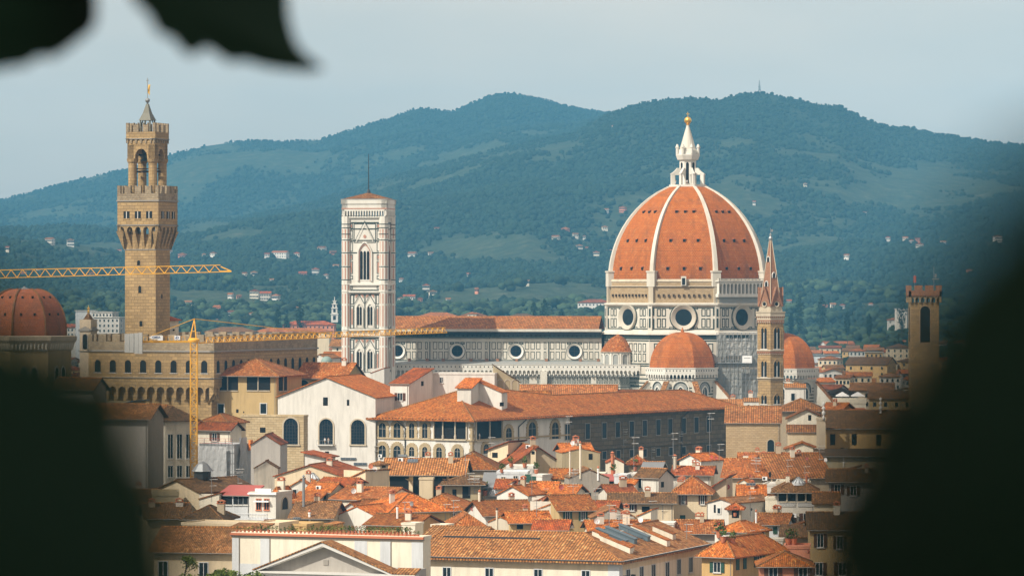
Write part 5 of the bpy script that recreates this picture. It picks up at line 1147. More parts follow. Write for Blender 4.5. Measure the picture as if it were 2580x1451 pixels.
Ym = 860.0; km = Ym/F; zm = lambda v: ZC-(v-725.5)*km
cr1 = thing('tower_crane', 'yellow tower crane whose mast stands before the stone fortress, jib crossing the marble tower', 'crane', ((488.5-1290)*km, Ym, 0), 0)
b = MB(); hw_ = .72; zt0 = zm(862)
for sx_ in (-1, 1):
    for sy_ in (-1, 1): b.bar((sx_*hw_, sy_*hw_, 2), (sx_*hw_, sy_*hw_, zt0), .2)
n = int((zt0-2)/1.5)
for j in range(n):
    z0 = 2+j*(zt0-2)/n; z1 = 2+(j+1)*(zt0-2)/n; f = j % 2
    for (xa, ya), (xb, yb) in (((-1,-1),(1,-1)),((1,-1),(1,1)),((1,1),(-1,1)),((-1,1),(-1,-1))):
        p_, q_ = ((xa,ya),(xb,yb)) if f else ((xb,yb),(xa,ya)); b.bar((p_[0]*hw_, p_[1]*hw_, z0), (q_[0]*hw_, q_[1]*hw_, z1), .11); b.bar((xa*hw_, ya*hw_, z0), (xb*hw_, yb*hw_, z0), .12)
b.build('mast', 'crane', cr1, uv=False)
b = MB(); b.lathe([(1.15, zt0), (1.25, zt0+.3), (1.25, zt0+.6), (.9, zt0+.9)], n=16); b.build('slewing_ring', 'crane', cr1)
za_ = zm(803)
b = MB()
for sx_, sy_ in ((-.9,-.5),(-.9,.5),(.5,-.5),(.5,.5)): b.bar((sx_, sy_, zt0+.6), (.1, sy_*.3, za_), .2)
for t in (.35, .7): b.bar((-.9+t, -.5*(1-t*.7), zt0+.6+(za_-zt0)*t), (.5-.4*t, -.5*(1-t*.7), zt0+.6+(za_-zt0)*t), .14)
b.build('tower_head', 'crane', cr1, uv=False)
jt = P(1123, 838, 905.0)-Vector(cr1.location); j0 = Vector((1.2, .5, zm(864)))
b = MB(); lattice(b, j0+(jt-j0)*.02, jt, 1.15, 1.0, 44, w=.125, taper=1.05); b.bar(j0, j0+(jt-j0)*.02, .3); b.build('jib', 'crane', cr1, uv=False)
cj = P(314, 861, 856.0)-Vector(cr1.location)
b = MB(); b.bar((-.6,-.5,zm(860.5)), cj+Vector((0,-.5,0)), .42); b.bar((-.6,.5,zm(860.5)), cj+Vector((0,.5,0)), .42)
for i in range(9): p_ = Vector((-.6,0,zm(860.5))).lerp(cj, i/8); b.bar(p_+Vector((0,-.5,0)), p_+Vector((0,.5,0)), .14)
for i in range(12): p_ = Vector((-2,.6,zm(860.5))).lerp(cj+Vector((4,.6,0)), i/11); b.bar(p_, p_+Vector((0,0,1.1)), .07)
b.bar((-2,.6,zm(860.5)+1.1), cj+Vector((4,.6,1.1)), .07); b.build('counter_jib', 'crane', cr1, uv=False)
hd = Vector((.1,0,za_))
b = MB(); b.bar(hd, P(383, 845, 857)-Vector(cr1.location), .12); b.bar(hd, P(865, 845.5, 884)-Vector(cr1.location), .14); b.bar(P(865, 845.5, 884)-Vector(cr1.location), P(1000, 838, 893)-Vector(cr1.location), .1); b.build('tie_bar', 'crane', cr1, uv=False)
for i, (u0, u1, v0, v1) in enumerate(((314,327,888,841),(327,338,888,840),(338.5,349,891,839),(349,359,891,838))):
    p0 = P(u0, v0, 855)-Vector(cr1.location); p1 = P(u1, v1, 855)-Vector(cr1.location); c = MB(); c.box(p0.x+.02, p1.x-.02, p0.y-.55+.01*i, p0.y+.45, p0.z, p1.z); c.build('counterweight', 'conc', cr1)
def textmesh(txt, size, mat, parent, loc, rot, ext=.03, sx=1.0, name='lettering'):
    c = bpy.data.curves.new(name, 'FONT'); c.body = txt; c.size = size; c.extrude = ext; c.align_x = 'CENTER'; c.align_y = 'CENTER'; c.offset = .012*size
    o = bpy.data.objects.new('tmp', c); COL.objects.link(o); bpy.context.view_layer.update(); me = bpy.data.meshes.new_from_object(o.evaluated_get(bpy.context.evaluated_depsgraph_get())); bpy.data.objects.remove(o); me.name = name
    me.materials.clear(); me.materials.append(MAT(mat)); q = bpy.data.objects.new(name, me); COL.objects.link(q); q.parent = parent; q.location = loc; q.rotation_euler = rot; q.scale = (sx, 1, 1); return q
p0 = P(376, 854, 857)-Vector(cr1.location); p1 = P(411, 845.5, 857)-Vector(cr1.location)
c = MB(); c.add([(p0.x+.6,p0.y-.6,p0.z),(p1.x,p0.y-.6,p0.z),(p1.x,p0.y-.6,p1.z),(p0.x+.6,p0.y-.6,p1.z),(p0.x,p0.y-.6,(p0.z+p1.z)/2)], [(0,1,2,3,4)], 0); c.box(p0.x+.6, p1.x, p0.y-.59, p0.y-.5, p0.z, p1.z, 0); c.box(P(398,0,857).x-Vector(cr1.location).x, p1.x, p0.y-.61, p0.y-.5, p0.z-.3, p0.z+.1, 0)
bn = c.build('sign_panel', 'whitep', cr1); textmesh('OMSA', .62, 'blue', bn, ((p0.x+.55+p1.x)/2-.2, p0.y-.63, (p0.z+p1.z)/2), (math.pi/2, 0, 0), sx=1.05)
p0 = P(440, 856, 857)-Vector(cr1.location); p1 = P(454.5, 845.5, 857)-Vector(cr1.location)
c = MB(); c.box(p0.x, p1.x, p0.y-.6, p0.y-.5, p0.z, p1.z); bn = c.build('sign_panel', 'whitep', cr1)
c = MB(FT((p0.x, p0.y-.6, p0.z), (1,0,0), (0,-1,0))); wS = p1.x-p0.x; hS = p1.z-p0.z
for i in range(9):
    a0, a1 = math.pi*i/9, math.pi*(i+1)/9; cx, cz = wS*.5, hS*.5
    c.add([(cx-math.cos(a)*r, .02, cz+math.sin(a)*r) for a, r in ((a0,.33),(a1,.33),(a1,.2),(a0,.2))], [(0,1,2,3)])
c.box(wS*.5-.33, wS*.5-.2, 0, .02, hS*.5-.14, hS*.5); c.box(wS*.5+.2, wS*.5+.33, 0, .02, hS*.5-.18, hS*.5); c.add([(wS*.5-.46,.02,hS*.5-.02),(wS*.5-.08,.02,hS*.5-.02),(wS*.5-.27,.02,hS*.5-.3)], [(0,1,2)]); c.box(wS*.5-.12, wS*.5-.03, 0, .02, hS*.5-.3, hS*.5); c.box(wS*.5+.05, wS*.5+.13, 0, .02, hS*.5-.3, hS*.5)
c.build('arrow_symbol', 'blue', bn)
# second crane: only its jib reaches into the picture
Y2 = 800.0; c2 = thing('tower_crane', 'crane jib of orange-yellow lattice reaching in from the left edge across the stone tower', 'crane', (P(-420, 700, Y2).x, Y2, 0), 0)
l2 = Vector(c2.location); b = MB(); e0 = P(-420, 712, Y2)-l2; e1 = P(556, 685, Y2+12)-l2; lattice(b, e0, e1, 1.75, 1.3, 34, w=.12, taper=.8)
b.bar(P(556, 671.5, Y2+12)-l2, P(583, 683.5, Y2+12)-l2, .2); b.bar(P(556, 684, Y2+12)-l2, P(583, 683.5, Y2+12)-l2, .3); b.build('jib', 'crane', c2, uv=False)
b = MB(); 
for sx_ in (-1, 1):
    for sy_ in (-1, 1): b.bar((sx_*.8, sy_*.8, 0), (sx_*.8, sy_*.8, e0.z+1), .25)
for j in range(28): z_ = j*2.1; b.bar((-.8,-.8,z_), (.8,-.8,z_+2.1), .14)
b.build('mast', 'crane', c2, uv=False)
# ------------------------------------------------------------------ left: chapel dome, little belfry
Yl = 1180.0; kl = Yl/F; zl_ = lambda v: ZC-(v-725.5)*kl
ch = thing('domed_chapel', 'brown octagonal chapel with a ribbed red dome at the left edge, half sunk in blur', 'church', ((45-1290)*kl, Yl+16, 0), math.radians(13)); Rm = 13.2
b = MB(); pr = [(Rm*.98*math.cos(t)**.9+1.9*(t/1.42), zl_(848)+14.3*math.sin(t)) for t in [i*1.42/12 for i in range(13)]]; b.lathe(pr, n=8, ph=math.radians(22.5), caps=False); dmm = b.build('dome', 'cotto2', ch)
for k in range(8):
    a = math.radians(22.5+45*k); r = MB()
    for i in range(12): r.bar((pr[i][0]*math.cos(a), pr[i][0]*math.sin(a), pr[i][1]), (pr[i+1][0]*math.cos(a), pr[i+1][0]*math.sin(a), pr[i+1][1]), .5)
    r.build('rib', 'roof_b', dmm, uv=False)
    a = math.radians(45*k)
    for i, ss in ((8, (-.22, .22)), (4, (-.25, .2))):
        for s_ in ss: x, zz = pr[i]; x *= math.cos(math.radians(22.5)); h_ = MB(FT((x*math.cos(a), x*math.sin(a), zz), (-math.sin(a), math.cos(a), 0), (math.cos(a), math.sin(a), 0))); h_.box(s_*x*.8-.3, s_*x*.8+.3, -.7, .25, -.3, .4); h_.build('porthole', 'dark', dmm)
b = MB(); b.lathe([(4.0, zl_(739)), (4.0, zl_(735)), (3.2, zl_(734)), (.4, zl_(724)), (.2, zl_(721))], n=8, ph=math.radians(22.5)); b.build('dome_cap', 'metal', ch)
b = MB(); b.lathe([(Rm+1.4, 0), (Rm+1.4, zl_(868))], n=8, ph=math.radians(22.5)); b.build('wall', 'ochre', ch)
b = MB(); b.lathe([(Rm+1.5, zl_(884)), (Rm+1.8, zl_(882)), (Rm+2.4, zl_(866)), (Rm+3.1, zl_(858)), (Rm+3.2, zl_(848)), (Rm, zl_(846))], n=8, ph=math.radians(22.5), caps=False); b.build('cornice', 'beige', ch)
for k in (5, 6, 7):
    a = math.radians(45*k); ap = (Rm+1.4)*math.cos(math.radians(22.5)); T_ = FT((ap*math.cos(a), ap*math.sin(a), 0), (-math.sin(a), math.cos(a), 0), (math.cos(a), math.sin(a), 0))
    c = MB(T_); L_ = 2*(Rm+1.4)*math.sin(math.radians(22.5))
    for i in range(10): x = -L_/2+L_*(i+.5)/10; c.lathe([(.18, zl_(881)), (.5, zl_(868)), (.5, zl_(862))], (x, .55), 8)
    c.build('brackets', 'cream2', ch)
    for s_ in (-.25, .25): w = MB(T_); w.archframe(s_*L_*.55, zl_(960), 1.7, zl_(925)-zl_(960), .3, 0, .25, True, 1); w.archpoly(s_*L_*.55, zl_(960), 1.7, zl_(925)-zl_(960), .05, True, 0); w.build('window', ['dark', 'trim'], ch)
Yv = 1150.0; kv = Yv/F; zz_ = lambda v: ZC-(v-725.5)*kv
cb = thing('small_belfry', 'little baroque belfry with a curved copper cap between the chapel dome and the fortress', 'belfry', ((221-1290)*kv, Yv+2, 0), math.radians(-24)); h = 1.85
b = MB(); b.box(-h, h, -h, h, 0, zz_(805)); bw = b.build('wall', 'beige', cb)
for T_, L_, fi in sqf(h): w = MB(T_); w.archpoly(L_/2, zz_(880), 1.5, zz_(842)-zz_(880), .05, m=0); w.archframe(L_/2, zz_(880), 1.5, zz_(842)-zz_(880), .2, 0, .15, m=1); w.box(-.35, L_+.35, -.3, .35, zz_(834), zz_(831), 1); w.add([(-.3,.3,zz_(831)),(L_+.3,.3,zz_(831)),(L_/2,.3,zz_(822)),(-.3,-.2,zz_(831)),(L_+.3,-.2,zz_(831)),(L_/2,-.2,zz_(822))], [(0,1,2),(0,2,5,3),(1,4,5,2)], 1); w.box(-.3, L_+.3, -.3, .3, zz_(885), zz_(883), 1); w.build('belfry_opening', ['dark', 'trim_d'], bw)
b = MB(); b.lathe([(2.5, zz_(813)), (2.3, zz_(808)), (1.4, zz_(803)), (.8, zz_(795)), (.35, zz_(790)), (.3, zz_(786))], n=4, ph=math.radians(45)); b.build('cap', 'roof_b', cb)
b = MB(); b.lathe([(.3, zz_(790)), (.35, zz_(783)), (.15, zz_(780)), (.5, zz_(777)), (.1, zz_(774))], n=8); b.bar((0,0,zz_(775)), (0,0,zz_(769)), .12); b.build('finial', 'gold', cb)
# ------------------------------------------------------------------ the roofs in front, nearest row first
NR = 'houses of the old town in front of the long palace'
def H(*a, **k):
    k['rise'] = k.get('rise', 2.2)*(.78 if k.get('roof') in (None, 'gx', 'hip', 'gy') else .9)
    return house(*a, group=k.pop('group', NR), **k)
# nearest: cream palace with hip roof along the lower edge
p = P(1045, 1401, 652.0); cp = thing('cream_palace', 'big cream palace with hipped pink tile roof along the bottom edge', 'palace', (p.x, 652.0, 0), math.radians(-20.5))
zE = p.z; r_ = math.radians(-20.5); tR = (1560-1290)/F; w_ = (tR*652-p.x)/(math.cos(r_)-tR*math.sin(r_)); t_ = (1778-1290)/F; qx, qy = p.x+w_*math.cos(r_), 652+w_*math.sin(r_); d_ = (t_*qy-qx)/(-math.sin(r_)-t_*math.cos(r_))
b = MB(); b.box(0, w_, 0, d_, 0, zE-1.5, 0); b.box(.0, w_, .0, d_, zE-1.5, zE, 1); b.build('wall', ['cream2', 'cream'], cp)
o = 1.1; rs_ = 3.55; m_ = 9.0; sl = rs_/m_; ze_ = zE+.35-o*sl; zt_r = zE+.35+rs_
rf = MB(); A=(-o,-o,ze_); B=(w_+o,-o,ze_); Cc=(w_+o,d_+o,ze_); R1=(1.5,m_,zt_r); R2=(w_-m_,m_,zt_r); R3=(w_-m_,d_-m_,zt_r)
slope(rf, [A,B,R2,R1]); slope(rf, [B,Cc,(w_-m_,d_+o,zt_r),R3,R2]); slope(rf, [(-o,m_*2,ze_),A,R1]); slope(rf, [(w_-2*m_,2*m_,zE),(-o,2*m_,zE),R1,R2]); slope(rf, [(w_-2*m_,d_+o,zE),(w_-2*m_,2*m_,zE),R2,(w_-m_,d_+o,zt_r)])
for a_, b_ in ((R1,R2),(R2,(w_-m_,d_+o,zt_r)),(A,R1),(B,R2)): rf.bar(a_, b_, .42, 2, 6)
rfo = rf.build('roof', ['roof_p', 'wood', 'roof_p'], cp)
m = MB(); m.box(-1.0, w_+1.0, -1.0, -.0, zE-.1, zE+.12, 0); m.box(-.6, w_+.6, -.6, 0, zE-.5, zE-.1, 0); m.box(w_, w_+1.0, 0, d_, zE-.1, zE+.12, 0); m.box(w_, w_+.6, 0, d_, zE-.5, zE-.1, 0); m.build('cornice', 'trim', cp)
m = MB(); m.bar((-1.1,-1.15,zE+.1), (w_+1.1,-1.15,zE+.1), .2, 0, 6); m.bar((w_+1.15,-1.1,zE+.1), (w_+1.15,d_,zE+.1), .2, 0, 6); m.build('gutter', 'metal_d', cp, uv=False)
m = MB(); m.box(2.5, 19.5, 6.3, 6.9, zE+2.6, zE+3.1); m.build('valley_gutter', 'metal_d', rfo)
m = MB(); m.box(w_-1.9, w_+.04, -.05, 0, 0, zE-.5, 0); m.box(w_, w_+.05, 0, 1.6, 0, zE-.5, 0); m.build('corner_strip', 'wblue', cp)
fF = Fc(cp, (0,0,0), (1,0,0), (0,-1,0)); fS = Fc(cp, (w_,0,0), (0,1,0), (1,0,0))
for u_, v_ in ((1126,1447),(1233,1449),(1356,1452),(1476,1455)): win(fF, cp, u_, v_, 19, 36, 'p', 'wblue')
for u_, v_ in ((1582,1452),(1616,1445),(1646,1440),(1681,1434),(1710,1427),(1740,1422)): win(fS, cp, u_, v_, 9, 36, 'p', 'wblue')
# things on that roof
def onroof_box(x0, x1, y0, y1, hh, name, mats, lid=None, cap=.12):
    zf = lambda x, y: zt_r-.0-sl*abs(x-(w_-m_)) if x > w_-m_ else zt_r-sl*abs(x-(w_-m_))
    b = MB(); z0, z1 = zf(x0,y0), zf(x1,y0)
    b.add([(x0,y0,z0-.5),(x1,y0,z1-.5),(x1,y1,z1-.5),(x0,y1,z0-.5),(x0,y0,z0+hh),(x1,y0,z1+hh),(x1,y1,z1+hh),(x0,y1,z0+hh)], [(0,3,2,1),(0,1,5,4),(1,2,6,5),(2,3,7,6),(3,0,4,7)], 0)
    b.add([(x0-cap,y0-cap,z0+hh),(x1+cap,y0-cap,z1+hh),(x1+cap,y1+cap,z1+hh),(x0-cap,y1+cap,z0+hh),(x0-cap,y0-cap,z0+hh+.14),(x1+cap,y0-cap,z1+hh+.14),(x1+cap,y1+cap,z1+hh+.14),(x0-cap,y1+cap,z0+hh+.14)], [(4,5,6,7),(0,1,5,4),(1,2,6,5),(2,3,7,6),(3,0,4,7),(0,3,2,1)], 1)
    return b.build(name, mats, rfo)
X = w_-m_
for i, y0 in enumerate((13.0, 17.6, 24.5)): onroof_box(X+.5, X+5.6, y0, y0+1.5, .75, 'skylight', ['blueg', 'blueg'])
for x0, x1, y0, y1, hh in ((X+2.8,X+8.0,8.3,9.9,.9),(X+1.0,X+3.3,9.6,11.2,.8),(X+5.6,X+7.5,10.6,12.0,.8),(X+1.6,X+8.0,27.5,29.3,.95),(X+2.8,X+6.4,35.5,37.2,.9)): onroof_box(x0, x1, y0, y1, hh, 'dormer', ['cream2', 'roof_o'])
m = MB(fS.T); m.bar((1.6,.1,zE-2.4), (2.8,1.5,zE-2.2), .09, 0, 6); m.box(2.4, 3.0, 1.2, 1.8, zE-2.6, zE-2.2, 0); m.build('wall_lamp', 'metal_d', cp)
# white terrace wall and pediment
tb = house('long white wall with blue-grey panels and a flowerpot terrace above the pediment', 585, 1345, 1066, Y=632, d=3.2, roof='flat', wall='cream2', rot=-20.5, chim=0, name='terrace_building', cat='building', par=.35)
m = MB(tb['fr'].T)
for ua, ub in ((585,603),(656,680),(893,925),(958,985),(1037,1066)):
    a0, a1 = tb['fr'].hit(ua, 1400)[0], tb['fr'].hit(ub, 1400)[0]; m.box(a0, a1, 0, .05, 0, tb['h']-.55, 0)
m.box(0, tb['w'], 0, .04, 0, tb['h']-4.6, 0); m.build('panel', 'wblue', tb['th'])
m = MB(tb['fr'].T); m.box(-.2, tb['w']+.2, 0, .5, tb['h']-.1, tb['h']+.25, 0); m.box(-.2, tb['w']+.2, 0, .25, tb['h']-.35, tb['h']-.1, 1)
for ua in (603, 680, 985): a0 = tb['fr'].hit(ua, 1400)[0]; m.bar((a0, .12, tb['h']-.4), (a0, .12, 0), .12, 1, 6)
m.build('cornice', ['terra', 'trim_d'], tb['th'])
pd = thing('pediment', 'wide triangular pediment with grey field and tiled raking roof at the bottom', 'pediment', P(648, 1436, 612).to_tuple()[:2]+(0,), math.radians(-20.5))
fp = Fc(pd, (0,0,0), (1,0,0), (0,-1,0)); aL, zL_ = fp.hit(648, 1434); aR, zR_ = fp.hit(985, 1444); aM, zM = fp.hit(812, 1366); zB = zL_; aM = (aL+aR)/2
m = MB(fp.T); m.box(aL+.3, aR+1.0, -12, -.9, 0, zB, 0); m.extr([(aL+1,-.9,zB),(aR-1,-.9,zB),(aM,-.9,zM-.7)], (0,0,0)) if False else None
m.add([(aL+.8,-.9,zB),(aR-.8,-.9,zB),(aM,-.9,zM-.6),(aL+.8,-3,zB),(aR-.8,-3,zB),(aM,-3,zM-.6)], [(0,1,2),(0,2,5,3),(1,4,5,2)], 0)
m.box(aM-.4, aM+.4, -.9, -.8, zB+.9, zB+1.7, 1); m.box(aL+.3, aR, -.9, -.3, 0, zB-.9, 2); m.build('wall', ['grey', 'trim_d', 'grey'], pd)
m = MB(fp.T); m.box(aL-.3, aR+4.2, -1, .7, zB-.45, zB-.15, 0); m.box(aL, aR+3.9, -1, .4, zB-.8, zB-.45, 0); m.build('cornice', 'trim', pd)
m = MB(fp.T)
for (xa, za_2), (xb, zb_2) in (((aL-.4, zB-.1), (aM, zM)), ((aR+.4, zB-.1), (aM, zM))):
    m.add([(xa,.6,za_2),(xb,.6,zb_2),(xb,.6,zb_2-.55),(xa,.6,za_2-.3),(xa,-1,za_2),(xb,-1,zb_2),(xb,-1,zb_2-.55),(xa,-1,za_2-.3)], [(0,1,2,3),(0,4,5,1),(3,2,6,7),(0,3,7,4)], 0)
m.build('raking_cornice', 'trim', pd)
m = MB(fp.T)
for (xa, za_2), (xb, zb_2) in (((aL-.5, zB), (aM, zM+.15)), ((aR+.5, zB), (aM, zM+.15))):
    slope(m, [(xa,.75,za_2+.12),(xb,.75,zb_2+.12),(xb,-3.2,zb_2+.12),(xa,-3.2,za_2+.12)], .2)
slope(m, [(aR+.6,.75,zB+.05),(aR+4.3,.75,zB+.05),(aR+4.3,-1.6,zB+.75),(aR+.6,-1.6,zB+.75)], .15); m.build('roof', ['roof_p', 'wood'], pd)
H('yellow house with weathered striped roof at the bottom left behind the bare branches', 388, 1386, 596, Y=640, d=14, roof='gx', rise=4.1, wall='cream', tile='roof_b', wins=((411,1434,22,40,'p','wblue'),(513,1436,21,38,'p','wblue')), rot=-12, ov=.9, chim=0)
# second row: low yellow parapets and terrace rooms
H('low pale yellow roof room just left of the striped parapet wall', 642, 1318, 702, Y=668, d=8, roof='flat', wall='cream', rot=-21, chim=0, par=.2)
H('small yellow roof room with white pergola right of the first one', 702, 1320, 772, Y=672, d=7, roof='flat', wall='yellow', rot=-21, chim=0, par=.15)
H('long yellow ribbed parapet wall sloping away above the flowerpots', 742, 1322, 866, Y=676, d=3, roof='sr', rise=-1.8, wall='yellow', tile='roof_p', rot=30, chim=0, ov=.1)
H('cream strip building with long flat roof behind the yellow house', 458, 1318, 640, Y=690, d=9, roof='flat', wall='cream', rot=-21, chim=0, par=.2)
H('low brown tile shed roof between yellow house and terrace wall', 570, 1338, 640, Y=660, d=6, roof='sf', rise=.9, wall='beige', tile='roof_b', chim=0)
H('low roof of orange tiles over yellow boxes above the terrace', 655, 1326, 716, Y=684, d=7, roof='gx', rise=.9, wall='cream', tile='roof', chim=0)
H('big plain tan roof end left of the cream palace ridge', 1060, 1362, 1190, Y=676, d=14, roof='gx', rise=2.5, wall='cream', tile='roof_p', rot=-21, chim=0)
# villa with terrace
vi = H('white villa with stepped parapet and two brown glazed doors over a balustraded terrace', 628, 1243, 695, Y=742, d=736, roof='flat', wall='white', wins=((652,1270,11,26,'p','terra'),(672,1270,11,26,'p','terra')), side=((717,1267,15,31,'a'),), rot=-20, chim=0, par=.35)
m = MB(vi['fr'].T); a0, a1 = vi['fr'].hit(643,1235)[0], vi['fr'].hit(683,1235)[0]; m.box(a0, a1, -.4, .12, vi['h'], vi['h']+1.0); m.box(-.2, vi['w']+.2, 0, .45, vi['h']-.1, vi['h']+.15); m.box(a0, a1-.2, 0, .9, vi['h']-1.5, vi['h']-1.25); m.build('parapet', 'whitep', vi['th'])
m = MB(vi['fr'].T); a0, a1 = vi['fr'].hit(583,1300)[0]-1, vi['w']; zt = vi['fr'].hit(600,1303)[1]; m.box(a0, a1, .05, 4.2, 0, zt, 0)
for i in range(34): x = a0+(a1-a0)*i/33; m.lathe([(.08, zt), (.13, zt+.3), (.06, zt+.6), (.08, zt+.9)], (x, 4.0), 6, 0)
m.box(a0, a1, 3.85, 4.15, zt+.9, zt+1.05, 0); m.box(a0-.1, a1+.1, .05, 4.4, zt-.15, zt+.02, 0); m.build('terrace', 'wblue', vi['th'])
H('small flat orange roof of the villa annex with a beige arched-shutter wall', 686, 1243, 700, Y=748, d=736, roof='hip', rise=1.2, wall='grey', tile='roof_o', rot=-20, chim=1)
cv = H('glazed terrace room under a dark red awning roof', 552, 1248, 630, Y=752, d=6, roof='sf', rise=1.6, wall='wblue', tile='dkred', rot=-18, chim=0, ov=.4)
loggia(cv, ((554, 585, ()), (588, 600, ()), (601, 612, ()), (613, 626, ())), 1250, 1270, col='trim')
h_ = H('cream gabled house with rusty round wall plate and faceted roof lantern', 388, 1236, 503, Y=760, d=16, roof='gy', rise=2.7, wall='cream', tile='roof_b', rot=-40, chim=0, ov=.4, side=((508,1255,9,28,'p'),))
m = MB(); x_, y_, z_ = h_['w']*.5, 7, h_['h']+2.2; m.lathe([(1.6, z_), (1.6, z_+1.5)], (x_, y_), 8, 0); m.lathe([(2.1, z_+1.5), (1.0, z_+2.9), (.2, z_+3.4)], (x_, y_), 8, 1); m.build('roof_lantern', ['metal_d', 'metal'], h_['th'])
H('cream wing with tall blue window strip joining the awning room', 503, 1243, 552, Y=752, d=8, roof='sr', rise=-1.2, wall='cream2', tile='roof', rot=-18, chim=0, ov=.2)
H('weathered dark red hip roof left of the white balustrade', 466, 1304, 556, Y=712, d=8, roof='hip', rise=2.4, wall='olive', tile='roof_d', rot=-14, chim=1, ov=.8)
H('dark mossy roof beside the olive parapet in the blur', 372, 1306, 478, Y=716, d=14, roof='gx', rise=2.8, wall='olive', tile='roof_d', rot=10, chim=2)
H('olive parapet block with round wall opening in the blur', 385, 1246, 450, Y=745, d=8, roof='flat', wall='olive', rot=6, chim=0, par=.6)
H('house lost in blur at the lower left behind the dark leaf', 255, 1270, 372, Y=750, d=14, roof='gx', rise=3, wall='olive', tile='roof_d', rot=-10)
# crane foot: pale palace corner, scaffolded house, grey gable
H('tall pale palace corner with narrow blue windows left of the crane mast', 372, 1052, 416, Y=905, d=490, roof='hip', rise=3.2, wall='cream2', tile='roof_b', rot=-58, ov=1.0, side=((429,1124,12,60,'p'),(452,1124,12,60,'p'),(475,1124,12,60,'p'),(429,1187,12,28,'p'),(452,1187,12,28,'p'),(475,1187,12,28,'p')), chim=0)
H('long dim stone-coloured block under an orange roof in front of the fortress', 120, 1052, 372, Y=850, d=13, roof='gx', rise=3.4, wall='grey', tile='roof_b', rot=-10, ov=1.0, chim=0)
H('blurred gabled house with dark chimney gap below the chapel', 135, 975, 235, Y=925, d=268, roof='gx', rise=2.6, wall='grey', tile='roof_d', rot=-38, ov=.8, chim=0)
H('dark grey flat skylit roof between the gabled house and the fortress', 215, 1012, 330, Y=940, d=10, roof='sr', rise=-3.4, wall='olive', tile='solar', rot=-15, chim=0)
H('hip roof with pale ridges at the foot of the fortress wall', 286, 1046, 410, Y=930, d=482, roof='hip', rise=3.2, wall='cream', tile='roof_b', rot=-50, chim=0)
sw = H('tall house wrapped in pale grey scaffold sheets right of the crane mast', 502, 1118, 590, Y=880, d=632, roof='flat', wall='sheet', rot=-24, chim=0, name='scaffolded_house', par=.1)
m = MB(sw['fr'].T); WW = sw['w']; hh = sw['h']
for i in range(6): m.bar((WW*i/5, .9, hh-22), (WW*i/5, .9, hh+1.2), .12)
for j in range(9): m.bar((0, .9, hh-1-j*2.3), (WW, .9, hh-1-j*2.3), .1)
m.build('scaffold_frame', 'metal', sw['th'], uv=False)
m = MB(sw['fr'].T)
pts = []; cloth(m, 0, WW*.84, hh-20, hh-.4, .98, 0, 16, 16, .12); m.build('scaffold_sheet', 'sheet', sw['th'])
m = MB(sw['rt'].T); cloth(m, 1.5, 5.2, hh-21, hh+1.5, .5, 0, 6, 14, .3); m.box(6.2, 7.4, .3, .8, hh-14, hh-10.4, 1); m.box(6.2, 7.4, .3, .8, hh-1.5, hh+.8, 1); m.build('scaffold_sheet', ['sheet', 'orange'], sw['th'])
m = MB(sw['fr'].T)
for k in range(3): m.bar((0, .95, hh+.3+k*.5), (WW, .95, hh+.3+k*.5), .07, 0)
m.build('rail', 'red', sw['th'], uv=False)
H('plain grey gable wall with pale stripe right of the scaffold sheets', 632, 1120, 706, Y=868, d=12, roof='gy', rise=2.6, wall='grey', tile='roof_r', rot=-4, chim=0, ov=.25, left=())
H('brown stone gable shadowed below the plain grey gable', 640, 1180, 700, Y=835, d=3, roof='gy', rise=1.9, wall='stain', tile='roof_b', rot=-6, chim=0, ov=.1)
H('small orange hip roof just right of the crane mast', 500, 1064, 575, Y=915, d=10, roof='hip', rise=2.2, wall='cream', tile='roof_o', rot=-20, chim=0)
H('little cream house with brown roof above the scaffold sheets', 498, 1080, 580, Y=900, d=608, roof='gx', rise=1.8, wall='cream2', tile='roof_r', rot=-30, wins=((541,1100,11,18,'b'),), chim=0)
# middle: gables right of the scaffold
H('wide cream gable with peeling plaster edge below the stone annex', 692, 1200, 868, Y=822, d=20, roof='gy', rise=3.0, wall='cream', tile='roof_r', rot=-14, chim=1, ov=.35)
H('small white house with red roof under the white hall wall', 768, 1152, 818, Y=848, d=8, roof='sr', rise=1.0, wall='white', tile='roof_r', rot=-14, chim=0)
g1 = H('beige house with sloping tan roof and small dark window beside the loggia block', 866, 1183, 921, Y=800, d=981, roof='sr', rise=-2.6, wall='cream', tile='roof_p', rot=-52, side=((934,1239,10,15,'d'),(963,1238,9,15,'t')), chim=0, ov=.3)
H('square chimney house with tan walls rising from the tan roof', 936, 1170, 958, Y=806, d=978, roof='hip', rise=.6, wall='beige', tile='roof_b', rot=-40, chim=0, ov=.3, side=((967,1175,9,5,'d'),))
lo_ = H('long tan-roofed block with a deep shadowed pillar loggia', 966, 1196, 1166, Y=812, d=17, roof='gx', rise=3.6, wall='ochre', tile='roof_p', rot=-4, chim=2, ov=.7)
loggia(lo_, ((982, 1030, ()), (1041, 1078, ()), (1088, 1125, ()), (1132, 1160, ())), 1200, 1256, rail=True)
m = MB(lo_['fr'].T)
for ua in (1036, 1082, 1129): a0 = lo_['fr'].hit(ua, 1220)[0]; m.box(a0-.4, a0+.4, 0, .9, lo_['h']-5.6, lo_['h']-1.2, 0); m.add([(a0-.35,.9,lo_['h']-1.2),(a0+.35,.9,lo_['h']-1.2),(a0+.1,3.0,lo_['h']-.6),(a0-1.0,3.0,lo_['h']-.6)], [(0,1,2,3)], 0)
m.build('pillar', 'cream', lo_['th'])
H('broad orange hip roof right of the tan loggia block', 1117, 1181, 1250, Y=830, d=16, roof='hip', rise=4.0, wall='beige', tile='roof_o', rot=-4, chim=0, ov=.6)
H('olive house wall with green shutters under the broad orange roof', 1164, 1206, 1256, Y=822, d=5, roof='flat', wall='olive', rot=-4, chim=0, par=.1)
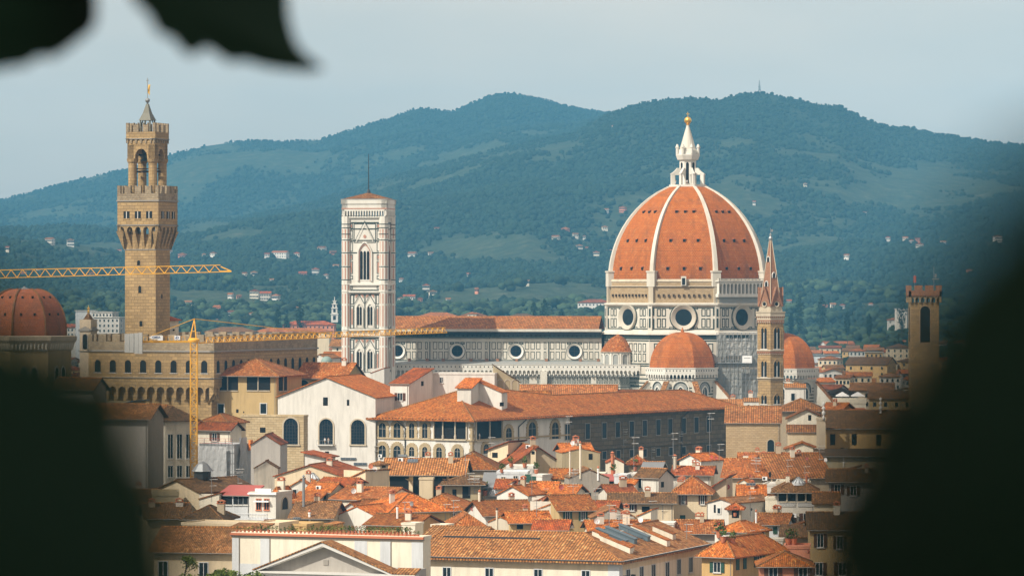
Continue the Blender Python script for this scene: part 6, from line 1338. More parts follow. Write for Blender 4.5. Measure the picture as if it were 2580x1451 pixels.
H('yellow house with low red roof under the palace corner', 1229, 1133, 1280, Y=862, d=1321, roof='sl', rise=1.9, wall='cream', tile='roof_r', rot=-30, wins=((1247,1146,14,13,'d'),), side=((1291,1150,13,13,'b'),(1325,1137,14,14,'c')), chim=0, ov=.5)
H('rust red roof with small cream dormer below the dark stone wing', 1296, 1166, 1412, Y=848, d=15, roof='gy', rise=4.3, wall='beige', tile='roof_r', rot=12, chim=1)
m_ = H('tiny cream dormer box with a single window on the rust red roof', 1337, 1136, 1350, Y=846, d=5, roof='gy', rise=.6, wall='cream', tile='roof_r', rot=0, wins=((1343,1140,8,8,'d'),), chim=0, base=14, ov=.2, name='dormer', cat='dormer')
H('olive box house with two pale flues and a dark door', 1416, 1141, 1512, Y=842, d=9, roof='gy', rise=1.2, wall='olive', tile='roof_o', rot=8, wins=((1488,1150,10,15,'d'),(1484,1193,10,26,'p'),(1443,1188,11,10,'b')), chim=0, ov=.12)
H('orange lean-to roof peeping over the olive box house', 1422, 1138, 1490, Y=856, d=9, roof='gx', rise=1.9, wall='beige', tile='roof_o', rot=10, chim=2)
# villa terraces in the centre
pw = H('white terraced house with potted palms on its roof', 1276, 1178, 1342, Y=818, d=8, roof='flat', wall='white', wins=((1298,1176,8,5,'w'),), rot=-4, chim=0, par=.4)
H('lower white block with pots and two small windows', 1252, 1191, 1328, Y=806, d=9, roof='flat', wall='wblue', wins=((1268,1207,9,12,'w'),(1299,1204,10,11,'w')), rot=-4, chim=0, par=.3)
H('white walled roof room with green door left of the water tank', 1322, 1196, 1366, Y=800, d=1391, roof='flat', wall='white', wins=((1331,1204,15,20,'c'),(1346,1205,8,12,'c')), rot=-28, chim=0, par=.15)
H('orange-roofed cream house with blue-green window left of the stained gable', 1386, 1204, 1434, Y=802, d=7, roof='gx', rise=2.0, wall='cream', tile='roof_o', wins=((1398,1216,12,18,'c'),), rot=-6, chim=0, ov=.5)
H('big grey stained gable wall with mould streaks', 1433, 1205, 1535, Y=794, d=10, roof='gy', rise=2.2, wall='stain', tile='roof_b', rot=6, wins=((1451,1224,9,14,'d'),(1486,1248,6,14,'d'),(1463,1257,6,10,'t')), chim=0, ov=.12)
H('orange lean-to roof against the left edge of the stained gable', 1388, 1243, 1444, Y=776, d=9, roof='gx', rise=1.7, wall='white2', tile='roof_o', rot=-16, chim=0)
H('red lean-to roof left of the white gable house in the centre', 1253, 1229, 1292, Y=788, d=9, roof='gx', rise=1.7, wall='white2', tile='roof_r', rot=-5, chim=0)
H('white gable house with two-step orange roofs in the centre', 1252, 1246, 1330, Y=778, d=13, roof='gy', rise=2.1, wall='white', tile='roof_o', rot=-26, chim=1, ov=.3)
H('orange roof step with dark blue shutters above the white gable house', 1334, 1233, 1392, Y=784, d=7, roof='gx', rise=1.6, wall='beige', tile='roof_o', wins=((1376,1238,12,12,'b'),), rot=-14, chim=0)
gh = H('beige house with green shutters and bright orange roof in the centre', 1409, 1286, 1500, Y=738, d=13, roof='gx', rise=3.0, wall='ochre', tile='roof_o', wins=((1430,1299,9,24,'g'),(1469,1297,9,24,'g'),(1434,1322,7,11,'w')), rot=14, ov=.6, chim=0)
H('white party wall stepping down left of the green-shuttered house', 1336, 1262, 1409, Y=745, d=9, roof='sr', rise=-2.3, wall='white2', tile='roof_o', rot=-12, chim=2, ov=.15)
H('rusty roof strip between the green-shuttered house and the brown gable', 1495, 1284, 1548, Y=752, d=9, roof='gx', rise=1.7, wall='beige', tile='roof_r', rot=-8, chim=0)
H('brown and grey streaked gable below the long red roof', 1490, 1306, 1604, Y=732, d=11, roof='gy', rise=2.6, wall='stain', tile='roof_b', rot=4, wins=((1530,1317,6,14,'d'),(1555,1308,5,8,'d')), chim=1, ov=.15)
H('yellow house with long dark red roof and brown shutters', 1537, 1267, 1697, Y=762, d=11, roof='gx', rise=1.9, wall='cream', tile='roof_d', wins=((1567,1277,11,14,'b'),(1591,1278,11,14,'b'),(1627,1282,20,14,'d')), rot=-3, ov=.7, chim=1)
H('red tile roof behind the long dark red roof', 1538, 1243, 1600, Y=778, d=9, roof='gx', rise=1.7, wall='white2', tile='roof_r', rot=14, chim=1)
wt = H('white house with a tall slit window and grey gable end', 1600, 1202, 1659, Y=792, d=1697, roof='gx', rise=2.0, wall='white', tile='roof_d', wins=((1613,1216,8,26,'t'),), side=((1669,1220,7,14,'d'),), rot=-36, ov=.4, chim=0)
H('pale blue-grey party wall left of the slit-window house', 1547, 1196, 1578, Y=796, d=6, roof='flat', wall='wblue', rot=-10, chim=0, par=.1)
H('white stepped wall leaning on the slit-window house', 1578, 1194, 1604, Y=800, d=8, roof='flat', wall='white', rot=-10, chim=0, par=.1)
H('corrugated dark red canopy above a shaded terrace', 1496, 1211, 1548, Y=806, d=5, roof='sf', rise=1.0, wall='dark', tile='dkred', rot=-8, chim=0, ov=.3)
H('cream house with a rounded gable and red roof under the palace wall', 1528, 1167, 1572, Y=832, d=8, roof='gy', rise=1.2, wall='cream2', tile='roof_r', rot=0, chim=0, ov=.12)
H('small olive house with hipped red roof and climbing plant', 1584, 1165, 1626, Y=838, d=7, roof='hip', rise=1.5, wall='olive', tile='roof_r', rot=-4, chim=1)
H('glass and tin lean-to roof right of the hipped red roof', 1624, 1178, 1662, Y=826, d=6, roof='gx', rise=1.2, wall='wblue', tile='metal', rot=-10, chim=0)
H('cream wall house with a half-open white window and broad orange roof', 1712, 1159, 1766, Y=842, d=1822, roof='gy', rise=1.6, wall='white', tile='roof_o', wins=((1734,1181,12,14,'p'),), side=((1801,1178,7,13,'t'),), rot=-38, chim=1, ov=.4)
H('narrow rust roof between the white house and the tall shuttered house', 1697, 1196, 1790, Y=815, d=9, roof='gx', rise=1.8, wall='white2', tile='roof_r', rot=-8, chim=2)
# front centre roofs
H('large orange roof above white walls left of the satellite dishes', 985, 1289, 1140, Y=742, d=16, roof='hip', rise=3.6, wall='ochre', tile='roof_o', rot=24, ov=.7, chim=1)
H('wide orange roof behind with a pale wall and downpipe', 1030, 1283, 1170, Y=764, d=15, roof='hip', rise=3.2, wall='wblue', tile='roof_o', rot=-10, ov=.6, wins=((1143,1297,7,9,'w'),), chim=1)
H('low orange roof wedge above the flowerpot terrace', 922, 1322, 1045, Y=716, d=12, roof='gx', rise=2.0, wall='ochre', tile='roof_o', rot=-22, chim=1, ov=.6)
H('orange tile roof beside the rear of the cream palace ridge', 1136, 1330, 1228, Y=716, d=14, roof='hip', rise=2.8, wall='cream', tile='roof', rot=6, chim=0)
H('orange roof with a white chimney gable and red dishes', 1224, 1299, 1346, Y=742, d=14, roof='gx', rise=2.9, wall='white', tile='roof_o', rot=16, chim=1)
H('white side wall stepping under the red dishes', 1168, 1296, 1224, Y=750, d=10, roof='sr', rise=-2.0, wall='white', tile='roof_o', rot=-12, chim=0, ov=.1)
H('cream house with low orange roof just above the palace ridge', 1286, 1318, 1388, Y=722, d=9, roof='gx', rise=2.2, wall='ochre', tile='roof_o', rot=10, wins=((1310,1325,16,14,'d'),(1367,1318,15,8,'w')), chim=1, ov=.5, left=())
H('cream end wall with a tall white flue left of the low orange roof', 1230, 1316, 1290, Y=724, d=6, roof='gy', rise=1.2, wall='cream2', tile='roof_o', rot=-6, chim=0, ov=.1)
H('short red roof right behind the palace ridge', 1348, 1334, 1424, Y=706, d=9, roof='gx', rise=1.7, wall='cream', tile='roof_r', rot=-6, chim=0)
H('rusty roofs and white chimneys right behind the skylights', 1490, 1340, 1640, Y=700, d=14, roof='gx', rise=1.9, wall='cream2', tile='roof_o', rot=4, chim=4)
# centre-left houses
H('white gable wall with red tiled lean-to and two air conditioners', 859, 1285, 908, Y=760, d=10, roof='gy', rise=1.7, wall='white', tile='roof_o', rot=-14, chim=0, ov=.3)
H('white house with three small windows between orange roofs', 908, 1276, 968, Y=758, d=8, roof='gx', rise=1.3, wall='white', tile='roof_o', wins=((920,1289,9,10,'w'),(952,1292,9,10,'w'),(963,1292,4,10,'d')), rot=-8, chim=0, ov=.4)
H('orange roof over cream wall behind the white satellite dish', 830, 1258, 965, Y=772, d=15, roof='gx', rise=2.6, wall='cream2', tile='roof', rot=-26, chim=1, ov=.4)
H('cream house with green shutters and a split orange roof', 766, 1240, 830, Y=776, d=874, roof='gx', rise=2.1, wall='cream', tile='roof_o', wins=((801,1247,9,16,'c'),(817,1247,9,18,'c')), rot=-22, chim=0, ov=.4)
H('bright orange gable roof above the green shutters', 790, 1229, 868, Y=790, d=11, roof='gx', rise=2.2, wall='cream', tile='roof_r', rot=-26, chim=0)
H('white gable with a barred window left of the steel flue', 726, 1228, 790, Y=792, d=8, roof='gy', rise=1.9, wall='white', tile='roof_o', wins=((743,1239,9,12,'t'),), rot=-10, chim=1, ov=.3)
H('low orange roof tucked below the white barred-window gable', 735, 1266, 790, Y=766, d=9, roof='sf', rise=1.6, wall='white2', tile='roof_o', rot=-10, chim=0)
H('stained stone wall with a tiny window between two rust roofs', 800, 1272, 846, Y=758, d=8, roof='flat', wall='stain', wins=((836,1292,5,8,'d'),), rot=8, chim=0, par=.1)
H('rust roof with white flue right of the balustrade villa', 735, 1304, 834, Y=735, d=14, roof='gx', rise=3.1, wall='beige', tile='roof_b', rot=-8, chim=1)
H('tall white gable wall above the flowerpot terrace', 846, 1300, 952, Y=742, d=9, roof='gy', rise=2.4, wall='white', tile='roof_o', rot=-30, chim=0, ov=.15)
H('dark shaded courtyard pavilion with a flat hip roof', 1120, 1218, 1210, Y=800, d=10, roof='hip', rise=1.5, wall='olive', tile='roof_b', rot=-2, wins=((1175,1240,20,30,'d'),(1145,1242,10,20,'d')), chim=0, ov=1.2)
H('grey wall with blue tin roof right of the courtyard pavilion', 1222, 1226, 1254, Y=806, d=6, roof='sf', rise=2.4, wall='grey', tile='metal', rot=-4, chim=0)
# right side
H('tall cream house with three shuttered window pairs', 1698, 1238, 1786, Y=770, d=12, roof='hip', rise=3.2, wall='cream', tile='roof', wins=((1721,1254,8,30,'b'),(1770,1254,8,30,'b'),(1720,1311,12,28,'c'),(1766,1311,10,22,'c')), rot=-5, ov=.9, chim=2)
H('small sloped-wall house between the tall cream house and the brown roof', 1786, 1232, 1830, Y=782, d=8, roof='sl', rise=2.4, wall='beige', tile='roof_r', rot=-12, chim=0)
H('long plain brown roof with two skylights', 1783, 1266, 1850, Y=764, d=26, roof='gy', rise=1.0, wall='white', tile='roof_b', rot=-36, wins=((1801,1281,5,20,'d'),(1812,1286,7,13,'t')), chim=0, ov=.3)
H('orange roof wedge with green shuttered windows right of the brown roof', 1862, 1264, 1928, Y=772, d=13, roof='gx', rise=3.6, wall='cream', tile='roof_o', wins=((1885,1284,9,22,'g'),(1918,1286,9,22,'g')), rot=-2, chim=1, ov=.5)
H('low red porch roof over a dark balcony', 1836, 1278, 1866, Y=758, d=7, roof='hip', rise=.9, wall='beige', tile='roof_r', wins=((1853,1292,18,24,'d'),), rot=-6, chim=0)
H('tall cream pier wall left of the loggia house', 1928, 1254, 1958, Y=768, d=9, roof='flat', wall='cream2', rot=-8, chim=0, par=.1)
lh = H('house with glazed upper loggia, pierced balustrade and brown shutters', 1957, 1235, 2052, Y=765, d=12, roof='hip', rise=2.5, wall='white2', tile='roof_b', wins=((1986,1307,18,26,'b'),(2034,1306,18,26,'b')), rot=-4, ov=1.1, chim=1)
loggia(lh, ((1962, 2005, (1983,)), (2010, 2049, (2030,))), 1237, 1262)
m = MB(lh['fr'].T)
for ua, ub in ((1964,2003),(2011,2049)):
    a0, a1 = lh['fr'].hit(ua,1270)[0], lh['fr'].hit(ub,1270)[0]; zc0, zc1 = lh['fr'].hit(2000,1275)[1], lh['fr'].hit(2000,1266)[1]; m.box(a0, a1, .02, .06, zc0, zc1, 1)
    for i in range(15): x = a0+(a1-a0)*i/14; m.box(x-.06, x+.06, .06, .14, zc0, zc1, 0)
    for i in range(4): z_ = zc0+(zc1-zc0)*i/3; m.box(a0, a1, .06, .13, z_-.05, z_+.05, 0)
m.build('pierced_balustrade', ['trim', 'dark'], lh['th'])
H('curved cream wall house under a mossy roof at the leaf edge', 2052, 1268, 2112, Y=745, d=9, roof='gx', rise=2.2, wall='cream', tile='roof_d', rot=-4, chim=0, ov=.5)
H('dim house with pale shutters beside the dark leaf', 2088, 1213, 2200, Y=780, d=12, roof='gx', rise=2.6, wall='grey', tile='roof_d', rot=-6, wins=((2110,1232,14,22,'b'),(2150,1236,14,22,'b')), chim=1)
H('olive-yellow house with brown shutters at the leaf edge', 2040, 1334, 2190, Y=690, d=13, roof='gx', rise=3.2, wall='ochre', tile='roof_d', wins=((2067,1361,14,32,'b'),(2064,1432,16,30,'b'),(2116,1366,14,30,'b'),(2122,1432,18,30,'b')), rot=-3, ov=.6, chim=1)
H('small rust roof with pale chimneys below the tall cream house', 1706, 1343, 1812, Y=716, d=12, roof='gx', rise=2.4, wall='grey', tile='roof', rot=-5, chim=2)
tw2 = H('white and yellow house with a roof terrace of pots', 1802, 1338, 1880, Y=706, d=1938, roof='hip', rise=2.0, wall='yellow', tile='roof_o', wins=((1840,1353,14,26,'p'),), side=((1895,1350,9,24,'t'),(1920,1347,9,24,'t')), rot=-32, ov=.4, chim=0)
m = MB(tw2['fr'].T); m.box(-.05, tw2['w']+.05, 0, .06, tw2['h']-5, tw2['h']-.1); m.build('white_front', 'white', tw2['th'])
win(tw2['fr'], tw2['th'], 1840, 1353, 14, 26, 'p')
H('small pale house with one blue-green shutter and orange roof', 1908, 1320, 1978, Y=722, d=9, roof='gx', rise=2.0, wall='wblue', tile='roof', wins=((1953,1335,9,18,'c'),), rot=-12, chim=2)
H('cream wedge wall right of the shuttered pale house', 1978, 1332, 2040, Y=716, d=8, roof='sl', rise=1.6, wall='cream2', tile='roof', rot=-8, chim=0, ov=.1)
H('low roof of patched tiles between pale house and leaf', 1972, 1352, 2036, Y=708, d=7, roof='sf', rise=1.6, wall='beige', tile='roof_b', rot=-6, chim=0)
yh = H('yellow corner house with curling tile roof and green-shuttered window', 1768, 1393, 1846, Y=664, d=1975, roof='hip', rise=3.0, wall='yellow', tile='roof_o', wins=((1807,1428,16,24,'g'),), side=((1858,1420,7,30,'c'),(1876,1417,7,30,'c'),(1913,1412,12,26,'g')), rot=-30, ov=.9, chim=0)
H('salmon roof box above the salmon house', 1976, 1378, 2040, Y=678, d=7, roof='flat', wall='salmon', rot=-5, chim=0, par=.3)
H('salmon house with a new orange tile roof at the bottom right', 1916, 1425, 2044, Y=648, d=11, roof='hip', rise=2.3, wall='salmon', tile='roof_o', wins=((1948,1440,20,24,'b'),(2023,1440,20,24,'b')), rot=-2, ov=.7, chim=0)
# third row right: big roofs, stone church, gabled houses
H('broad striped red roof below the brown stone church wall', 1822, 1203, 1948, Y=806, d=20, roof='gx', rise=4.2, wall='beige', tile='roof', rot=-8, chim=2, ov=.6)
H('wide striped tile roof with mossy right end', 1948, 1205, 2094, Y=802, d=24, roof='gx', rise=5.2, wall='beige', tile='roof_l', rot=8, chim=2, ov=.6)
H('cream wedge house with orange roof before the stone church', 1842, 1168, 1900, Y=838, d=9, roof='sr', rise=-2.4, wall='cream2', tile='roof_o', rot=-24, chim=1, ov=.15)
H('mixed tile roof spreading below the arched church window', 1868, 1170, 2058, Y=846, d=14, roof='gx', rise=2.6, wall='cream', tile='roof', rot=-2, chim=2)
H('white roof room with a big air conditioner', 1921, 1220, 1955, Y=790, d=8, roof='flat', wall='white', rot=-12, wins=((1940,1195,6,13,'d'),), chim=0, par=.2)
H('pale roof terrace with faceted glass skylight', 1955, 1216, 2035, Y=788, d=8, roof='flat', wall='cream2', rot=-6, chim=0, par=.35)
H('brown stone church with striped tile roof and one arched window', 1829, 1066, 1966, Y=950, d=20, roof='gx', rise=4.6, wall='rough', tile='roof_l', wins=((1942,1122,17,30,'a'),), rot=-4, ov=.4, chim=0, name='stone_church', cat='church')
H('cream gabled house with small dark window right of the stone church', 1984, 1055, 2080, Y=935, d=12, roof='gy', rise=2.8, wall='cream2', tile='roof', wins=((2040,1052,8,14,'d'),), rot=-4, chim=0, ov=.5)
H('lower cream gable with a wide shallow roof below it', 1978, 1132, 2064, Y=905, d=10, roof='gy', rise=1.8, wall='cream2', tile='roof', rot=-4, chim=0, ov=.4)
H('thin striped roof strip between the two cream gables', 1984, 1090, 2062, Y=920, d=6, roof='sf', rise=1.6, wall='cream', tile='roof_l', rot=-4, chim=0, ov=.3)
H('square hip roof of striped tiles right of the spire tower', 1960, 1034, 2075, Y=985, d=17, roof='hip', rise=3.2, wall='beige', tile='roof_l', rot=-4, chim=0, ov=.8)
H('bright yellow house with grey stone pilaster and two tall windows', 2078, 1078, 2300, Y=900, d=16, roof='gx', rise=4.6, wall='yellow', tile='roof_d', wins=((2098,1107,13,28,'d'),(2152,1107,13,28,'d'),(2122,1131,9,8,'d'),(2214,1108,13,28,'d')), rot=-3, ov=.7, chim=0)
H('grey stone pilaster tower carrying an urn', 2058, 1056, 2080, Y=895, d=3, roof='flat', wall='beige', rot=-3, chim=0, par=.35, name='pilaster', cat='pilaster')
H('dark shed roof running into the leaf under the yellow house', 2060, 1150, 2300, Y=880, d=10, roof='sf', rise=1.2, wall='olive', tile='roof_d', rot=-3, chim=0)
H('white slanted wall catching light beside the dark leaf', 2112, 1190, 2170, Y=840, d=6, roof='sl', rise=1.4, wall='white', tile='roof_d', rot=-6, chim=0, ov=.1)
H('white terraced house behind the spire tower with a tiled ledge', 1978, 978, 2030, Y=1060, d=10, roof='gx', rise=1.0, wall='white', tile='roof_p', wins=((1998,1000,9,18,'t'),), rot=-3, chim=1, ov=.2)
H('narrow white house left of the spire tower foot', 1874, 1012, 1912, Y=1050, d=8, roof='gx', rise=.8, wall='white', tile='roof_p', wins=((1886,1024,5,9,'d'),(1902,1026,12,9,'a')), rot=-3, chim=1, ov=.2)
H('pink striped flat roof strip between the orange palace roof and the choir', 1800, 1030, 1880, Y=1085, d=24, roof='gx', rise=2.6, wall='beige', tile='roof_p', rot=-3, chim=1, ov=.3)
H('gabled roof piece climbing against the choir wall', 1735, 1012, 1800, Y=1120, d=12, roof='gy', rise=2.4, wall='beige', tile='roof', rot=-3, chim=0)
tt_ = H('roof bar terrace with white parapet under two white parasols', 2102, 1014, 2182, Y=1020, d=10, roof='flat', wall='cream2', rot=-3, chim=0, par=.9)
H('small brown roof with dark gable beside the urn', 2075, 1030, 2120, Y=985, d=8, roof='gx', rise=1.6, wall='ochre', tile='roof', rot=-24, chim=1)
H('brick-red cluttered terrace behind the yellow house', 2120, 1035, 2180, Y=985, d=8, roof='flat', wall='terra', rot=-3, chim=0, par=.5)
# between fortress and bell tower
H('white gabled house left of the green observatory dome', 788, 903, 822, Y=1290, d=12, roof='gy', rise=1.5, wall='white', tile='roof_p', rot=-20, chim=0, ov=.2, wins=((800,899,4,3,'d'),))
H('cream house with tan roof against the marble bell tower', 834, 872, 868, Y=1480, d=12, roof='gx', rise=2.8, wall='cream2', tile='roof_b', rot=-6, chim=0, wins=((850,880,4,7,'d'),))
H('low salmon-pink roofs above a dark canopy by the bell tower', 815, 900, 868, Y=1380, d=14, roof='gx', rise=2.0, wall='solar', tile='roof_o', rot=-4, chim=1)
ob = thing('observatory_dome', 'pale green round metal dome on a yellow drum left of the marble bell tower', 'dome', P(823, 915, 1200).to_tuple()[:2]+(0,), 0); zo_ = P(823, 913, 1200).z; kk = .12
b = MB(); b.lathe([(14.5*kk, zo_)]+[(14.5*kk*math.cos(t)+.02, zo_+16*kk*math.sin(t)) for t in [i*math.pi/16 for i in range(9)]], n=20); b.build('dome', 'lead', ob, smooth=False)
b = MB(); b.lathe([(15.5*kk, 0), (15.5*kk, zo_)], n=20); b.build('drum', 'yellow', ob)
b = MB(); b.bar((-.2,-14.7*kk,zo_), (-.2,-4*kk,zo_+15.5*kk), .25); b.bar((-.55,-14.7*kk,zo_), (-.5,-4*kk,zo_+15.5*kk), .15); b.build('slit_rail', 'metal', ob)
H('white wedge roof room in front of the bell tower foot', 934, 928, 968, Y=1130, d=8, roof='sr', rise=-1.6, wall='white', tile='roof_r', rot=-10, chim=0, ov=.1)
# ------------------------------------------------------------------ far town, villas and masts
def simple_house(label, x, y, w, d, h, rot, wall, tile, roof='hip', z0=0.0, rise=None, group=None, name='house', cat='house', rows=2, cols=4):
    th = thing(name, label, cat, (x, y, z0), math.radians(rot), group); m = MB(); m.box(-w/2, w/2, 0, d, -8, h, 0); m.build('wall', wall, th)
    rise = rise or min(w, d)*.16; m = MB(); pts = roofmesh(w, d, h, roof, rise, .6)
    for q in pts: q = [(a-w/2, b, c) for a, b, c in q]; m.extr(q, (0,0,-.3), 0, cap=False); m.poly(q, 0); m.poly([(a, b, c-.3) for a, b, c in reversed(q)], 0)
    m.build('roof', tile, th)
    if roof == 'gy': g = MB(); g.poly([(-w/2,-.01,h),(w/2,-.01,h),(0,-.01,h+rise)]); g.build('gable', wall, th)
    if roof == 'gx': g = MB(); g.poly([(w/2,0,h),(w/2,d,h),(w/2,d/2,h+rise)]); g.poly([(-w/2,0,h),(-w/2,d,h),(-w/2,d/2,h+rise)]); g.build('gable', wall, th)
    g = MB()
    for r_ in range(rows):
        for c_ in range(cols):
            xx = -w/2+w*(c_+.5)/cols; zz = h-1.9-r_*3.2; g.box(xx-.5, xx+.5, -.06, 0, zz-.8, zz+.7, 0)
            if c_ < 2: yy = d*(c_+.5)/2; g.box(w/2, w/2+.06, yy-.5, yy+.5, zz-.8, zz+.7, 0)
    if rows: g.build('windows', 'glass', th, uv=False)['kind'] = 'stuff'
    return th
def fh(label, uL, uR, v, Y, wall, tile, roof='gx', d=11, rot=-8, rise=None, rows=2, cols=4, **k):
    z = ZC-(v-725.5)/F*Y; z0 = float(hterr(np.array([(uL+uR)/2-1290.])/F*Y, np.array([Y+0.]))[0]) if Y > 2300 else 0.0
    return simple_house(label, ((uL+uR)/2-1290)/F*Y, Y, (uR-uL)/F*Y, d, z-z0, rot, wall, tile, roof, z0, rise, rows=rows, cols=cols, **k)
GF = 'far town houses between the spire tower and the battlemented tower'
for a in [('white house with red roof and a left gable, highest in the far right town', 2080, 2157, 868, 2900, 'white', 'roof', 'gx', 14, 14),
 ('small cream house with corner windows right of the right-hand tribune dome', 2060, 2110, 905, 2250, 'cream', 'roof', 'hip', 10, -24),
 ('long yellow hall with a big brown roof in the far right town', 2130, 2236, 918, 2080, 'yellow', 'roof_d', 'gx', 26, -16),
 ('white house with one arched window below the yellow hall', 2074, 2122, 937, 1900, 'white', 'roof', 'gy', 10, 6),
 ('low orange roof over a dark veranda below the yellow hall', 2134, 2196, 947, 1850, 'cream', 'roof', 'gx', 10, -4),
 ('house with brown hip roof and large window left of the battlemented tower', 2232, 2292, 876, 2500, 'cream', 'roof_b', 'hip', 14, -10),
 ('flat ochre wall building left of the hip-roofed house', 2180, 2224, 888, 2450, 'yellow', 'beige', 'flat', 9, -4),
 ('white block with a penthouse above the yellow hall', 2140, 2180, 884, 2600, 'white', 'roof', 'hip', 10, -4),
 ('grey flat-roofed shed stretched right of the tribune dome', 2038, 2118, 895, 2420, 'wblue', 'metal', 'flat', 16, -4),
 ('cream house with two brown windows behind the parasol terrace', 2104, 2142, 952, 1750, 'cream', 'roof', 'gx', 8, -20),
 ('orange roof sloping down left of the two-windowed cream house', 2046, 2104, 962, 1700, 'cream2', 'roof_o', 'gx', 13, 12),
 ('dark hip roof with shadowed grey walls above the parasol terrace', 2076, 2158, 992, 1420, 'stain', 'roof_d', 'hip', 12, -6),
 ('wide plain brown roof running toward the dark leaf', 2144, 2250, 983, 1500, 'beige', 'roof_b', 'gx', 16, -6),
 ('row of white gabled houses just under the dark wood', 2178, 2230, 862, 3050, 'white', 'roof', 'gx', 12, -6),
 ('long pink-roofed white house under the dark wood', 2232, 2296, 864, 3000, 'white', 'roof', 'gx', 12, -6),
 ('tiny white house at the edge of the wood by the spire tower', 2010, 2046, 868, 3000, 'white', 'roof', 'gx', 10, -6),
 ('brown stone house with orange roof in the blur of the right leaf', 2190, 2300, 1004, 1350, 'ochre', 'roof_b', 'gx', 14, -6)]: fh(*a[:6], a[6], a[7], a[8], a[9], group=GF)
rz2 = random.Random(12); words = {'white': 'white', 'cream': 'cream', 'cream2': 'pale cream', 'yellow': 'yellow', 'grey': 'grey', 'salmon': 'pink', 'white2': 'off-white'}; rw = {'roof': 'orange-roofed', 'roof_r': 'red-roofed', 'roof_b': 'brown-roofed', 'roof_p': 'pink-roofed', 'roof_o': 'bright-orange-roofed'}
ordn = ['nearest', 'second', 'third', 'fourth', 'fifth', 'sixth', 'seventh', 'eighth', 'ninth', 'tenth', 'eleventh', 'twelfth', 'thirteenth', 'fourteenth', 'fifteenth', 'sixteenth', 'seventeenth', 'eighteenth', 'nineteenth', 'twentieth', 'twenty-first', 'twenty-second', 'twenty-third', 'twenty-fourth', 'twenty-fifth', 'twenty-sixth', 'twenty-seventh', 'twenty-eighth', 'twenty-ninth', 'thirtieth', 'thirty-first', 'thirty-second', 'thirty-third', 'thirty-fourth', 'thirty-fifth', 'thirty-sixth']
for (ua, ub, Ys, where) in ((2030, 2330, [1560, 1640, 1980, 2170, 2330, 2700, 2800, 3120, 3220], 'far right town'), (782, 872, [1580, 1700, 1840, 1990, 2160, 2350, 2560, 2800, 3050], 'beside marble tower'), (148, 240, [1500, 1620, 1750, 1900, 2060, 2240, 2440], 'beside small belfry')):
    for ri, Y in enumerate(Ys):
        u = ua+rz2.uniform(-10, 10); ci = 0
        while u < ub:
            wm = rz2.uniform(9, 17); wp = wm/Y*F; z = rz2.uniform(11, 17); wl = rz2.choice(list(words)); tl_ = rz2.choice(list(rw))
            v = 725.5+(ZC-z)/Y*F
            fh('%s %s house, %s row back, %s from left, %s' % (words[wl], rw[tl_], ordn[ri], ordn[ci] if ci else 'first', where), u, u+wp*.92, v, Y+rz2.uniform(-15, 15), wl, tl_, rz2.choice(['gx', 'hip', 'gx', 'gy']), rz2.uniform(8, 12), rz2.choice([-24, -12, -5, 8]), group='far town houses, '+where); ci += 1
            u += wp*rz2.uniform(1.0, 1.35)
rh = random.Random(31)
for ua, ub, lb_, gp in ((2300, 2800, 'roofed town house lost in the dark blur at the right edge', 'town houses lost behind the right leaf'), (-220, 130, 'roofed town house lost in the dark blur at the left edge', 'town houses lost behind the left leaf')):
    Y = 620.0
    while Y < (2900 if ua > 0 else 1150):
        u = ua+rh.uniform(0, 120) if Y > 1300 or ua < 0 else max(ua, 2330)+rh.uniform(0, 60)
        while u < ub:
            w_ = rh.uniform(13, 24); wp = w_/Y*F; z = rh.uniform(13, 19)*(1 if Y > 700 else .75)
            if not (1100 < Y < 1230 and (u+wp > 2250 and u < 2400 or ua < 0)): fh(lb_, u, u+wp*.93, 725.5+(ZC-z)/Y*F, Y, rh.choice(['cream', 'white2', 'yellow', 'beige', 'cream2']), rh.choice(['roof', 'roof_b', 'roof_r', 'roof_o']), rh.choice(['gx', 'hip', 'gx']), rh.uniform(10, 15), rh.choice([-21, -10, 4]), group=gp)
            u += wp*rh.uniform(1.02, 1.3)
        Y *= 1.21
GB = 'large buildings on the plain below the hills'
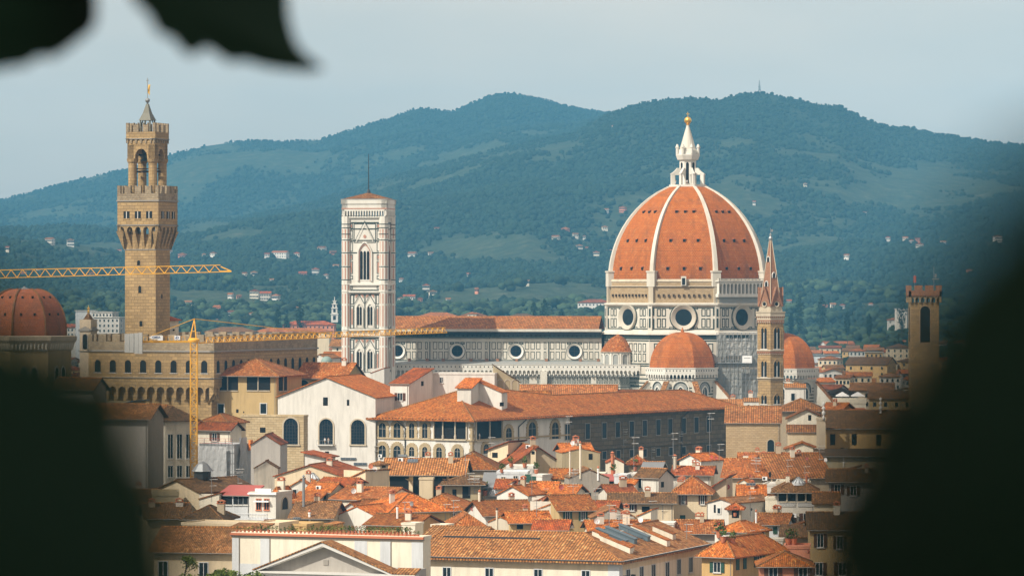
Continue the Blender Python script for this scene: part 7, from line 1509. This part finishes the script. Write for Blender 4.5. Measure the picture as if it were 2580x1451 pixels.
for a in [('white apartment tower with balconies left of the stone watchtower', 234, 302, 800, 2500, 'white', 'white', 'flat', 16, -14, None, 7, 6),
 ('taller plain white slab joined to the left of the apartment tower', 190, 238, 783, 2560, 'wblue', 'white', 'flat', 10, -4, None, 0, 3),
 ('stepped upper storey of the white apartment block', 230, 284, 786, 2540, 'white', 'white', 'flat', 12, -14, None, 2, 6),
 ('low long house with pink roof left of the white apartments', 150, 205, 824, 2700, 'white2', 'roof_r', 'gx', 12, -4, None, 2, 6),
 ('long salmon building with brown roof left of the marble bell tower', 712, 842, 818, 2900, 'salmon', 'roof_r', 'hip', 16, -3, None, 2, 12),
 ('brown-roofed block peeping above the fortress battlements', 515, 640, 836, 2300, 'beige', 'roof_d', 'hip', 16, -4, None, 1, 8),
 ('orange-roofed long house just above the crane jib', 640, 830, 836, 2500, 'cream', 'roof', 'hip', 14, -4, None, 1, 10),
 ('white institute with red roof at the left edge of the great dome', 1455, 1536, 762, 3350, 'white', 'roof_r', 'hip', 16, -10, None, 2, 9),
 ('pink-roofed house peeping above the left part of the nave roof', 1056, 1148, 796, 2700, 'white', 'roof', 'hip', 14, -4, None, 1, 8),
 ('low pink house with a square turret above the nave roof', 1160, 1222, 795, 2750, 'cream2', 'roof', 'hip', 12, -4, None, 1, 6),
 ('square turret of the low pink house above the nave roof', 1178, 1200, 790, 2745, 'cream2', 'roof', 'hip', 6, -4, None, 1, 2),
 ('flat grey-roofed yellow house above the middle of the nave', 1276, 1352, 799, 2680, 'cream', 'roof_d', 'hip', 14, -4, None, 1, 6),
 ('white villa body of the crenellated tower house', 2236, 2292, 806, 3300, 'white', 'roof', 'hip', 10, -4, None, 1, 4),
 ('square white crenellated tower of the villa left of the battlemented tower', 2254, 2286, 778, 3290, 'white2', 'white', 'flat', 8, -20, None, 1, 2),
 ('big pale villa with a square tower on the hill above the chapel dome', 146, 224, 744, 3900, 'cream2', 'roof_b', 'gx', 14, -6, None, 2, 9),
 ('square tower of the big pale villa above the chapel dome', 184, 206, 728, 3905, 'cream2', 'cream2', 'flat', 8, -6, None, 1, 2)]: fh(*a[:6], a[6], a[7], a[8], a[9], a[10], a[11], a[12], group=GB)
t = thing('white_bell_tower', 'slim white tiered bell tower on the plain left of the marble tower', 'bell tower', (P(843, 800, 3000).x, 3000, 20), 0)
b = MB(); zf = lambda v: P(0, v, 3000).z-20
for v0, v1, r in ((812,790,2.6),(790,775,2.2),(775,765,1.7),(765,757,1.0)): b.box(-r, r, -r, r, zf(v0), zf(v1)-.6, 0); b.box(-r-.4, r+.4, -r-.4, r+.4, zf(v1)-.6, zf(v1), 0)
b.bar((0,0,zf(757)), (0,0,zf(748)), .5); b.build('wall', 'white', t)
b = MB(); 
for v0, v1, r in ((806,795,2.62),(787,778,2.22),(774,768,1.72)): b.box(-r*.4, r*.4, -r-.03, -r, zf(v0), zf(v1)); b.box(r, r+.03, -r*.4, r*.4, zf(v0), zf(v1))
b.build('opening', 'dark', t)
def terr_hit(u, v, y0=3000, y1=9400):
    ys = np.arange(y0, y1, 12.0); xs = (u-1290)/F*ys; zr = ZC-(v-725.5)/F*ys; k = np.nonzero(hterr(xs, ys) >= zr)[0]
    return float(ys[k[0]]) if len(k) else None
VL = [(122,619,22),(178,620,20),(18,637,9),(60,700,14),(95,690,10),(456,652,20),(514,649,10),(535,646,16),(703,648,46),(672,650,14),(808,637,22),(840,647,18),(747,647,16),(615,699,13),(641,700,18),(685,716,10),(762,701,22),(794,694,20),(820,702,12),(847,680,16),(603,757,14),(640,753,26),(668,758,30),(692,761,20),(579,754,14),(475,778,18),(496,788,22),(547,791,26),(582,805,18),(635,807,18),(745,793,20),
 (1422,587,20),(1451,598,15),(1398,610,20),(1472,603,9),(1461,631,18),(1478,634,8),(1525,583,16),(1502,649,18),(1535,641,14),(1527,540,12),(1567,537,18),(1036,650,22),(1086,648,14),(1073,735,20),(1092,751,22),(1008,765,16),(1030,764,34),(1058,766,14),(1100,584,14),(1130,765,12),(1200,742,10),(2237,608,14),(2280,609,14),(2295,616,12),(2312,611,14),(2317,628,22),(2378,618,14),(2516,609,22),(2132,653,14),(2078,785,13),(2100,780,14),(2122,783,16),(2193,778,12),(1988,771,13),(2444,690,14),(1545,325,9),(990,650,12),(1010,712,12),(545,820,16),(770,812,14),(430,640,10),(300,640,12),(230,700,12),(1180,700,9),(1330,720,8),(1900,520,9),(2030,470,9),(2180,545,9)]
LM = lambda u: ('left of the stone watchtower' if u < 300 else 'between watchtower and marble tower' if u < 860 else 'between marble tower and great dome' if u < 1540 else 'right of the great dome')
cnt = {}
for i, (u, v, w) in enumerate(sorted(VL, key=lambda q: (LM(q[0]), q[1]))):
    Y = terr_hit(u, v+3)
    if Y is None: continue
    key = LM(u); cnt[key] = cnt.get(key, 0)+1; n_ = cnt[key]
    wl = ('white', 'cream2', 'white', 'salmon', 'white2')[i % 5]; size = 'tiny' if w < 12 else 'small' if w < 18 else 'large'
    x = (u-1290)/F*Y; z0 = float(hterr(np.array([x]), np.array([Y]))[0]); W_ = w/F*Y*.85
    o = ordn[n_-1] 
    simple_house('%s %s villa %s, %s' % (size, words[wl], key, 'highest on the slope' if n_ == 1 else o+' down the slope'), x, Y, W_, min(W_, 9), 5.5+1.5*(w > 17), (-20, 10, -5)[i % 3], wl, ('roof', 'roof_p', 'roof_r')[i % 3], 'hip' if i % 2 else 'gx', z0, group='pale villas scattered on the far hillsides', name='villa', cat='villa', rows=1 if w < 18 else 2, cols=3 if w < 18 else 6)
def lattice_mast(u, v0, v1, Y, label, w=3.0):
    p = P(u, v0, Y); t = thing('radio_mast', label, 'mast', (p.x, Y, p.z-8), 0); h = (v0-v1)/F*Y+8; m = MB()
    for a in range(3): c, s = math.cos(a*2.09), math.sin(a*2.09); m.bar((w*c, w*s, 0), (w*.3*c, w*.3*s, h*.8), .8); m.bar((w*.3*c, w*.3*s, h*.8), (0, 0, h), .6)
    for i in range(8):
        k = 1-.7*i/8; m.bar((w*k, 0, h*.8*i/8), (-w*.5*k, w*.8*k, h*.8*(i+1)/8), .6); m.bar((-w*.5*k, -w*.8*k, h*.8*i/8), (w*k, 0, h*.8*(i+1)/8), .6)
    m.lathe([(1.8, h*.6), (1.8, h*.66)], n=8); m.lathe([(1.5, h*.45), (1.5, h*.5)], n=8); m.build('lattice', 'metal', t, uv=False)
lattice_mast(1913, 236, 202, 6500, 'tall grey radio mast on the summit above the great dome')
for u_, lb in ((1568,'leftmost'),(1580,'second'),(1590,'third')): 
    lattice_mast(u_, 305, 293, 6450, 'small pale radio mast, %s of four on the slope left of the golden ball' % lb, 2.0)
lattice_mast(1637, 300, 278, 6450, 'taller pale radio mast just left of the golden ball', 2.2)
# ------------------------------------------------------------------ small things on the roofs, set down on what the view ray meets
bpy.context.view_layer.update(); DG = bpy.context.evaluated_depsgraph_get()
hz.hide_viewport = True; bpy.context.view_layer.update(); DG = bpy.context.evaluated_depsgraph_get()
def hit(u, v):
    o = Vector((0,0,ZC)); d = Vector(((u-1290)/F, 1, -(v-725.5)/F)).normalized(); o = o+d*60
    ok, loc, nor, idx, ob, mx = sc.ray_cast(DG, o, d)
    if not ok: return None
    while ob.parent: ob = ob.parent
    return loc, nor, ob.get('label', 'roof')
def short(lb, n=9):
    w = lb.split()[:n]
    while w and w[-1] in ('a', 'the', 'of', 'and', 'with', 'in', 'to', 'on', 'by', 'left', 'right', 'above', 'below', 'under', 'over', 'its', 'big', 'small', 'between', 'one', 'behind', 'for', 'out', 'its', 'two', 'from', 'low', 'white', 'red', 'brown', 'orange'): w.pop()
    return ' '.join(w)
_used = {}
def uniq(lb, u):
    k = _used.setdefault(lb, 0); _used[lb] = k+1
    return lb if k == 0 else lb+(', farther on' if k == 1 else ', farthest on' if k == 2 else ', at its edge')
def aerial(u, vt, vb, kind=0):
    h_ = hit(u, vb)
    if not h_: return
    loc, nor, lb = h_; H_ = (vb-vt)/F*loc.y
    t = thing('tv_aerial', uniq('tv aerial on the '+short(lb, 8), u), 'aerial', loc, random.Random(u).uniform(-.5, .5), 'television aerials on the roofs'); m = MB()
    m.bar((0,0,-.6), (0,0,H_), .11, 0, 5); m.build('mast', 'metal', t, uv=False); m = MB()
    for j, z in enumerate((H_-.2, H_-1.4) if kind == 0 else (H_-.3, H_-1.0, H_-3.0)):
        L = 1.1-.2*j; m.bar((-L*.3,0,z), (L,0,z+.1), .07)
        for i in range(6): x = -L*.3+L*1.3*i/5; m.bar((x, -.4, z+.05), (x, .4, z+.05), .05)
        if kind: m.bar((-1.1, 0, z-.4), (1.1, 0, z-.4), .07)
    m.build('antenna', 'trim', t, uv=False)
for q in [(1430,1047,1119,0),(1571,1079,1160,1),(1597,1100,1188,0),(1642,1125,1160,1),(1696,1089,1184,0),(1711,1085,1164,1),(1788,1039,1144,0),(1812,1117,1158,0),(1173,1141,1200,0),(1182,1190,1240,0),(1196,1196,1236,1),(1340,1180,1245,0),(1535,1270,1325,0),(1444,1180,1243,1),(1890,1236,1291,0),(1985,1156,1197,0),(1730,1318,1357,0),(2028,1173,1204,0),(1352,1262,1300,1),(1580,1300,1340,0),(1560,1292,1335,1),(533,1205,1256,0),(1020,1262,1302,0),(1122,1268,1310,0),(1143,1258,1300,0),(1670,1268,1300,0),(945,1122,1152,0),(884,1068,1140,0),(1905,1150,1190,1),(1640,1260,1296,0),(1500,1228,1262,0),(2065,1120,1160,1),(600,1178,1216,1),(1235,1100,1140,0)]: aerial(*q)
def dish(u, v, s, mat, col):
    h_ = hit(u, v+s*.8)
    if not h_: return
    loc, nor, lb = h_; k = loc.y/F; R = s*.5*k; up = s*.8*k
    t = thing('satellite_dish', uniq('%s satellite dish on the %s' % (col, short(lb, 8)), u), 'satellite dish', loc, math.radians(random.Random(u).uniform(-50, 20)), 'satellite dishes on the roofs'); m = MB()
    m.bar((0,.15,-.4), (0,.15,up), .09, 0, 6); m.bar((0,.1,up-R*.8), (0,-R*.9,up-R*.1), .05); m.build('mast', 'metal', t, uv=False); m = MB()
    pr = [(R*i/5, .22*R*(1-(i/5)**2)) for i in range(6)]; pts = []; n = 16
    for r, dpt in pr:
        for i in range(n): a = 2*math.pi*i/n; pts.append((r*math.cos(a), dpt*1.0-.0, up+r*math.sin(a)))
    m.add(pts+[(x, y+.05, z) for x, y, z in pts], [(j*n+i, j*n+(i+1) % n, (j+1)*n+(i+1) % n, (j+1)*n+i) for j in range(5) for i in range(n)]+[(6*n+j*n+i, 6*n+(j+1)*n+i, 6*n+(j+1)*n+(i+1) % n, 6*n+j*n+(i+1) % n) for j in range(5) for i in range(n)]); m.box(-.06,.06,-R*.95,-R*.8,up-R*.2,up,1); m.build('reflector', [mat, 'metal'], t)
for q in [(1442,1115,11,'whitep','white'),(1414,1227,13,'dkred','red'),(1196,1267,10,'dkred','upper red'),(1191,1281,12,'dkred','lower red'),(1793,1151,11,'red','red'),(1804,1153,9,'red','smaller red'),(1833,1226,13,'dkred','red'),(2080,1158,11,'whitep','white'),(2034,1388,10,'dkred','rust red'),(1891,1200,8,'dkred','red'),(943,1182,15,'whitep','white'),(891,1236,14,'whitep','white'),(1037,1268,13,'metal','grey'),(934,1174,13,'terra','red'),(1504,1312,15,'whitep','white square-set'),(1614,1308,15,'whitep','white'),(1703,1184,9,'terra','rust'),(2033,1155,8,'dkred','red')]: dish(*q)
def panel(u, v, w, h, name, label, cat, mats, thick=.25, grp='glazed skylights and panels on the tile roofs'):
    h_ = hit(u, v)
    if not h_: return
    loc, nor, lb = h_
    if nor.dot(Vector((0,-1,0))) < 0 and nor.z < 0: nor = -nor
    t = thing(name, label, cat, loc, 0, grp); x = Vector((0,0,1)).cross(nor).normalized(); y = nor.cross(x).normalized(); k = loc.y/F; W_ = w*k/2; Hh = h*k/2/max(.2, abs(y.z))*.75
    R = Matrix((x, y, nor)).transposed(); m = MB(lambda a, b, c: tuple(R @ Vector((a, b, c))))
    m.box(-W_, W_, -Hh, Hh, -.2, thick, 0); m.build('frame', mats[0], t); m = MB(lambda a, b, c: tuple(R @ Vector((a, b, c))))
    for i in range(3): m.box(-W_+.12+i*(2*W_-.1)/3, -W_+(i+1)*(2*W_-.1)/3, -Hh+.12, Hh-.12, thick, thick+.03, 0)
    m.build('pane', mats[1], t)
for q in [(878,1155,40,8,'wide glazed skylight at the left end of the tan roofs'),(908,1168,34,9,'glazed skylight just below the wide one on the tan roofs'),(1015,1147,26,8,'glazed skylight near the right end of the tan loggia roof'),(1040,1162,26,9,'lower glazed skylight above the pillar loggia'),(1892,1219,24,9,'blue-grey skylight on the long plain brown roof'),(748,1305,18,7,'small skylight on the dark patch below the villa')]: panel(q[0], q[1], q[2], q[3], 'skylight', q[4], 'skylight', ['metal', 'solar'])
def glasscone(u, v, w, h, label):
    h_ = hit(u, v)
    if not h_: return
    loc, nor, lb = h_; k = loc.y/F; t = thing('glass_lantern', label, 'skylight', loc, 0, 'ribbed glass roof lanterns'); R = w*k/2; Hh = h*k
    m = MB(); m.lathe([(R*.95, -.5), (R*.95, 0), (R*.12, Hh)], n=12); m.build('pane', 'wblue', t); m = MB()
    for i in range(12): a = i*math.pi/6; m.bar((R*math.cos(a), R*math.sin(a), 0), (R*.12*math.cos(a), R*.12*math.sin(a), Hh), .12)
    m.build('rib', 'metal', t, uv=False)
glasscone(788, 1204, 38, 14, 'ribbed glass cone lantern above the steel flue'); glasscone(2012, 1215, 36, 14, 'faceted glass lantern on the pale roof terrace'); glasscone(1243, 1243, 30, 20, 'slanted striped glass roof beside the courtyard pavilion')
def flue(u, vt, vb, w, mat, label, cap='terra'):
    h_ = hit(u, vb)
    if not h_: return
    loc, nor, lb = h_; k = loc.y/F; t = thing('flue', label, 'flue', loc, 0, 'flues and chimney stacks'); H_ = (vb-vt)*k; R = w*k/2
    m = MB(); m.lathe([(R, -.8), (R, H_-.3), (R*1.25, H_-.3), (R*1.25, H_)], (0,0), 10); m.build('pipe', mat, t); m = MB(); m.lathe([(R*.6, H_), (R*.6, H_+.2), (R*1.4, H_+.25), (R*.2, H_+.55)], n=10); m.build('cap', cap, t)
for q in [(765,1203,1275,7,'metal','tall round steel flue beside the bright orange gable roof','metal'),(1462,1117,1196,5,'cream2','tall cream flue on the olive box house'),(1436,1137,1196,4,'cream2','shorter cream flue left on the olive box house'),(1543,1143,1190,8,'terra','pink octagonal chimney before the dark stone wing'),(1252,1285,1332,5,'cream2','tall cream flue left of the low orange roof','metal_d'),(1001,1277,1305,5,'whitep','white flue between the orange roofs'),(1208,1240,1262,6,'cream2','cream flue by the courtyard pavilion'),(1700,1150,1182,9,'cream2','cream chimney left of the half-open window house'),(780,1290,1310,6,'whitep','white flue on the rust roof'),(1507,1180,1200,5,'whitep','white flue right of the dark door'),(1893,1286,1312,5,'whitep','white flue behind the terrace of pots','metal_d'),(1905,1290,1316,5,'whitep','second white flue behind the terrace of pots'),(2032,1200,1216,6,'terra','red chimney on the loggia house roof')]: flue(*q)
def acunit(u, v, label):
    h_ = hit(u, v)
    if not h_: return
    loc, nor, lb = h_; t = thing('air_conditioner', label, 'air conditioner', loc+Vector((0,-.45,0)), -.3, 'air conditioners on walls and roofs'); m = MB(); m.box(-.5,.5,-.2,.25,-.35,.4,0); m.build('casing', 'whitep', t); m = MB(FT((0,-.2,0),(1,0,0),(0,-1,0))); m.disc(-.12,.02,.27,.02); m.build('fan', 'metal_d', t)
for q in [(803,1228,'air conditioner above the green shutters'),(1927,1205,'large air conditioner on the white roof room'),(1010,1158,'air conditioner at the right end of the tan roofs'),(958,1148,'air conditioner below the palace windows'),(1331,1125,'air conditioner at the back of the yellow house with low red roof'),(1437,1325,'air conditioner under the green-shuttered window'),(2000,1298,'air conditioner on the loggia house front')]: acunit(*q)
def potplant(loc, s, label, grp, mat='leaf', potmat='terra', red=0, n=60):
    t = thing('potted_plant', label, 'potted plant', loc, 0, grp); m = MB(); m.lathe([(.16*s, 0), (.24*s, .42*s), (.27*s, .45*s), (.2*s, .45*s)], n=8); m.build('pot', potmat, t)
    r_ = random.Random(int(loc[0]*31+s*7)); m = MB(); leafblob(m, (0,0,.45*s+.35*s), .34*s, .42*s, n, .12*s, r_, 0)
    if red: leafblob(m, (0,0,.45*s+.5*s), .3*s, .25*s, 20, .08*s, r_, 1)
    m.build('foliage', [mat, 'red'], t, uv=False)
for i, (u, v, s, lb) in enumerate([(1264,1190,1.6,'leafy potted bush at the left end of the lower white block'),(1288,1176,1.9,'round potted palm on the white terraced house, left'),(1322,1177,2.0,'widest potted palm on the white terraced house'),(1351,1192,2.0,'potted palm behind the white terraced house, rightmost'),(1600,1186,2.2,'tall climbing plant at the small olive house'),(1545,1196,2.0,'potted shrub below the pink octagonal chimney'),(1812,1354,2.6,'red-flowered bush on the roof terrace of the yellow house'),(1822,1366,2.2,'green shrub at the terrace corner of the yellow house'),(1846,1368,1.8,'low green shrub along the yellow house terrace'),(2000,1372,2.4,'dark green bush on the salmon roof box'),(1986,1372,2.4,'smaller bush left on the salmon roof box'),(1222,1248,2.4,'shrub beside the courtyard pavilion'),(1852,1300,1.6,'plant on the dark balcony')]):
    h_ = hit(u, v)
    if h_: potplant(h_[0], s, lb, 'potted plants on roofs and terraces', red=(i == 6))
# small white and cream roof rooms and party walls poking up between the roofs
for uL_, v_, uR_, Y_, d_, rf_t, ris, wl_, tl_, rot_, lb in [(1254,1232,1290,790,6,'sl',1.6,'white2','roof_o',-20,'white sloping party wall left of the two-step orange roofs'),(1168,1280,1196,765,5,'flat',0,'white','roof',-12,'white roof box beside the upper red dish'),(1340,1252,1372,752,5,'sr',-1.4,'white2','roof',-10,'streaked white wall stepping up to the green-shuttered house'),
 (1482,1192,1524,822,5,'flat',0,'cream2','roof',-6,'cream wall below the pink octagonal chimney'),(1662,1196,1696,816,5,'flat',0,'white2','roof',-10,'off-white wall between slit-window house and rust roof'),(1860,1216,1886,800,5,'gy',.8,'cream2','roof_o',-14,'tiny cream gable above the long brown roof'),
 (944,1296,968,748,4,'flat',0,'wblue','roof',-10,'bluish white roof box between two orange roofs'),(1012,1318,1046,700,4,'flat',0,'cream2','roof',-20,'low cream block behind the right end of the flowerpots'),(1086,1322,1122,698,4,'flat',0,'cream2','roof',-20,'second low cream block farther right behind the flowerpots'),
 (1640,1318,1697,715,6,'flat',0,'white','roof',-6,'white balcony wall below the red roof left of the tall cream house'),(1606,1300,1640,735,6,'sl',1.2,'cream2','roof_o',-14,'cream wall with sloping orange coping behind the skylights'),(1000,1262,1036,772,4,'flat',0,'white','roof',-6,'white roof ledge with machines under the loggia block'),
 (1880,1352,1908,700,5,'flat',0,'white2','roof',-10,'white terrace wall behind the yellow-sided house'),(1912,1358,1972,690,4,'flat',0,'white2','terra',-8,'long white terrace wall left of the dark green bush'),(756,1222,784,800,4,'sl',.9,'white','roof_o',-12,'small white wall behind the steel flue'),
 (1056,1205,1090,806,3,'flat',0,'cream','roof',-4,'cream ledge wall under the pillar loggia'),(1398,1262,1416,750,3,'flat',0,'white2','roof',-10,'narrow white fire wall on the orange roof'),(1560,1220,1600,790,5,'gx',1.0,'white','roof_o',-16,'low white house with orange roof below the canopy'),
 (2000,1215,2040,790,5,'flat',0,'cream2','roof',-6,'cream box around the faceted glass lantern')]: H(lb, uL_, v_, uR_, Y=Y_, d=d_, roof=rf_t, rise=ris, wall=wl_, tile=tl_, rot=rot_, chim=0, ov=.2, par=.12)
# rows of flower pots on the terrace edge
T_ = tb['fr'].T; wT = tb['w']; hT = tb['h']; R_ = Matrix.Rotation(tb['th'].rotation_euler.z, 4, 'Z'); base_ = Matrix.Translation(tb['th'].location) @ R_
proto = []
for k in range(3):
    potplant((0,0,0), .8+.12*k, 'terracotta flowerpot in the front row along the terrace wall', 'flowerpots along the terrace wall', red=(k == 1), n=40, mat='leaf_b' if k == 1 else 'leaf'); proto.append([o for o in COL.objects if o.name.startswith('potted_plant') and o.parent is None][-1])
rf_ = random.Random(4); first = [True]*3
for i in range(46):
    x = .8+i*(wT-1.6)/45; k = rf_.randrange(3); o_ = proto[k] if first[k] else copy_tree(proto[k]); first[k] = False
    o_.location = base_ @ Vector((x, .05, hT+.35)); o_.rotation_euler.z = rf_.random()*6
    s_ = rf_.uniform(.8, 1.15); o_.scale = (s_, s_, s_)
for i in range(24):
    x = wT*.45+i*(wT*.48)/24; o_ = copy_tree(proto[1]); o_.location = base_ @ Vector((x, 1.9, hT+.5)); o_.scale = (1.1,)*3; o_['label'] = 'red-flowered pot in the back row of the terrace'; o_['group'] = 'red flowers in the back row of the terrace'; o_.rotation_euler.z = rf_.random()*6
m = MB(); m.box(wT*.43, wT*.95, 1.6, 2.3, hT+.02, hT+.5); st_ = thing('planter_shelf', 'low orange brick shelf under the back row of red flowers', 'planter', tb['th'].location, tb['th'].rotation_euler.z); m.build('shelf', 'terra', st_)
# parasols and urns
for i, (u, lb) in enumerate(((2124, 'left one of two white parasols on the roof bar terrace'), (2163, 'right one of two white parasols on the roof bar terrace'))):
    p_ = P(u, 1014, 1024); t = thing('parasol', lb, 'parasol', (p_.x, 1026, p_.z), 0, 'white parasols on the roof bar terrace'); m = MB(); m.bar((0,0,-1), (0,0,2.4), .12, 0, 6); m.build('pole', 'metal', t); m = MB(); m.lathe([(2.35, 1.55), (2.3, 1.8), (1.2, 2.25), (.05, 2.75)], n=4, ph=math.pi/4); m.build('canopy', 'whitep', t)
def urn(u, vt, vb, label):
    h_ = hit(u, vb); loc = h_[0] if h_ else P(u, vb, 895); k = loc.y/F; H_ = (vb-vt)*k; t = thing('urn', label, 'urn', loc, 0, 'pale stone roof ornaments'); m = MB(); q = H_/4.
    m.lathe([(.3*q, -.5), (.3*q, .3*q), (.15*q, .5*q), (.3*q, .8*q), (.5*q, 1.1*q), (.4*q, 1.5*q), (.15*q, 1.8*q), (.2*q, 2.0*q), (.55*q, 2.4*q), (.3*q, 2.7*q), (.12*q, 2.9*q), (.3*q, 3.2*q), (.4*q, 3.5*q), (.15*q, 3.9*q), (.02, 4*q)], n=12); m.build('body', 'trim', t, smooth=True)
urn(2075, 1012, 1052, 'white stone finial of stacked balls on the pilaster beside the yellow house'); urn(2126, 1150, 1172, 'white stone urn in the shade below the yellow house'); urn(2219, 1000, 1040, 'pale statue-like ornament dim in front of the dark leaf')
# people
def person(loc, rz, label, mat, h=1.72, arm=0.0):
    t = thing('person', label, 'person', loc, rz); me = bpy.data.meshes.new('body'); s = h/1.72
    V = [(0,0,.92,.15,.11),(0,0,1.12,.13,.10),(0,0,1.36,.17,.11),(0,0,1.48,.06,.06),(0,-.01,1.60,.095,.11),(0,-.01,1.70,.07,.08),
         (.1,0,.86,.09,.09),(.11,-.02,.48,.06,.06),(.12,.02,.08,.045,.05),(.12,-.10,.04,.04,.03),(-.1,0,.86,.09,.09),(-.11,.02,.48,.06,.06),(-.12,.03,.08,.045,.05),(-.12,-.09,.04,.04,.03),
         (.19,0,1.40,.055,.055),(.25,-.02,1.14,.042,.042),(.22,-.18-arm,.98,.032,.032),(-.19,0,1.40,.055,.055),(-.26,0,1.14,.042,.042),(-.22,-.16,.95,.032,.032)]
    E = [(0,1),(1,2),(2,3),(3,4),(4,5),(0,6),(6,7),(7,8),(8,9),(0,10),(10,11),(11,12),(12,13),(2,14),(14,15),(15,16),(2,17),(17,18),(18,19)]
    me.from_pydata([(x*s, y*s, z*s) for x, y, z, a, b in V], E, []); me.materials.append(MAT(mat)); o = bpy.data.objects.new('body', me); COL.objects.link(o); o.parent = t
    md = o.modifiers.new('skin', 'SKIN'); 
    for i, q in enumerate(V): me.skin_vertices[0].data[i].radius = (q[3]*s, q[4]*s); me.skin_vertices[0].data[i].use_root = (i == 0)
    o.modifiers.new('sub', 'SUBSURF').levels = 1; o.modifiers['sub'].render_levels = 2
    m = MB(); m.lathe([(.105*s, 1.60*s), (.115*s, 1.68*s), (.09*s, 1.75*s), (.02*s, 1.79*s)], (0, .01*s), 10); m.build('hair', 'wood', t); m = MB(); m.lathe([(.082*s, 1.53*s), (.10*s, 1.60*s), (.09*s, 1.66*s)], (0, -.02*s), 10); m.build('face', 'skin', t)
    m = MB(); m.lathe([(.17*s, .45*s), (.185*s, .8*s), (.17*s, .97*s)], (0, 0), 12); m.build('trousers', 'cloth_t' if mat != 'cloth_t' else 'wblue', t)
wf = wh['fr']; a_, z_ = wf.hit(816, 1119); m = MB(wf.T); a0, a1 = wf.hit(800,1119)[0], wf.hit(841,1119)[0]; m.box(a0, a1, 0, 1.0, z_-.3, z_, 0); m.bar((a0, .95, z_+1.0), (a1, .95, z_+1.0), .06, 1); [m.bar((a0+(a1-a0)*i/8, .95, z_), (a0+(a1-a0)*i/8, .95, z_+1.0), .04, 1) for i in range(9)]; m.build('balcony', ['trim', 'metal'], wh['th'])
for u_, lb, mt in ((820, 'person in pale clothes standing at the left arched window of the white hall', 'cloth_w'), (829, 'person in beige top standing beside the other at the arched window', 'cloth_t')):
    a_, z_ = wf.hit(u_, 1119); q = wh['th'].matrix_world @ Vector(wf.T(a_, .5, z_)); person(q, wh['th'].rotation_euler.z, lb, mt)
q = pal.matrix_world @ Vector(fR.T(fR.hit(1205, 1108)[0], .35, fR.hit(1205, 1108)[1])); person(q, PT, 'person looking out of the shaded loggia near the palace corner', 'cloth_w')
for u_, lb, mt in ((1702, 'visitor on the lantern platform of the great dome, left', 'cloth_t'), (1731, 'visitor on the lantern platform of the great dome, middle', 'cloth_w')):
    q = P(u_, 469, YD-6.6); q.z = ZL+.5; person(q, 0, lb, mt)
# trees at the lower edge
def leafy_tree(u, v, Y, R, Hc, label, mat, n=4200, ls=.22):
    p_ = P(u, v, Y); t = thing('leafy_tree', label, 'tree', (p_.x, Y, 0), 0); r_ = random.Random(int(u)); m = MB(); m.bar((0,0,0), (.2,0,p_.z-R*.6), .5, 0, 8, .25)
    tips = []
    for i in range(16):
        a = r_.random()*6.28; k = r_.random()**.5; e = Vector((R*k*math.cos(a), R*k*math.sin(a), p_.z+Hc*(r_.random()-.5))); m.bar((.2,0,p_.z-R*.6), e, .12, 0, 6, .03); tips.append(e)
    m.build('trunk', 'bark', t, uv=False); m = MB()
    for e in tips: leafblob(m, e, R*.38, R*.3, n//16, ls, r_)
    m.build('crown', mat, t, uv=False)
leafy_tree(600, 1466, 575, 3.8, 2.2, 'fresh green leafy tree in front of the pediment', 'leaf_b')
leafy_tree(500, 1476, 570, 3.4, 2.0, 'smaller green tree left of the fresh green one', 'leaf_b', 1500)
t = thing('bare_tree', 'bare branching tree with sparse leaves before the yellow house', 'tree', (P(455, 1451, 580).x, 580, 0), 0); r_ = random.Random(8); m = MB(); lf_ = MB()
def grow(p, d, L, w, k):
    e = p+d*L; m.bar(p, e, w, 0, 5, w*.7)
    if k == 0: leafblob(lf_, e, .5, .4, 5, .14, r_); return
    for i in range(3 if k > 1 else 2): grow(e, (d+Vector((r_.gauss(0,.42), r_.gauss(0,.42), r_.gauss(.05,.3)))).normalized(), L*.74, w*.62, k-1)
z0_ = P(455, 1480, 580).z
m.bar((0,0,0), (0,0,z0_-1.5), .4, 0, 6, .25); grow(Vector((0,0,z0_-1.5)), Vector((.1,0,1)).normalized(), 1.9, .24, 5); m.build('trunk', 'bark', t, uv=False); lf_.build('foliage', 'leaf_b', t, uv=False)
hz.hide_viewport = False
